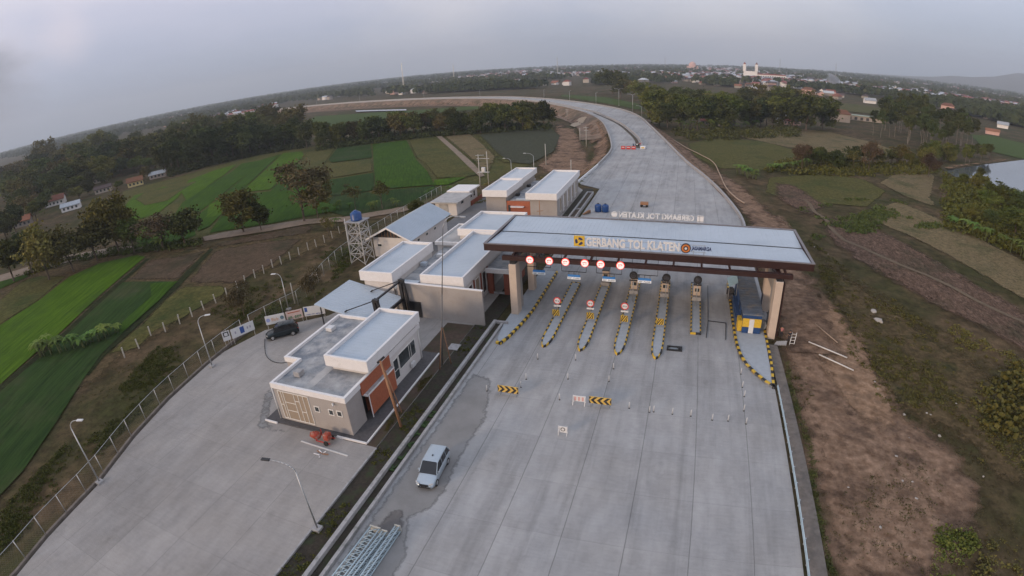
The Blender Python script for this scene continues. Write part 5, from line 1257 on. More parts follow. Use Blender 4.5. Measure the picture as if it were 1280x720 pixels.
for q in range(7):
    a = random.random()*6; MB().bar((cos(a)*.3*random.random(), sin(a)*.3, .03), (cos(a)*.8, sin(a)*.5, .12), .1, .05).obj('scrap', M_wood if q % 2 else M_parapet, t)
MB().box(-34.4, -33.7, 8.3, 9.7, 0, .08).obj('steel_cover', M_black, label='dark flat cover lying on the car park at the bottom edge', cat='cover')
bpy.data.objects['steel_cover'].location = (0, 0, 0)
t = thing('garden_hose', (-45.6, 49.7, .02), 'coiled green hose lying on the paving behind the black car', 'hose')
mb = MB()
for k in range(3):
    pts = [(.55*cos(a/10*2*pi)*(1-.12*k)+k*.5, .35*sin(a/10*2*pi), .03+.02*k) for a in range(11)]; mb.path(pts, .035, 6)
mb.obj('hose', mat('green_hose', (.02, .1, .05), .5, .1, 2), t)
t = thing('hose', (-50, 40, .02), 'thin grey hose looping over the car park from the black car', 'hose')
pts = [G(*p) for p in ((331, 424), (331, 434), (333, 445), (341, 452), (352, 454), (362, 452))]; mb = MB().path([(x, y, .04) for x, y in smooth_line(pts, 4)], .04, 5); child(mb, 'tube', M_blackp, t)
def tubtanks():
    for i, xx in enumerate((-18.2, -16.6)):
        t = thing('water_tank', (xx, 112.2, 0), 'blue plastic water tank lying on the road beyond the gate, %s of the pair' % ('left' if i == 0 else 'right'), 'tank', group='blue tanks beyond the gate')
        MB().lathe([(0, 0), (.7, .05), (.78, .2), (.74, .5), (.78, .8), (.74, 1.1), (.78, 1.4), (.5, 1.7), (.22, 1.78), (0, 1.78)], 18).obj('tank', M_blue, t)
        MB().lathe([(0, 1.78), (.24, 1.78), (.24, 1.9), (0, 1.92)], 14).obj('lid', M_blackp, t)
tubtanks()
t = thing('site_materials', (-20.3, 110, 0), 'brown pile of planks and sacks beside the blue tanks', 'pile')
for q in range(6): MB().bar((-.8+q*.2, -.8, .1+q*.14), (.6, .9-q*.1, .2+q*.12), .3, .18).obj('plank', M_wood if q % 2 else mat('sack', (.3, .2, .13)), t)
t = thing('site_cart', (-8.5, 118, 0), 'small brown cart on the road beyond the gate', 'cart')
B(-.9, .9, -.5, .5, .5, 1.1).obj('tray', M_wood, t); 
for s in (-.6, .6): MB().tube((s, -.55, .3), (s, .55, .3), .3, n=14).obj('wheel', M_rubber, t)
# bikes and boards at the median nose
for i in range(3):
    t = thing('motorcycle', (-19.5+i*1.25, 207+i*1.5, 0), 'small parked motorcycle at the median nose, %s from the left' % nth(i+1), 'motorcycle', rz=R(20+30*i), group='motorcycles at the median nose')
    for s in (-.65, .65): MB().tube((-.05, s, .3), (.05, s, .3), .3, n=12).obj('wheel', M_rubber, t)
    MB().bar((0, -.5, .45), (0, .5, .6), .22, .3).bar((0, -.45, .5), (0, -.6, 1.05), .1).bar((-.35, -.5, 1.05), (.35, -.5, 1.05), .05).obj('body', [M_cblue, M_signwhite, M_red][i], t)
    MB().bar((0, 0, .78), (0, .6, .8), .25, .1).obj('seat', M_blackp, t)
t = thing('nose_block', (-15.4, 201.5, 0), 'white concrete block at the tip of the median', 'block')
MB().prism([(-.9, -.9), (.9, -.9), (1.1, .9), (-1.1, .9)], 0, .9).obj('block', M_parapet, t, bevel=.1); MB().box(-.5, .5, -.93, -.9, .3, .7).obj('reflector', M_yellow, t)

# ------------------------------------------------------------------ fences
FENCE = [(-44.6, -9), (-47.0, 0), (-47.7, 4.3), (-49.0, 8.7), (-50.5, 16.2), (-53.2, 23), (-55.2, 30), (-56.6, 38), (-57.4, 45.2), (-57.2, 48.0)]
FENCE2 = [(-57.2, 48.0), (-56.4, 52), (-55, 57.5), (-56.5, 62), (-58.5, 68), (-60.5, 76), (-61.3, 88), (-61.8, 100), (-62, 126)]
M_wire = mat('fence_wire', (.16, .16, .155), .5, .1, 2, metal=.4)
def resample(pts, step):
    out = []; d = 0; 
    for a, b in zip(pts, pts[1:]):
        L = math.hypot(b[0]-a[0], b[1]-a[1])
        while d < L: s = d/L; out.append((a[0]+(b[0]-a[0])*s, a[1]+(b[1]-a[1])*s)); d += step
        d -= L
    return out
def fence(pts, label, h=2.3, step=3.0):
    P_ = resample(pts, step); t = thing('wire_fence', P_[0]+(0,), label, 'fence')
    for i, (x, y) in enumerate(P_):
        child(MB().tube((x, y, -.2), (x, y, h), .045, n=6), 'post', M_steel, t)
    mesh_ = MB(); rail = MB()
    for (a, b) in zip(P_, P_[1:]):
        rail.tube((*a, h-.04), (*b, h-.04), .03, n=5)
        L = math.hypot(b[0]-a[0], b[1]-a[1]); m = int(L/.24); kk = int(h/.24)
        for q in range(-kk, m):
            for s in (1, -1):
                q0, q1 = (q, q+kk) if s > 0 else (q+kk, q)
                z0, z1 = 0.05, h-.05
                c0, c1 = q0/m, q1/m
                lo, hi = 0, 1
                f0, f1 = 0.0, 1.0
                if c0 != c1:
                    ta, tb = (0-c0)/(c1-c0), (1-c0)/(c1-c0)
                    if ta > tb: ta, tb = tb, ta
                    f0, f1 = max(0, ta), min(1, tb)
                if f1-f0 < .02: continue
                p = lambda f: (a[0]+(b[0]-a[0])*(c0+(c1-c0)*f), a[1]+(b[1]-a[1])*(c0+(c1-c0)*f), z0+(z1-z0)*f)
                mesh_.tube(p(f0), p(f1), .0045, n=3, caps=False)
    child(rail, 'rail', M_steel, t); child(mesh_, 'wire_mesh', M_wire, t)
    return t
fence(FENCE, 'long grey wire fence with steel posts along the left edge of the car park')
fence(FENCE2, 'grey wire fence running past the water tower behind the white buildings')
polyline_wall(FENCE, .3, -.4, .1).obj('fence_footing', M_kerbdark, label='low stained concrete footing under the car park fence', cat='footing')
# boards on the fence
def banner(a, b, zb, zt, label, deco):
    L = math.hypot(b[0]-a[0], b[1]-a[1]); ang = math.atan2(b[1]-a[1], b[0]-a[0])
    t = thing('banner_board', (a[0], a[1], 0), label, 'banner', rz=ang, group='banner boards on the fence')
    MB().box(0, L, -.02, .03, zb, zt).obj('panel', M_signwhite if deco != 'D' else mat('pale_pink_board', (.62, .48, .44), .6, .05, 2), t)
    for s in (.15, L-.15): MB().bar((s, .06, 0), (s, .06, zt), .07).obj('post', M_conpost, t)
    y = -.03; h = zt-zb; zc = (zb+zt)/2
    gm = mat('board_green', (.03, .16, .07), .6, .05, 2); bm2 = mat('board_blue', (.04, .09, .3), .6, .05, 2); om = mat('board_orange', (.5, .2, .08), .6, .05, 2); km = M_blackp
    if deco == 'A':
        MB().box(.15, L-.15, y, -.022, zc-.1, zt-.1).obj('emblem', km, t); MB().box(.3, L-.3, y-.006, y-.001, zc, zt-.25).obj('emblem', M_signwhite, t)
    if deco == 'B':
        MB().box(L*.38, L*.56, y, -.022, zb+.25, zt-.2).obj('emblem', bm2, t)
        for q in (.15, .68, .8): MB().box(L*q, L*q+.2, y, -.022, zc-.15, zc+.2).obj('glyph', mat('board_grey', (.35, .33, .4)), t)
    if deco == 'C':
        MB().tube((.38, y, zc), (.38, -.022, zc), .30, n=18).obj('emblem', mat('board_pale_blue', (.3, .35, .6)), t); MB().tube((L-.4, y, zc+.05), (L-.4, -.022, zc+.05), .28, n=18).obj('emblem', mat('board_teal', (.12, .2, .25)), t)
        glyphs('lettering', 3, mat('board_peach', (.6, .38, .25)), t, (L*.3, -.022, zc-.25), L*.38, .5, 5)
    if deco == 'D':
        glyphs('lettering', 6, gm, t, (.2, -.022, zb+.12), L-.4, .42, 6); MB().box(.3, L-.3, y, -.022, zt-.35, zt-.2).obj('glyph', mat('board_rust', (.4, .12, .06)), t)
    if deco == 'E':
        MB().box(.15, .55, y, -.022, zc-.05, zt-.12).obj('emblem', bm2, t)
        glyphs('lettering', 12, bm2, t, (.3, -.022, zb+.12), L-.6, .17, 7)
banner((-57.0, 42.4), (-56.4, 43.3), .9, 2.3, 'small square white banner board with black emblem, leftmost by the fence', 'A')
banner((-56.2, 43.4), (-54.9, 46.7), .9, 2.3, 'white banner board with dark blue emblem, second from the left by the fence', 'B')
banner((-54.2, 48.4), (-52.0, 50.2), .75, 2.1, 'white banner board with two round emblems behind the black car', 'C')
banner((-51.9, 50.4), (-50.1, 52.0), .75, 2.1, 'pinkish banner board with green lettering', 'D')
banner((-50.0, 52.2), (-47.4, 53.8), .75, 2.2, 'white banner board with small blue emblem, touching the pale canopy', 'E')

# white concrete posts in the field
FP = [(156, 447), (174, 436), (189, 420), (207, 415), (225, 405), (240.5, 396), (255, 387.5), (270, 379), (284, 371), (297, 362.5), (307, 355.5), (319, 347.5), (330, 342), (341, 334.5), (352, 330.5), (363, 325), (374, 319),
      (385.5, 313), (395.5, 309), (406, 303.5), (415.5, 298), (424.5, 292), (434, 287.5)]
fp = MB().box(-.09, .09, -.09, .09, -.3, 1.75).mesh('field_post'); fp.materials.append(M_conpost)
for i, (px, py) in enumerate(FP):
    o = bpy.data.objects.new('field_post', fp); COL.objects.link(o); o.location = T(px, py); o.rotation_euler = (R(random.uniform(-2, 2)), R(random.uniform(-3, 3)), R(40))
    put(o, 'white square concrete post in the field, %s of the row from the left' % nth(i+1), 'post', 'white concrete posts in the field')

# ------------------------------------------------------------------ right bank things
for i, (a, b) in enumerate((((1010, 431), (1058, 451)), ((1023, 447), (1066, 467)), ((1018, 408), (1046, 432)))):
    A_, B_ = T(*a), T(*b)
    MB().tube((A_[0], A_[1], A_[2]+.42), (B_[0], B_[1], B_[2]+.42), .08 if i < 2 else .05, n=8).obj('pipe', M_post if i < 2 else mat('sandy', (.4, .3, .22)), label=['upper of the two long white pipes lying on the bare earth', 'lower of the two long white pipes lying on the bare earth', 'dusty sand coloured pipe lying above the white pipes'][i], cat='pipe')
t = thing('white_ladder', T(989, 432), 'white thin ladder shaped rack standing on the earth right of the gate column', 'rack')
for s in (-.25, .3): MB().bar((s, 0, 0), (s+.35, 1.0, 1.3), .07).obj('rail', M_post, t)
for k in range(4): MB().bar((-.25+.1*k, .2+.25*k, .2+.3*k), (.3+.1*k, .2+.25*k, .2+.3*k), .05).obj('rung', M_post, t)
rr = random.Random(11)
stn = []
for k in range(3):
    bm = bmesh.new(); bmesh.ops.create_icosphere(bm, subdivisions=2, radius=1)
    for v in bm.verts: v.co = Vector((v.co.x*1.2, v.co.y*.9, v.co.z*.6))*(1+rr.uniform(-.18, .18))
    m_ = bpy.data.meshes.new('stone'); bm.to_mesh(m_); bm.free(); m_.materials.append(mat('pale_stone', (.36, .33, .30), .9, .2, 3)); stn.append(m_)
SP = [(1092, 390), (1098, 402), (1035, 318), (1018, 309), (1158, 517), (1163, 519), (1136, 548), (1140, 603), (1175, 546), (1120, 571), (1128, 602), (1229, 596), (1145, 624), (1093, 478), (1097, 487), (1195, 505), (1174, 545), (985, 402), (1152, 482), (1130, 519), (1060, 610), (1100, 660)]
order = sorted(range(len(SP)), key=lambda i: SP[i][1])
for rk, i in enumerate(order):
    o = bpy.data.objects.new('stone', stn[i % 3]); COL.objects.link(o); x, y, z = T(*SP[i]); o.location = (x, y, z+.05); s = .15 if i not in (0, 1) else .7; s *= rr.uniform(.7, 1.3); o.scale = (s, s, s); o.rotation_euler = (0, 0, rr.random()*6)
    put(o, 'pale stone lying on the right bank, %s counting from the top of the picture' % nth(rk+1), 'stone', 'pale stones on the right bank')

# ------------------------------------------------------------------ people
def person(loc, rz, shirt, trousers, label, arm=0.0, bend=0):
    t = thing('person', loc, label, 'person', rz=rz)
    V = {'pel': (0, 0, .95), 'wst': (0, -.02*bend, 1.1), 'chs': (0, -.08*bend, 1.32), 'nek': (0, -.1*bend, 1.48), 'hd': (0, -.12*bend, 1.60), 'hdt': (0, -.12*bend, 1.70),
         'shl': (-.18, -.08*bend, 1.40), 'ell': (-.26, -.05, 1.13), 'wrl': (-.26, -.12, .88), 'hal': (-.25, -.14, .80), 'shr': (.18, -.08*bend, 1.40), 'elr': (.27, -.05-arm*.2, 1.14+arm*.1), 'wrr': (.22, -.1-arm*.35, .9+arm*.25), 'har': (.20, -.12-arm*.42, .83+arm*.3),
         'hil': (-.10, 0, .90), 'knl': (-.12, -.02, .50), 'anl': (-.12, .02, .09), 'tol': (-.13, -.13, .04), 'hir': (.10, 0, .90), 'knr': (.13, -.06, .50), 'anr': (.14, .03, .09), 'tor': (.15, -.12, .04)}
    rad = dict(pel=.14, wst=.12, chs=.15, nek=.055, hd=.095, hdt=.07, shl=.065, ell=.045, wrl=.032, hal=.035, shr=.065, elr=.045, wrr=.032, har=.035, hil=.09, knl=.06, anl=.042, tol=.035, hir=.09, knr=.06, anr=.042, tor=.035)
    Ed = ['pel-wst', 'wst-chs', 'chs-nek', 'nek-hd', 'hd-hdt', 'chs-shl', 'shl-ell', 'ell-wrl', 'wrl-hal', 'chs-shr', 'shr-elr', 'elr-wrr', 'wrr-har', 'pel-hil', 'hil-knl', 'knl-anl', 'anl-tol', 'pel-hir', 'hir-knr', 'knr-anr', 'anr-tor']
    def skin(name, names, edges, m, grow=1.0, lim=None):
        me = bpy.data.meshes.new(name); ix = {k: i for i, k in enumerate(names)}
        me.from_pydata([V[k] for k in names], [(ix[a], ix[b]) for a, b in edges], []); me.materials.append(m)
        o = bpy.data.objects.new(name, me); COL.objects.link(o); o.parent = t
        o.modifiers.new('sk', 'SKIN'); 
        for k, i in ix.items(): r_ = rad[k]*grow; me.skin_vertices[0].data[i].radius = (r_, r_*.85)
        me.skin_vertices[0].data[0].use_root = True
        s = o.modifiers.new('ss', 'SUBSURF'); s.levels = 2; s.render_levels = 2
        return o
    ed = [tuple(e.split('-')) for e in Ed]
    skin('body', list(V), ed, mat('skin', (.32, .18, .11), .6, .05, 3))
    sh = ['chs', 'wst', 'pel', 'shl', 'ell', 'shr', 'elr']; skin('shirt', sh, [e for e in ed if e[0] in sh and e[1] in sh], shirt, 1.13)
    tr = ['pel', 'hil', 'knl', 'anl', 'hir', 'knr', 'anr']; skin('trousers', tr, [e for e in ed if e[0] in tr and e[1] in tr], trousers, 1.14)
    hb = MB().lathe([(0, .13), (.06, .115), (.10, .06), (.11, 0), (.095, -.05)], 14, (V['hd'][0], V['hd'][1]+.012, V['hd'][2]+.02)).obj('hair', M_blackp, t)
    for s in (-1, 1): MB().lathe([(0, -.05), (.05, -.04), (.055, 0), (.03, .03), (0, .03)], 10, (s*.13, -.05, .055)).obj('shoe', M_blackp, t)
    return t
px_, py_ = G(977, 424)[0], G(977, 424)[1]
person((13.6, 60.6, float(terr(13.6, 60.6))), R(150), mat('pink_shirt', (.4, .16, .16)), mat('dark_trousers', (.03, .03, .04)), 'person in a pink shirt standing beside the right gate column', arm=.6, bend=.6)
person((14.5, 59.6, float(terr(14.5, 59.6))), R(200), mat('dark_shirt', (.03, .03, .035)), mat('dark_trousers', (.03, .03, .04)), 'person in dark clothes standing right of the one in pink', arm=.2)
t = thing('debris_heap', (13.4, 59.0, float(terr(13.4, 59.0))), 'small pale heap of slabs at the foot of the right gate column', 'rubble')
for q in range(5): MB().bar((-.7+q*.3, -.3, .05), (-.3+q*.25, .4, .15+.04*q), .3, .1).obj('slab', M_kerb, t)

# ------------------------------------------------------------------ vegetation
def leafmat(name, c1, c2, rnd=.40):
    return mat(name, c1, .85, 0, 1.6, col2=c2, rnd=rnd, spec=.12, detail=3)
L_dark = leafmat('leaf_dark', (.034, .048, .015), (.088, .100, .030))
L_mid = leafmat('leaf_mid', (.054, .072, .015), (.125, .132, .033))
L_olive = leafmat('leaf_olive', (.065, .066, .02), (.145, .125, .042))
L_yel = leafmat('leaf_yellowish', (.095, .092, .022), (.22, .19, .055))
L_brown = leafmat('leaf_dry', (.06, .045, .025), (.12, .09, .05))
L_ban = leafmat('leaf_banana', (.05, .095, .018), (.12, .17, .04))
def crown_mesh(name, m, H_, Rr, z0, n_cl, n_lf, ls, seed, shape='dome', cl=.22):
    r = np.random.default_rng(seed)
    n_lf = int(n_lf*2.1); ls = ls*.68; C_ = []
    lob = [(r.uniform(-.5, .5)*Rr, r.uniform(-.5, .5)*Rr, z0+(H_-z0)*r.uniform(.35, .8), r.uniform(.45, .75)) for _ in range(5)]
    while len(C_) < n_cl:
        if shape == 'flat': q = r.uniform(-1, 1, 3); x, y, z = q[0]*Rr, q[1]*Rr, z0+(H_-z0)*(.5+.5*q[2]); ok = (q[0]**2+q[1]**2+(q[2]*.9)**2) < 1
        else:
            lo = lob[r.integers(5)]; q = r.normal(size=3); q /= np.linalg.norm(q); rad = lo[3]*r.uniform(.55, 1.0)
            x, y, z = lo[0]+q[0]*rad*Rr, lo[1]+q[1]*rad*Rr, lo[2]+q[2]*rad*(H_-z0)*.5
            ok = z > z0*.7 and z < H_*1.02
        if ok: C_.append((x, y, z))
    C_ = np.array(C_)
    n = n_cl*n_lf
    cen = np.repeat(C_, n_lf, 0)+r.normal(size=(n, 3))*cl*Rr*np.array([1, 1, .7])*.6
    d = r.normal(size=(n, 3)); d[:, 2] = np.abs(d[:, 2])*.9; d /= np.linalg.norm(d, axis=1)[:, None]
    a = np.cross(d, r.normal(size=(n, 3))); a /= np.linalg.norm(a, axis=1)[:, None]; b = np.cross(d, a)
    s = ls*r.uniform(.6, 1.3, (n, 1)); 
    V_ = np.stack([cen-a*s-b*s*.6, cen+a*s-b*s*.5, cen+a*s*.7+b*s, cen-a*s*.8+b*s*.8], 1).reshape(-1, 3)
    me = fastmesh(name, V_, np.arange(n*4).reshape(-1, 4), 4); me.materials.append(m); return me
def trunk_mesh(name, m, H_, r0, seed, limbs=4, zl=.3, spread=.25, bare=False):
    r = random.Random(seed); mb = MB(); p = [(0, 0, -.4)]; n = 4
    for i in range(1, n+1): p.append((r.uniform(-.02, .02)*H_*i, r.uniform(-.02, .02)*H_*i, H_*.8*i/n))
    mb.path(p, r0, 7, r0*.35)
    for k in range(limbs):
        z = H_*(zl+(.7-zl)*k/max(1, limbs)); a = r.random()*6.28; L = spread*H_*r.uniform(.6, 1.1)
        q = (cos(a)*L*.5, sin(a)*L*.5, z+L*.5); e = (cos(a)*L, sin(a)*L, z+L*1.0)
        mb.tube((p[1][0]*z/H_, p[1][1]*z/H_, z), q, r0*.42, r0*.3, 6).tube(q, e, r0*.3, r0*.1, 5)
    me = mb.mesh(name); me.materials.append(m); return me
LIB = {}
def lib(kind):
    if kind in LIB: return LIB[kind]
    out = []
    def v(seed, m, Rr, z0, nc, nl, ls, shape='dome', r0=.02, bark=M_bark, limbs=4, zl=.3, spread=.25):
        out.append((crown_mesh('crown', m, 1.0, Rr, z0, nc, nl, ls, seed, shape), trunk_mesh('trunk', bark, 1.0, r0, seed, limbs, zl, spread)))
    if kind == 'dark': [v(s, L_dark, .42, .08, 80, 24, .034) for s in (1, 2, 3)]
    if kind == 'mid': [v(s, L_mid, .42, .08, 80, 24, .034) for s in (4, 5, 6)]
    if kind == 'olive': [v(s, L_olive, .44, .2, 70, 22, .034) for s in (7, 8, 9)]
    if kind == 'yellow': [v(s, L_yel, .42, .15, 80, 24, .03) for s in (10, 11)]
    if kind == 'dry': [v(s, L_brown, .45, .25, 60, 16, .026, limbs=7) for s in (12, 13)]
    if kind == 'sparse': [v(s, L_olive, .36, .4, 26, 14, .03, limbs=5, r0=.014) for s in (14, 15)]
    if kind == 'tall': [v(s, L_dark, .19, .55, 38, 24, .03, 'flat', r0=.011, bark=M_palebark, limbs=3, zl=.5, spread=.14) for s in (16, 17, 18)]
    if kind == 'slim': [v(s, L_mid, .2, .3, 38, 22, .03, 'flat', r0=.012, bark=M_palebark, limbs=3, zl=.4, spread=.14) for s in (19, 20)]
    LIB[kind] = out; return out
KN = {'dark': 'dark_tree', 'mid': 'green_tree', 'olive': 'olive_tree', 'yellow': 'yellowish_tree', 'dry': 'dry_tree', 'sparse': 'young_tree', 'tall': 'plantation_tree', 'slim': 'slim_tree'}
CROWN = []
def tree(kind, loc, h, label, group, wide=1.0, var=None):
    L_ = lib(kind); c, tr = L_[var if var is not None else int(RNG.integers(len(L_)))]
    t = thing(KN[kind], (loc[0], loc[1], loc[2]-.1), label, 'tree', rz=RNG.uniform(0, 6.28), group=group, sc=(h*wide, h*wide, h))
    for nm, m in (('crown', c), ('trunk', tr)):
        o = bpy.data.objects.new(nm, m); COL.objects.link(o); o.parent = t
    return t
def trees(lst, phrase, group):
    """lst: (px, py, height or (tx,ty), kind, wide); label counts from the left of the picture"""
    lst = sorted(lst, key=lambda q: q[0])
    for i, q in enumerate(lst):
        px, py, h, kind = q[:4]; wd = q[4] if len(q) > 4 else 1.0
        x, y, z = T(px, py)
        if isinstance(h, tuple): h = hpx(px, py, *h)
        tree(kind, (x, y, z), h, phrase % nth(i+1) if len(lst) > 1 else phrase, group, wd)
# single trees by the path
S = [(62, 350, (62, 283), 'yellow', 1.1, 'yellowish bushy tree at the left end of the path'), (18, 352, (18, 298), 'mid', 1.2, 'green tree at the left picture edge above the path'),
     (92, 340, (95, 288), 'olive', 1.3, 'olive broad tree second along the path'), (122, 326, (126, 274), 'olive', 1.2, 'olive tree third along the path'), (40, 342, (38, 292), 'dark', 1.2, 'dark tree tucked behind the leftmost path trees'),
     (150, 318, (147, 246), 'yellow', .95, 'tall yellowish tree rising over the path'), (168, 316, (165, 275), 'mid', 1.0, 'small green tree right of the tall yellowish one'),
     (205, 312, (215, 262), 'dry', 1.5, 'dark broad half bare tree over the paddies'), (232, 308, (238, 262), 'dark', 1.3, 'dark spreading tree beside the half bare one'),
     (305, 291, (306, 239), 'yellow', 1.25, 'rounded tree with yellowish top standing alone by the path'), (326, 289, (328, 250), 'dark', 1.0, 'dark tree behind the rounded yellowish one'),
     (380, 277, (380, 205), 'dry', 1.15, 'large brownish tree with bare trunk by the path'), (398, 274, (400, 228), 'olive', 1.0, 'olive tree right of the large brownish one'),
     (444, 264, (442, 230), 'sparse', 1.1, 'thin young tree in the paddy left of the water tower top'), (479, 262, (478, 226), 'sparse', 1.2, 'thin young tree in the paddy above the store roof'),
     (412, 300, (412, 272), 'sparse', 1.0, 'small thin tree on the slope left of the water tower'), (306, 396, (302, 348), 'dry', .7, 'rusty dry sapling behind the banner boards'),
     (395, 378, (393, 330), 'dry', .6, 'rusty dry sapling behind the canopy'), (520, 268, (520, 250), 'mid', 1.2, 'small bush like tree behind the store')]
for (px, py, h, kind, wd, lb) in S:
    x, y, z = T(px, py); tree(kind, (x, y, z), hpx(px, py, *h), lb, 'trees along the dirt path', wd)
def line(pts, n, jx, jy, topf, kinds, wide=(1.0, 1.3), seed=1):
    r = random.Random(seed); out = []; L_ = resample(pts, 1.0)
    for i in range(n):
        p = L_[int((i+.5)/n*(len(L_)-1))]; px = p[0]+r.uniform(-jx, jx); py = p[1]+r.uniform(-jy, jy)
        out.append((px, py, (px, py-topf(px)*r.uniform(.8, 1.12)), r.choice(kinds), r.uniform(*wide)))
    return out
trees(line([(395, 186), (440, 179), (500, 172), (560, 169), (620, 164), (686, 160)], 34, 3, 2.5, lambda x: 34 if x > 500 else 30, ['dark', 'dark', 'mid', 'dark', 'olive'], (.85, 1.15), 2),
      'dark bushy tree in the belt behind the paddies, %s from the left', 'tree belt behind the paddies')
trees(line([(208, 222), (220, 216), (260, 205), (330, 190), (385, 183)], 20, 5, 3, lambda x: 46 if x < 300 else 38, ['dark', 'mid', 'dark', 'dark'], (.8, 1.1), 3),
      'tree in the front row of the wood left of the paddies, %s from the left', 'wood left of the paddies, front row')
trees(line([(100, 238), (160, 214), (230, 192), (300, 178), (380, 168)], 22, 8, 6, lambda x: 40, ['dark', 'olive', 'dark', 'mid'], (1.0, 1.3), 4),
      'tree in the back row of the wood left of the paddies, %s from the left', 'wood left of the paddies, back row')
trees(line([(0, 300), (40, 262), (90, 240), (130, 226), (20, 252), (80, 215), (150, 205)], 26, 12, 8, lambda x: 34, ['dark', 'dark', 'mid', 'olive'], (1.0, 1.4), 5),
      'village tree among the roadside houses on the left, %s from the left', 'village trees on the left')
trees(line([(812, 148), (832, 160), (880, 165), (930, 160), (985, 155)], 15, 4, 2.5, lambda x: 41, ['mid', 'dark', 'mid', 'dark'], (1.0, 1.3), 6),
      'tree in the front row of the wood right of the bend, %s from the left', 'wood right of the bend, front row')
trees(line([(762, 118), (790, 126), (820, 134), (880, 140), (960, 140), (1010, 142)], 20, 5, 3, lambda x: 30, ['mid', 'dark', 'dark', 'olive'], (1.1, 1.5), 7),
      'tree in the back row of the wood right of the bend, %s from the left', 'wood right of the bend, back row')
trees([(990, 162, (990, 118), 'dark', 1.2), (1008, 164, (1010, 116), 'dark', 1.3), (1028, 162, (1028, 122), 'mid', 1.2), (965, 160, (965, 128), 'dark', 1.3), (951, 158, (950, 130), 'dark', 1.4)],
      'dense dark tree beside the pink village house, %s from the left', 'trees by the pink house')
trees(line([(1090, 165), (1140, 180), (1190, 192), (1100, 158), (1150, 170), (1215, 185), (1110, 150), (1170, 162)], 52, 5, 3, lambda x: 38, ['tall'], (.9, 1.15), 8),
      'tall bare trunked tree of the plantation on the right, %s from the left', 'plantation of tall trees')
trees(line([(1150, 196), (1200, 202), (1240, 198)], 14, 5, 3, lambda x: 22, ['slim', 'mid'], (1, 1.2), 9),
      'small tree on the pond bank under the plantation, %s from the left', 'small trees on the pond bank')
trees(line([(1000, 210), (1040, 212), (1090, 208), (1130, 205), (1160, 212)], 14, 6, 4, lambda x: 24, ['mid', 'olive', 'dark', 'sparse'], (1.0, 1.5), 10),
      'hedge tree between the right hand fields, %s from the left', 'hedge trees between the right fields')
trees([(1218, 240, (1220, 215), 'mid', 1.3), (1250, 262, (1250, 228), 'mid', 1.4), (1272, 270, (1276, 236), 'dark', 1.4), (1235, 262, (1236, 238), 'mid', 1.5), (1205, 236, (1206, 218), 'mid', 1.3), (1265, 300, (1268, 262), 'mid', 1.6), (1292, 318, (1292, 268), 'mid', 1.5), (1240, 285, (1240, 262), 'dark', 1.8), (1215, 275, (1215, 256), 'mid', 1.6)],
      'leafy green bush by the pond shore, %s from the left', 'bushes by the pond')
trees([(1225, 225, (1226, 208), 'dark', 1.0), (1160, 222, (1160, 188), 'dry', .9), (1085, 215, (1084, 178), 'dry', .9), (1002, 215, (1000, 180), 'dry', .8)], 'brownish thin tree at the field edge on the right, %s from the left', 'brownish field edge trees')

trees(line([(0, 262), (60, 236), (120, 214), (200, 192), (0, 236), (90, 208), (170, 190), (240, 180), (300, 168)], 44, 12, 6, lambda x: 26, ['dark', 'mid', 'olive', 'dark', 'dry'], (1.1, 1.6), 15),
      'rear village tree far left behind the roadside houses, %s from the left', 'rear village trees on the left')
trees([(84, 250, (84, 226), 'mid', 1.3), (112, 244, (112, 222), 'dark', 1.3), (140, 222, (140, 200), 'olive', 1.2), (58, 262, (58, 238), 'dark', 1.3), (46, 276, (46, 250), 'mid', 1.4), (20, 292, (20, 262), 'dark', 1.4), (188, 214, (188, 196), 'mid', 1.2), (100, 250, (100, 234), 'olive', 1.4), (8, 300, (8, 270), 'dark', 1.3), (112, 232, (112, 208), 'olive', 1.4), (152, 220, (152, 198), 'dark', 1.4), (172, 216, (172, 196), 'mid', 1.4), (192, 210, (192, 190), 'olive', 1.4), (96, 240, (96, 220), 'mid', 1.4), (70, 248, (70, 226), 'dark', 1.4), (36, 270, (36, 244), 'olive', 1.4), (182, 226, (182, 210), 'olive', 1.1), (148, 238, (149, 226), 'mid', 1.2), (128, 232, (128, 214), 'dark', 1.3)],
      'garden tree between the roadside houses on the left, %s from the left', 'garden trees between the left houses')
# bananas
def banana_mesh(seed):
    r = random.Random(seed); lf = MB(); sts = []
    for k in range(r.randint(3, 5)):
        ox, oy = r.uniform(-.9, .9), r.uniform(-.9, .9); h = r.uniform(1.4, 2.4); st_ = MB(); sts.append(st_); st_.tube((ox, oy, -.2), (ox+r.uniform(-.2, .2), oy, h), .12, .07, 7)
        for q in range(7):
            a = q*2.4+r.random(); L = r.uniform(1.3, 2.0); w = .26; pts = []
            for s in range(6):
                u = s/5; rr_ = L*u*.85; z = h+L*(.75*u-.75*u*u*1.1); ww = w*math.sin(pi*min(1, .15+u*.85))+.03
                pts.append((ox+cos(a)*rr_, oy+sin(a)*rr_, z, ww))
            vs_ = []
            for (x, y, z, ww) in pts: vs_ += [(x-sin(a)*ww, y+cos(a)*ww, z-.06), (x, y, z), (x+sin(a)*ww, y-cos(a)*ww, z-.06)]
            lf.add(vs_, [(i*3+j, i*3+j+1, (i+1)*3+j+1, (i+1)*3+j) for i in range(5) for j in range(2)])
    a = lf.mesh('crown'); a.materials.append(L_ban); b = [q.mesh('stem') for q in sts]; [q.materials.append(mat('banana_stem', (.09, .11, .04), .8, .2, 3)) for q in b]; return a, b
BAN = [banana_mesh(s) for s in range(4)]
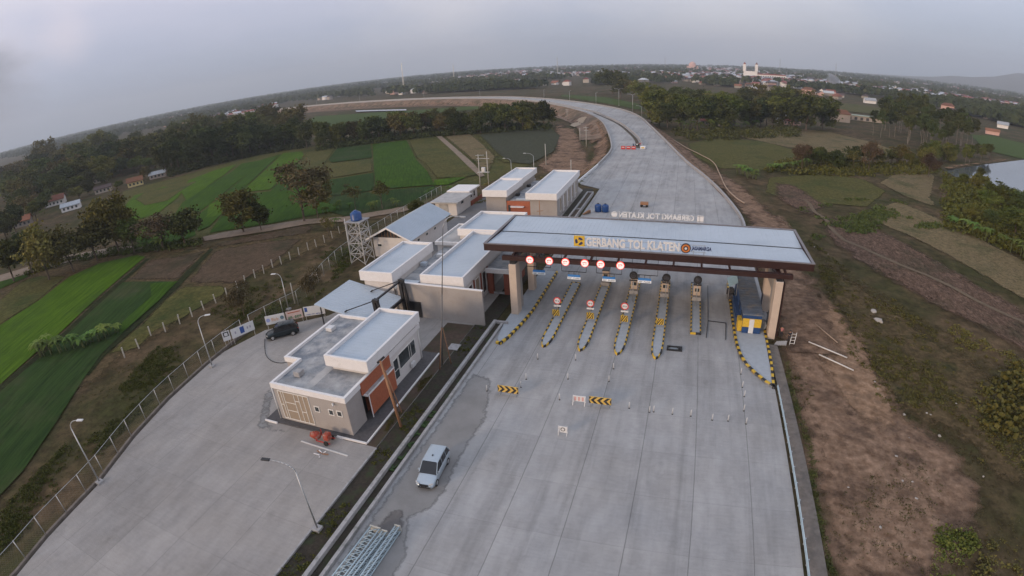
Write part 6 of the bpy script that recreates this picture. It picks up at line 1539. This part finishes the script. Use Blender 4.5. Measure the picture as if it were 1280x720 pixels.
def bananas(pts, phrase, group, s0=1.0):
    pts = sorted(pts)
    for i, (px, py) in enumerate(pts):
        x, y, z = T(px, py); a, b = BAN[i % 4]; s = s0*random.uniform(.85, 1.25)
        t = thing('banana_clump', (x, y, z), phrase % nth(i+1), 'banana plant', rz=random.random()*6, group=group, sc=s)
        for nm, m in [('crown', a)]+[('stem', q) for q in b]: o = bpy.data.objects.new(nm, m); COL.objects.link(o); o.parent = t
bananas([(50, 446), (62, 444), (74, 441), (88, 438), (100, 436), (113, 430), (124, 426), (134, 423), (142, 418), (56, 436)], 'banana clump between the lower left paddies, %s from the left', 'banana clumps between the left paddies', .95)
bananas([(1192, 286), (1206, 288), (1220, 296), (1236, 303), (1250, 306), (1268, 316), (1280, 322)], 'banana clump at the edge of the stubble field, %s from the left', 'banana clumps at the stubble field', 1.1)
bananas([(924, 218), (934, 222), (944, 224), (960, 216), (970, 214), (980, 212), (994, 212), (1008, 212)], 'pale green banana clump beyond the bend on the right, %s from the left', 'banana clumps beyond the bend', 1.2)
bananas([(850, 160), (862, 162), (874, 163), (888, 164), (900, 164), (915, 163), (930, 162), (944, 160)], 'banana clump at the foot of the wood right of the bend, %s from the left', 'banana clumps at the wood foot', 2.0)
bananas([(190, 312), (180, 313), (200, 313), (48, 262), (54, 268)], 'banana clump beside the left path, %s from the left', 'banana clumps beside the left path', 1.1)
bananas([(418, 285), (424, 262), (440, 262), (468, 262), (560, 242), (405, 268), (494, 258), (538, 246)], 'single banana plant on the paddy edge, %s from the left', 'banana plants on the paddy edge', .8)

# weeds and low scrub: nobody could count them
def tufts(name, pts, m, size, label=None, seed=3, n_lf=30, hgt=.6):
    r = np.random.default_rng(seed); P_ = np.asarray(pts, float); n = len(P_); N = n*n_lf
    cen = np.repeat(P_, n_lf, 0); sz = np.repeat(size*r.uniform(.5, 1.5, n), n_lf)[:, None]
    cen = cen+r.normal(size=(N, 3))*sz*np.array([.6, .6, 0])+np.array([0, 0, 1])*sz*r.uniform(0, hgt, (N, 1))
    d = r.normal(size=(N, 3)); d[:, 2] = np.abs(d[:, 2]); d /= np.linalg.norm(d, axis=1)[:, None]
    a = np.cross(d, r.normal(size=(N, 3))); a /= np.linalg.norm(a, axis=1)[:, None]; b = np.cross(d, a); s = sz*.2*r.uniform(.5, 1.4, (N, 1))
    V_ = np.stack([cen-a*s-b*s*.6, cen+a*s-b*s*.5, cen+a*s*.7+b*s, cen-a*s*.8+b*s*.8], 1).reshape(-1, 3)
    me = fastmesh(name, V_, np.arange(N*4).reshape(-1, 4), 4); me.materials.append(m)
    o = bpy.data.objects.new(name, me); COL.objects.link(o); put(o, label=label, cat='plants', kind='stuff'); return o
def scatter_px(poly, n, seed, thr=None):
    """points on the ground inside an outline, more of them in noisy clumps"""
    w = [T(*p)[:2] for p in poly]; r = np.random.default_rng(seed)
    xs, ys = [p[0] for p in w], [p[1] for p in w]; out = []
    x = r.uniform(min(xs), max(xs), n*6); y = r.uniform(min(ys), max(ys), n*6); ok = inpoly(x, y, w)
    cl = np.sin(x*.31+2*np.sin(y*.17+seed))+np.sin(y*.27+1.7*np.sin(x*.21))+r.normal(size=x.shape)*.5
    if thr is not None: ok &= cl > thr
    x, y = x[ok][:n], y[ok][:n]; return np.stack([x, y, terr(x, y)], -1)
M_clod = mat('soil_clod', (.2, .14, .1), .95, .4, 9, rnd=0)
W1 = [(982, 430), (1330, 640), (1330, 800), (1048, 790), (1030, 640), (1000, 510)]
tufts('weeds', scatter_px([(1010, 300), (1050, 330), (1110, 370), (1180, 420), (1330, 510), (1330, 640), (1230, 610), (1120, 530), (1060, 440)], 1500, 1, .2), L_olive, .34, 'low green weeds on the slope right of the bare earth', hgt=.5)
tufts('weeds', scatter_px([(1180, 400), (1330, 480), (1330, 800), (1180, 790), (1250, 640), (1230, 560)], 700, 2, .3), L_olive, .36, 'dark scrub along the right picture edge', hgt=.9)
tufts('weeds', scatter_px([(1195, 440), (1280, 470), (1300, 560), (1240, 540)], 60, 12, .6), L_yel, 1.0, 'yellowish green scrub near the right picture edge', hgt=.8)
tufts('weeds', scatter_px([(1040, 430), (1100, 520), (1180, 600), (1160, 720), (1050, 700), (1010, 560), (992, 470)], 500, 3, .9), L_olive, .22, 'scattered low weeds on the bare earth bank', hgt=.4)
tufts('weeds', scatter_px([(1170, 660), (1220, 670), (1230, 800), (1160, 790)], 150, 4, .3), L_mid, .34, 'leafy green scrub at the lower right corner', hgt=1.0)
y = RNG.uniform(-8, 55, 1300); x = 13.55+.25*np.sin(y*.35)+RNG.normal(size=1300)*.16; tufts('ditch_weeds', np.stack([x, y, terr(x, y)], -1), L_dark, .17, 'dark narrow line of weeds along the plaza shoulder', hgt=.6)
x = RNG.uniform(-25.1, -23.1, 420); y = RNG.uniform(8, 56, 420); k_ = np.sin(y*.9)+np.sin(y*.37+1) > .2; tufts('garden_weeds', np.stack([x, y, x*0-.05], -1)[k_], L_mid, .2, 'patchy weeds in the garden soil strip', hgt=.5)
x = RNG.uniform(-28.4, -25.6, 900); y = RNG.uniform(33, 45, 900); k_ = (np.sin(x*1.7)+np.sin(y*.9+1) > .3) & (x > -26.2); tufts('garden_weeds', np.stack([x, y, x*0+.02], -1)[k_], L_olive, .16, 'thin grass around the timber pole', hgt=.5)
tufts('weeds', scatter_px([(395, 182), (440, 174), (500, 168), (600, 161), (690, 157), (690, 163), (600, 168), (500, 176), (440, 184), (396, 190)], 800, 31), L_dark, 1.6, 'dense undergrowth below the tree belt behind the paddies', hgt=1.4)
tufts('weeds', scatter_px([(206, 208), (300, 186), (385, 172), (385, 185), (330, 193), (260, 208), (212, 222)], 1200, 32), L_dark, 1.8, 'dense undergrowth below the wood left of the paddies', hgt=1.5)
tufts('grass_tufts', scatter_px([(958, 440), (1012, 300), (1050, 330), (1110, 370), (1330, 510), (1330, 640), (1230, 800), (1040, 800)], 7000, 41, -1.0), L_olive, .13, 'small grass tufts over the right bank', n_lf=8, hgt=.5)
tufts('grass_tufts', scatter_px([(1012, 300), (1050, 330), (1110, 370), (1330, 510), (1330, 640), (1120, 540)], 3500, 42, -.6), L_brown, .18, 'dry grass tufts on the right slope', n_lf=8, hgt=.5)
tufts('soil_clods', scatter_px([(958, 440), (975, 500), (990, 600), (1020, 800), (1180, 800), (1225, 650), (1120, 540), (1030, 400), (975, 392)], 5000, 43, -3), M_clod, .09, 'clods and rubble chips on the bare earth', n_lf=3, hgt=.3)
tufts('grass_tufts', scatter_px([(-60, 372), (190, 310), (400, 285), (445, 285), (330, 345), (200, 440), (100, 590), (0, 700), (-60, 700)], 5000, 44, .3), L_olive, .2, 'grass tufts on the slope below the field posts', n_lf=6, hgt=.5)
# left slope
tufts('weeds', scatter_px([(0, 700), (110, 590), (200, 490), (290, 415), (360, 345), (300, 365), (200, 430), (120, 520), (0, 640)], 1900, 5, .4), L_mid, .28, 'dark scrub on the slope outside the car park fence', hgt=.8)
tufts('weeds', scatter_px([(300, 420), (360, 345), (430, 295), (470, 285), (440, 330), (400, 368)], 700, 6, .5), L_mid, .32, 'dark scrub between the field posts and the fence', hgt=.8)
tufts('weeds', scatter_px([(50, 330), (180, 305), (250, 300), (250, 308), (180, 316), (90, 328), (20, 348)], 300, 7), L_mid, .7, 'green undergrowth along the dirt path', hgt=1.0)
tufts('weeds', scatter_px([(975, 200), (1060, 205), (1160, 205), (1180, 218), (1060, 222), (960, 216)], 420, 8), L_mid, 1.2, 'hedge undergrowth between the right fields', hgt=1.0)
tufts('weeds', scatter_px([(1180, 222), (1290, 250), (1330, 280), (1330, 380), (1280, 320), (1180, 285)], 900, 9), L_mid, 1.3, 'green thicket between the pond and the stubble field', hgt=1.3)
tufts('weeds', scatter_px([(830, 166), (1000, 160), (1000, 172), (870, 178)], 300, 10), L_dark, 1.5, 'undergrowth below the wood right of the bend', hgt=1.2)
tufts('weeds', scatter_px([(560, 250), (640, 214), (700, 226), (748, 205), (716, 240), (600, 256)], 700, 11, .2), L_olive, .5, 'dry weeds on the bank behind the far offices', hgt=.6)
tufts('weeds', scatter_px([(1000, 260), (1060, 250), (1120, 250), (1180, 285), (1100, 290), (1020, 300)], 500, 13, .8), L_dark, .7, 'weeds between the right hand fields', hgt=.6)

# ------------------------------------------------------------------ villages
M_tile = mat('terracotta_tiles', (.19, .075, .045), .9, .2, 1.5, rnd=.35)
M_darkroof = mat('dark_tiles', (.075, .055, .05), .9, .25, 1.5, rnd=.35)
M_tinroof = mat('tin_roof', (.40, .42, .45), .6, .1, 1, rnd=.25)
M_hw = mat('house_walls', (.36, .32, .27), .85, .08, 1, rnd=.3)
M_hwy = mat('cream_walls', (.55, .45, .22), .85, .08, 1); M_hwp = mat('pink_walls', (.60, .38, .33), .85, .08, 1); M_hww = mat('bright_white_walls', (.75, .72, .70), .8, .05, 1)
def house_mesh(L, W, h, rh, hip=False):
    a = B(-L/2, L/2, -W/2, W/2, -1.2, h); a.add([(-L/2, -W/2, h), (-L/2, W/2, h), (-L/2, 0, h+rh), (L/2, -W/2, h), (L/2, W/2, h), (L/2, 0, h+rh)], [(0, 2, 1), (3, 4, 5)]) if not hip else None
    r = MB(); o = .6; k = L/2+.5; q = L/2-W*.35 if hip else k
    for s in (-1, 1):
        vs_ = [(-q, 0, h+rh+.12), (q, 0, h+rh+.12), (k, s*(W/2+o), h-.2), (-k, s*(W/2+o), h-.2)]
        if s > 0: vs_ = vs_[::-1]
        r.add(vs_+[(x, y, z-.15) for x, y, z in vs_], [(3, 2, 1, 0), (4, 5, 6, 7), (0, 1, 5, 4), (1, 2, 6, 5), (2, 3, 7, 6), (3, 0, 4, 7)])
    if hip:
        for s in (-1, 1):
            vs_ = [(s*q, 0, h+rh+.12), (s*k, -(W/2+o), h-.2), (s*k, W/2+o, h-.2)]; r.add(vs_ if s > 0 else vs_[::-1], [(0, 1, 2)])
    w = MB()
    for x in np.arange(-L/2+1, L/2-1, 2.2): w.box(x, x+1, -W/2-.04, -W/2-.005, .9, 2.1)
    return a.mesh('wall'), r.mesh('roof'), B(-.5, .5, -W/2-.04, -W/2-.005, .9, 2.1).mesh('window'), [float(q)+.5 for q in np.arange(-L/2+1, L/2-1, 2.2)]
HM = [house_mesh(9, 6.5, 3, 2.0), house_mesh(12, 7, 3.2, 2.3), house_mesh(8, 8, 3.0, 2.2, True), house_mesh(14, 9, 6.0, 2.4, True), house_mesh(10, 6, 2.8, 1.3)]
HC = {}
def house(loc, k, wall, roof, rz, label, group, sc=1.0, wins=True):
    t = thing('village_house', loc, label, 'house', rz=rz, group=group, sc=sc)
    for nm, i, m in (('wall', 0, wall), ('roof', 1, roof), ('window', 2, M_glass)):
        key = (k, nm, m.name)
        if nm == 'window' and not wins: continue
        if key not in HC: me = HM[k][i].copy(); me.materials.append(m); HC[key] = me
        for xo in (HM[k][3] if nm == 'window' else [0]): o = bpy.data.objects.new(nm, HC[key]); COL.objects.link(o); o.parent = t; o.location = (xo, 0, 0)
    return t
NEAR = [((170, 232), 0, M_hwy, M_tile, 55, 'cream house with tiled roof facing the paddies, below the wood'), ((198, 222), 4, M_hw, M_tinroof, 50, 'small house with pale tin roof right of the cream house'),
        ((70, 256), 1, M_hww, M_tile, 52, 'long white house with red tiled roof beside the village road'), ((30, 282), 0, M_hw, M_tile, 55, 'small white house low on the left edge by the village road'),
        ((100, 226), 0, M_hw, M_darkroof, 30, 'dark roofed house with pale gable among the left trees'), ((124, 228), 1, M_hw, M_darkroof, 55, 'wide dark roofed house between the left trees'),
        ((130, 240), 4, M_hw, M_darkroof, 55, 'low dark roofed house by the village road'), ((90, 262), 4, M_hww, M_tinroof, 55, 'low pale roofed shed right of the long white house'),
        ((208, 158), 2, M_hwp, M_tile, 30, 'pinkish white house standing out in the left distance'), ((128, 166), 3, M_hwy, M_tile, 20, 'large yellowish house with orange roof in the left distance'),
        ((115, 186), 4, M_hwp, M_tinroof, 20, 'small pinkish roofed house in the left distance'), ((314, 166), 1, M_hw, M_tile, 40, 'red tiled long house behind the wood left of the paddies'),
        ((470, 108), 2, M_hwp, M_tile, 15, 'pinkish house beyond the far bend'), ((619, 107), 2, M_hww, M_tile, -10, 'bright white house beyond the far bend'), ((610, 108), 0, M_hw, M_tile, 0, 'brown roofed house left of the bright white one'),
        ((980, 154), 1, M_hww, M_tinroof, -20, 'white house with pale roof beside the dense dark trees'), ((990, 156), 0, M_hwp, M_tile, -35, 'pink gabled house beside the dense dark trees'),
        ((1050, 152), 3, M_hw, M_tile, -15, 'brick coloured house before the long pale building'), ((908, 158), 0, M_hw, M_darkroof, 10, 'dark roofed house at the edge of the right wood'), ((886, 156), 0, M_hw, M_tile, -10, 'tiled house at the edge of the right wood'),
        ((1253, 160), 0, M_hww, M_tinroof, -30, 'bright tin roofed house right of the plantation'), ((1240, 168), 4, M_hwp, M_tile, -25, 'pale low house right of the plantation'), ((1091, 104), 2, M_hww, M_tinroof, 0, 'white cube like house right of the smoke')]
for (p, k, w, r, rz, lb) in NEAR:
    x, y, z = T(*p); d = math.hypot(x, y); house((x, y, z), k, w, r, R(rz), lb, 'village houses', sc=.72+min(.6, d/1300), wins=d < 420)
# long pale building right
x, y, z = T(1072, 150); t = thing('long_hall', (x, y, z), 'long low pale building with a row of dark openings right of the pink house', 'building', rz=R(-22))
B(-19, 19, -4, 4, -1, 3.4).obj('wall', M_hw, t); B(-19.6, 19.6, -4.8, 4.8, 3.42, 3.9).obj('roof', mat('pale_green_roof', (.27, .31, .25), .8, .1, 1), t)
for q in range(7): B(-16+q*4.6, -13.8+q*4.6, -4.06, -4.01, .4, 2.6).obj('window', M_blackp, t)
# mosque-like white building with towers, and hilltop dome in town
x, y, z = T(938, 99); s_ = math.hypot(x, y)/1150
t = thing('towered_building', (x, y, z), 'large white building with two square towers in the distant town', 'building', rz=R(-10), sc=s_*1.15)
B(-12, 12, -8, 8, -1, 14).obj('wall', M_hww, t); B(12.01, 62, -8, 10, -1, 9).obj('wing', M_hww, t)
for s in (-1, 1): tw = B(-13 if s < 0 else 8, -8 if s < 0 else 13, -9, -3, 14.01, 26).obj('tower', M_hww, t); MB().add([(-13 if s < 0 else 8, -9, 26.02), (-8 if s < 0 else 13, -9, 26.02), (-8 if s < 0 else 13, -3, 26.02), (-13 if s < 0 else 8, -3, 26.02), (-10.5 if s < 0 else 10.5, -6, 30)], [(0, 1, 4), (1, 2, 4), (2, 3, 4), (3, 0, 4)]).obj('tower_roof', M_tile, tw)
B(12.5, 61.5, -8.5, 10.5, 9.03, 10.5).obj('roof', M_tile, t)
for q in range(12): B(14+q*4, 16.5+q*4, -8.06, -8.01, 2, 7).obj('window', M_glass, t)
a_ = R(-1.7); d_ = 2600
t = thing('domed_building', (d_*sin(R(.7)), d_*cos(R(.7)), float(terr(d_*sin(R(.7)), d_*cos(R(.7))))), 'distant domed building on the skyline above the road bend', 'building')
B(-26, 26, -20, 20, -1, 22).obj('wall', M_hwp, t); MB().lathe([(17, 22), (17, 26), (15, 34), (9, 40), (0, 44)], 20).obj('dome', M_hwp, t)
for i, (az, d_, h) in enumerate(((-2.1, 2500, 62), (-29.3, 1500, 70), (-13.2, 1700, 60), (9.5, 2400, 66), (-24, 1900, 58), (15, 2300, 60))):
    x, y = d_*sin(R(az)), d_*cos(R(az)); t = thing('radio_mast', (x, y, float(terr(x, y))), 'thin radio mast on the horizon, %s' % ['just left of the domed building', 'far left beyond the wood', 'above the far end of the bend', 'above the towered white building', 'left of the far bend', 'right of the towered white building'][i], 'mast', group='radio masts on the horizon')
    mb = MB()
    for k in range(3): aa = k*2.09; mb.bar((2*cos(aa), 2*sin(aa), -2), (.5*cos(aa), .5*sin(aa), h), .5)
    for z_ in np.arange(4, h, 6): f_ = 2-1.5*z_/h; [mb.bar((f_*cos(k*2.09), f_*sin(k*2.09), z_), (f_*cos(k*2.09+2.09), f_*sin(k*2.09+2.09), z_+3), .3) for k in range(3)]
    mb.obj('mast', M_steel, t)

# scattered houses of the far town: one thing each, the largest looking first
def far_ok(x, y, r):
    xy = np.stack([x, y], -1)
    ok = np.ones(len(x), bool)
    for E_ in EXCL:
        ok &= ~inpoly(x, y, E_)
    RB = ROAD_R[1:]+ROAD_L; ok &= ~inpoly(x, y, RB) & (pdist(x, y, RB) > 16)
    return ok
FARLINE = [(-80, 215), (0, 200), (100, 185), (160, 168), (250, 152), (320, 143), (360, 128), (480, 120), (640, 112), (760, 106), (860, 104), (980, 116), (1100, 132), (1180, 142), (1280, 160), (1380, 175)]
fx, fy = np.array([p[0] for p in FARLINE]), np.array([p[1] for p in FARLINE])
def far_points(n, rmin, rmax, seed, az0=-80, az1=40, power=1.0, below=True):
    r = np.random.default_rng(seed); az = np.radians(r.uniform(az0, az1, n)); u = r.uniform(0, 1, n)
    d = rmin+(rmax-rmin)*u**power; x, y = d*np.sin(az), d*np.cos(az); z = terr(x, y)
    px, py = proj(x, y, z); lim = np.interp(px, fx, fy); ok = (py < lim) if below else np.ones(n, bool)
    ok &= far_ok(x, y, d); return x[ok], y[ok], z[ok], px[ok], py[ok]
x, y, z, px, py = far_points(6000, 300, 1500, 21, power=.9)
dens = np.sin(x*.012+1.3)+np.sin(y*.009+x*.004)+np.where(px > 640, .55, -.1); r2 = np.random.default_rng(5)
pick = np.where((dens > .35) & (pdist(x, y, ROAD_R[1:]+ROAD_L) > 30))[0][:270]
pick = sorted(pick, key=lambda i: px[i]); HOUSES_XY = []
for rk, i in enumerate(pick):
    k = int(r2.integers(5)); w = [M_hw, M_hw, M_hww, M_hwp][int(r2.integers(4))]; rf = [M_tile, M_tile, M_darkroof, M_tinroof][int(r2.integers(4))]
    rn = {'terracotta_tiles': 'red roofed', 'dark_tiles': 'dark roofed', 'tin_roof': 'pale roofed'}[rf.name]; HOUSES_XY.append((x[i], y[i]))
    house((x[i], y[i], z[i]), k, w, rf, r2.uniform(0, 3.14), 'small %s distant village house, %s counting from the left' % (rn, nth(rk+1)), 'houses of the distant villages', sc=1.2, wins=False)
# farther houses and woods: far beyond counting
x, y, z, px, py = far_points(22000, 1000, 4500, 22, az0=-72, az1=36, power=.9)
dens = np.sin(x*.006+.3)+np.sin(y*.005+x*.003)+np.where(px > 600, .9, -.6); k_ = dens > .6
x, y, z = x[k_][:6000], y[k_][:6000], z[k_][:6000]
def town(name, x, y, z, m_w, m_r, label, seed):
    r = np.random.default_rng(seed); n = len(x); L = r.uniform(5, 9, n); W = r.uniform(4, 7, n); h = r.uniform(4.5, 9, n); a = r.uniform(0, 3.14, n)
    def loc(u, v, hz): return np.stack([x+u*np.cos(a)-v*np.sin(a), y+u*np.sin(a)+v*np.cos(a), z+hz], -1)
    V_ = np.stack([loc(-L, -W, -1), loc(L, -W, -1), loc(L, W, -1), loc(-L, W, -1), loc(-L, -W, h), loc(L, -W, h), loc(L, W, h), loc(-L, W, h)], 1).reshape(-1, 3)
    F = np.array([(0, 1, 5, 4), (1, 2, 6, 5), (2, 3, 7, 6), (3, 0, 4, 7)]); Fa = (np.arange(n)[:, None, None]*8+F[None]).reshape(-1, 4)
    me = fastmesh(name, V_, Fa, 4); me.materials.append(m_w); o = bpy.data.objects.new(name, me); COL.objects.link(o); put(o, label, 'town', kind='stuff')
    V_ = np.stack([loc(-L-.8, -W-.8, h-.1), loc(L+.8, -W-.8, h-.1), loc(L+.8, W+.8, h-.1), loc(-L-.8, W+.8, h-.1), loc(-L-.4, 0*W, h+2.6), loc(L+.4, 0*W, h+2.6)], 1).reshape(-1, 3)
    F = np.array([(0, 1, 5, 4), (2, 3, 4, 5)]); Fa = (np.arange(n)[:, None, None]*6+F[None]).reshape(-1, 4)
    me = fastmesh(name+'_roofs', V_, Fa, 4); me.materials.append(m_r); o2 = bpy.data.objects.new('town_roofs', me); COL.objects.link(o2); o2.parent = o; put(o2, kind='stuff')
n3 = len(x)
town('distant_town', x[::3], y[::3], z[::3], M_hww, M_tile, 'red roofed houses of the far town near the horizon', 1)
town('distant_town', x[1::3], y[1::3], z[1::3], M_hw, M_darkroof, 'dark roofed houses of the far town near the horizon', 2)
town('distant_town', x[2::3], y[2::3], z[2::3], M_hww, M_tinroof, 'pale roofed houses of the far town near the horizon', 3)
def wood(name, x, y, z, hs, m, label, seed, nl=34):
    r = np.random.default_rng(seed); n = len(x); N = n*nl; d = r.normal(size=(N, 3)); d /= np.linalg.norm(d, axis=1)[:, None]; d[:, 2] = np.abs(d[:, 2])*1.0-.25
    hh_ = np.repeat(hs, nl)[:, None]; c = np.repeat(np.stack([x, y, z], -1), nl, 0)
    c = c+d*hh_*np.array([.5, .5, .45])*r.uniform(.7, 1.1, (N, 1))+np.array([0, 0, .5])*hh_
    nrm = d+r.normal(size=(N, 3))*.5; nrm /= np.linalg.norm(nrm, axis=1)[:, None]
    a = np.cross(nrm, r.normal(size=(N, 3))); a /= np.linalg.norm(a, axis=1)[:, None]; b = np.cross(nrm, a); s = hh_*.19*r.uniform(.7, 1.3, (N, 1))
    V_ = np.stack([c-a*s-b*s*.6, c+a*s-b*s*.5, c+a*s*.7+b*s, c-a*s*.8+b*s*.8], 1).reshape(-1, 3)
    me = fastmesh(name, V_, np.arange(N*4).reshape(-1, 4), 4); me.materials.append(m); o = bpy.data.objects.new(name, me); COL.objects.link(o); put(o, label, 'wood', kind='stuff')
def stand(n, r0, r1, seed, thr, az0=-80, az1=40, power=1.0):
    x, y, z, px, py = far_points(n, r0, r1, seed, az0, az1, power)
    dens = np.sin(x*.013+2)+np.sin(y*.011+x*.006+1)+np.sin(x*.035+y*.02)*.6; td = np.sin(x*.006+.3)+np.sin(y*.005+x*.003)+np.where(px > 600, .9, -.6)
    k_ = (dens > thr-np.where(px < 420, 1.3, .15)) & ~((td > .6) & (np.hypot(x, y) > 900) & (np.random.default_rng(seed).random(len(x)) < .72))
    H_ = np.array(HOUSES_XY); x, y, z = x[k_], y[k_], z[k_]
    if len(H_):
        ok = np.ones(len(x), bool)
        for hx, hy in H_: ok &= (x-hx)**2+(y-hy)**2 > 100
        x, y, z = x[ok], y[ok], z[ok]
    return x, y, z
W_dark = mat('wood_dark', (.026, .040, .016), .9, 0, .06, col2=(.062, .074, .028), spec=.1); W_mid = mat('wood_mid', (.032, .048, .016), .9, 0, .05, col2=(.075, .08, .03), spec=.1)
x, y, z = stand(60000, 260, 1000, 31, -.2); print('wood1', len(x)); h = RNG.uniform(8, 16, len(x)); wood('near_woods', x, y, z, h, W_dark, 'woods and gardens around the distant villages', 1, 60)
x, y, z = stand(9000, 900, 2600, 32, -.3, power=.8); print('wood2', len(x)); h = RNG.uniform(9, 19, len(x)); wood('far_woods', x, y, z, h, W_mid, 'hazy woods towards the horizon', 2, 26)
x, y, z = stand(16000, 2400, 7000, 33, -.6, az0=-74, az1=37); print('wood3', len(x)); h = RNG.uniform(12, 26, len(x)); wood('horizon_woods', x, y, z, h, W_dark, 'thin dark tree line on the horizon', 3, 12)

# smoke
x, y, z = T(1044, 112); d_ = math.hypot(x, y); sc_ = d_/663
bm = bmesh.new(); bmesh.ops.create_icosphere(bm, subdivisions=3, radius=1)
for v in bm.verts: k_ = 1+.25*sin(v.co.x*5+v.co.z*3)+.15*sin(v.co.y*9); v.co = Vector((v.co.x*8*k_-(v.co.z)*7, v.co.y*7*k_, v.co.z*9+9))*sc_
me = bpy.data.meshes.new('smoke'); bm.to_mesh(me); bm.free(); sm = bpy.data.materials.new('smoke'); sm.use_nodes = True; n, l = sm.node_tree.nodes, sm.node_tree.links; n.clear()
mo = n.new('ShaderNodeOutputMaterial'); pv = n.new('ShaderNodeVolumePrincipled'); pv.inputs['Color'].default_value = (.8, .85, .95, 1); pv.inputs['Density'].default_value = .16/sc_
l.new(pv.outputs[0], mo.inputs['Volume']); me.materials.append(sm); o = bpy.data.objects.new('smoke', me); COL.objects.link(o); o.location = (x, y, z); put(o, 'pale bluish smoke plume rising from the woods on the right', 'smoke', kind='stuff')

# ------------------------------------------------------------------ haze
HZ = bpy.data.materials.new('haze'); HZ.use_nodes = True; n, l = HZ.node_tree.nodes, HZ.node_tree.links; n.clear()
mo = n.new('ShaderNodeOutputMaterial'); pv = n.new('ShaderNodeVolumePrincipled'); pv.inputs['Color'].default_value = (.80, .88, .98, 1); pv.inputs['Density'].default_value = .00016; pv.inputs['Anisotropy'].default_value = .1
l.new(pv.outputs[0], mo.inputs['Volume'])
zlo = float(min(ZZ.min(), -8))-1
hz = MB().box(-9900, 9900, -2900, 9900, zlo, 420).obj('haze', HZ, kind='stuff')
put(hz, 'thin evening haze over the plain', 'haze')

def split_loose(o):
    me = o.data; p = list(range(len(me.vertices)))
    def f(a):
        while p[a] != a: p[a] = p[p[a]]; a = p[a]
        return a
    for e in me.edges:
        a, b = f(e.vertices[0]), f(e.vertices[1])
        if a != b: p[a] = b
    roots = {}
    for i in range(len(p)): roots.setdefault(f(i), []).append(i)
    if len(roots) < 2: return
    first = True
    for r_, vs_ in roots.items():
        ix = {v: i for i, v in enumerate(vs_)}
        m2 = bpy.data.meshes.new(o.name.split('.')[0]); m2.from_pydata([me.vertices[v].co[:] for v in vs_], [], [[ix[v] for v in q.vertices] for q in me.polygons if q.vertices[0] in ix])
        for m in me.materials: m2.materials.append(m)
        if first: o2 = o; first = False; keep = m2
        else: o2 = o.copy(); COL.objects.link(o2); o2.data = m2
    o.data = keep
for o in list(bpy.data.objects):
    n0 = o.name.split('.')[0]
    if o.type == 'MESH' and n0 in ('poles', 'terrace_edge', 'roof_unit', 'rear_post'):
        if n0 == 'poles': o.name = 'stall_pole'
        split_loose(o)
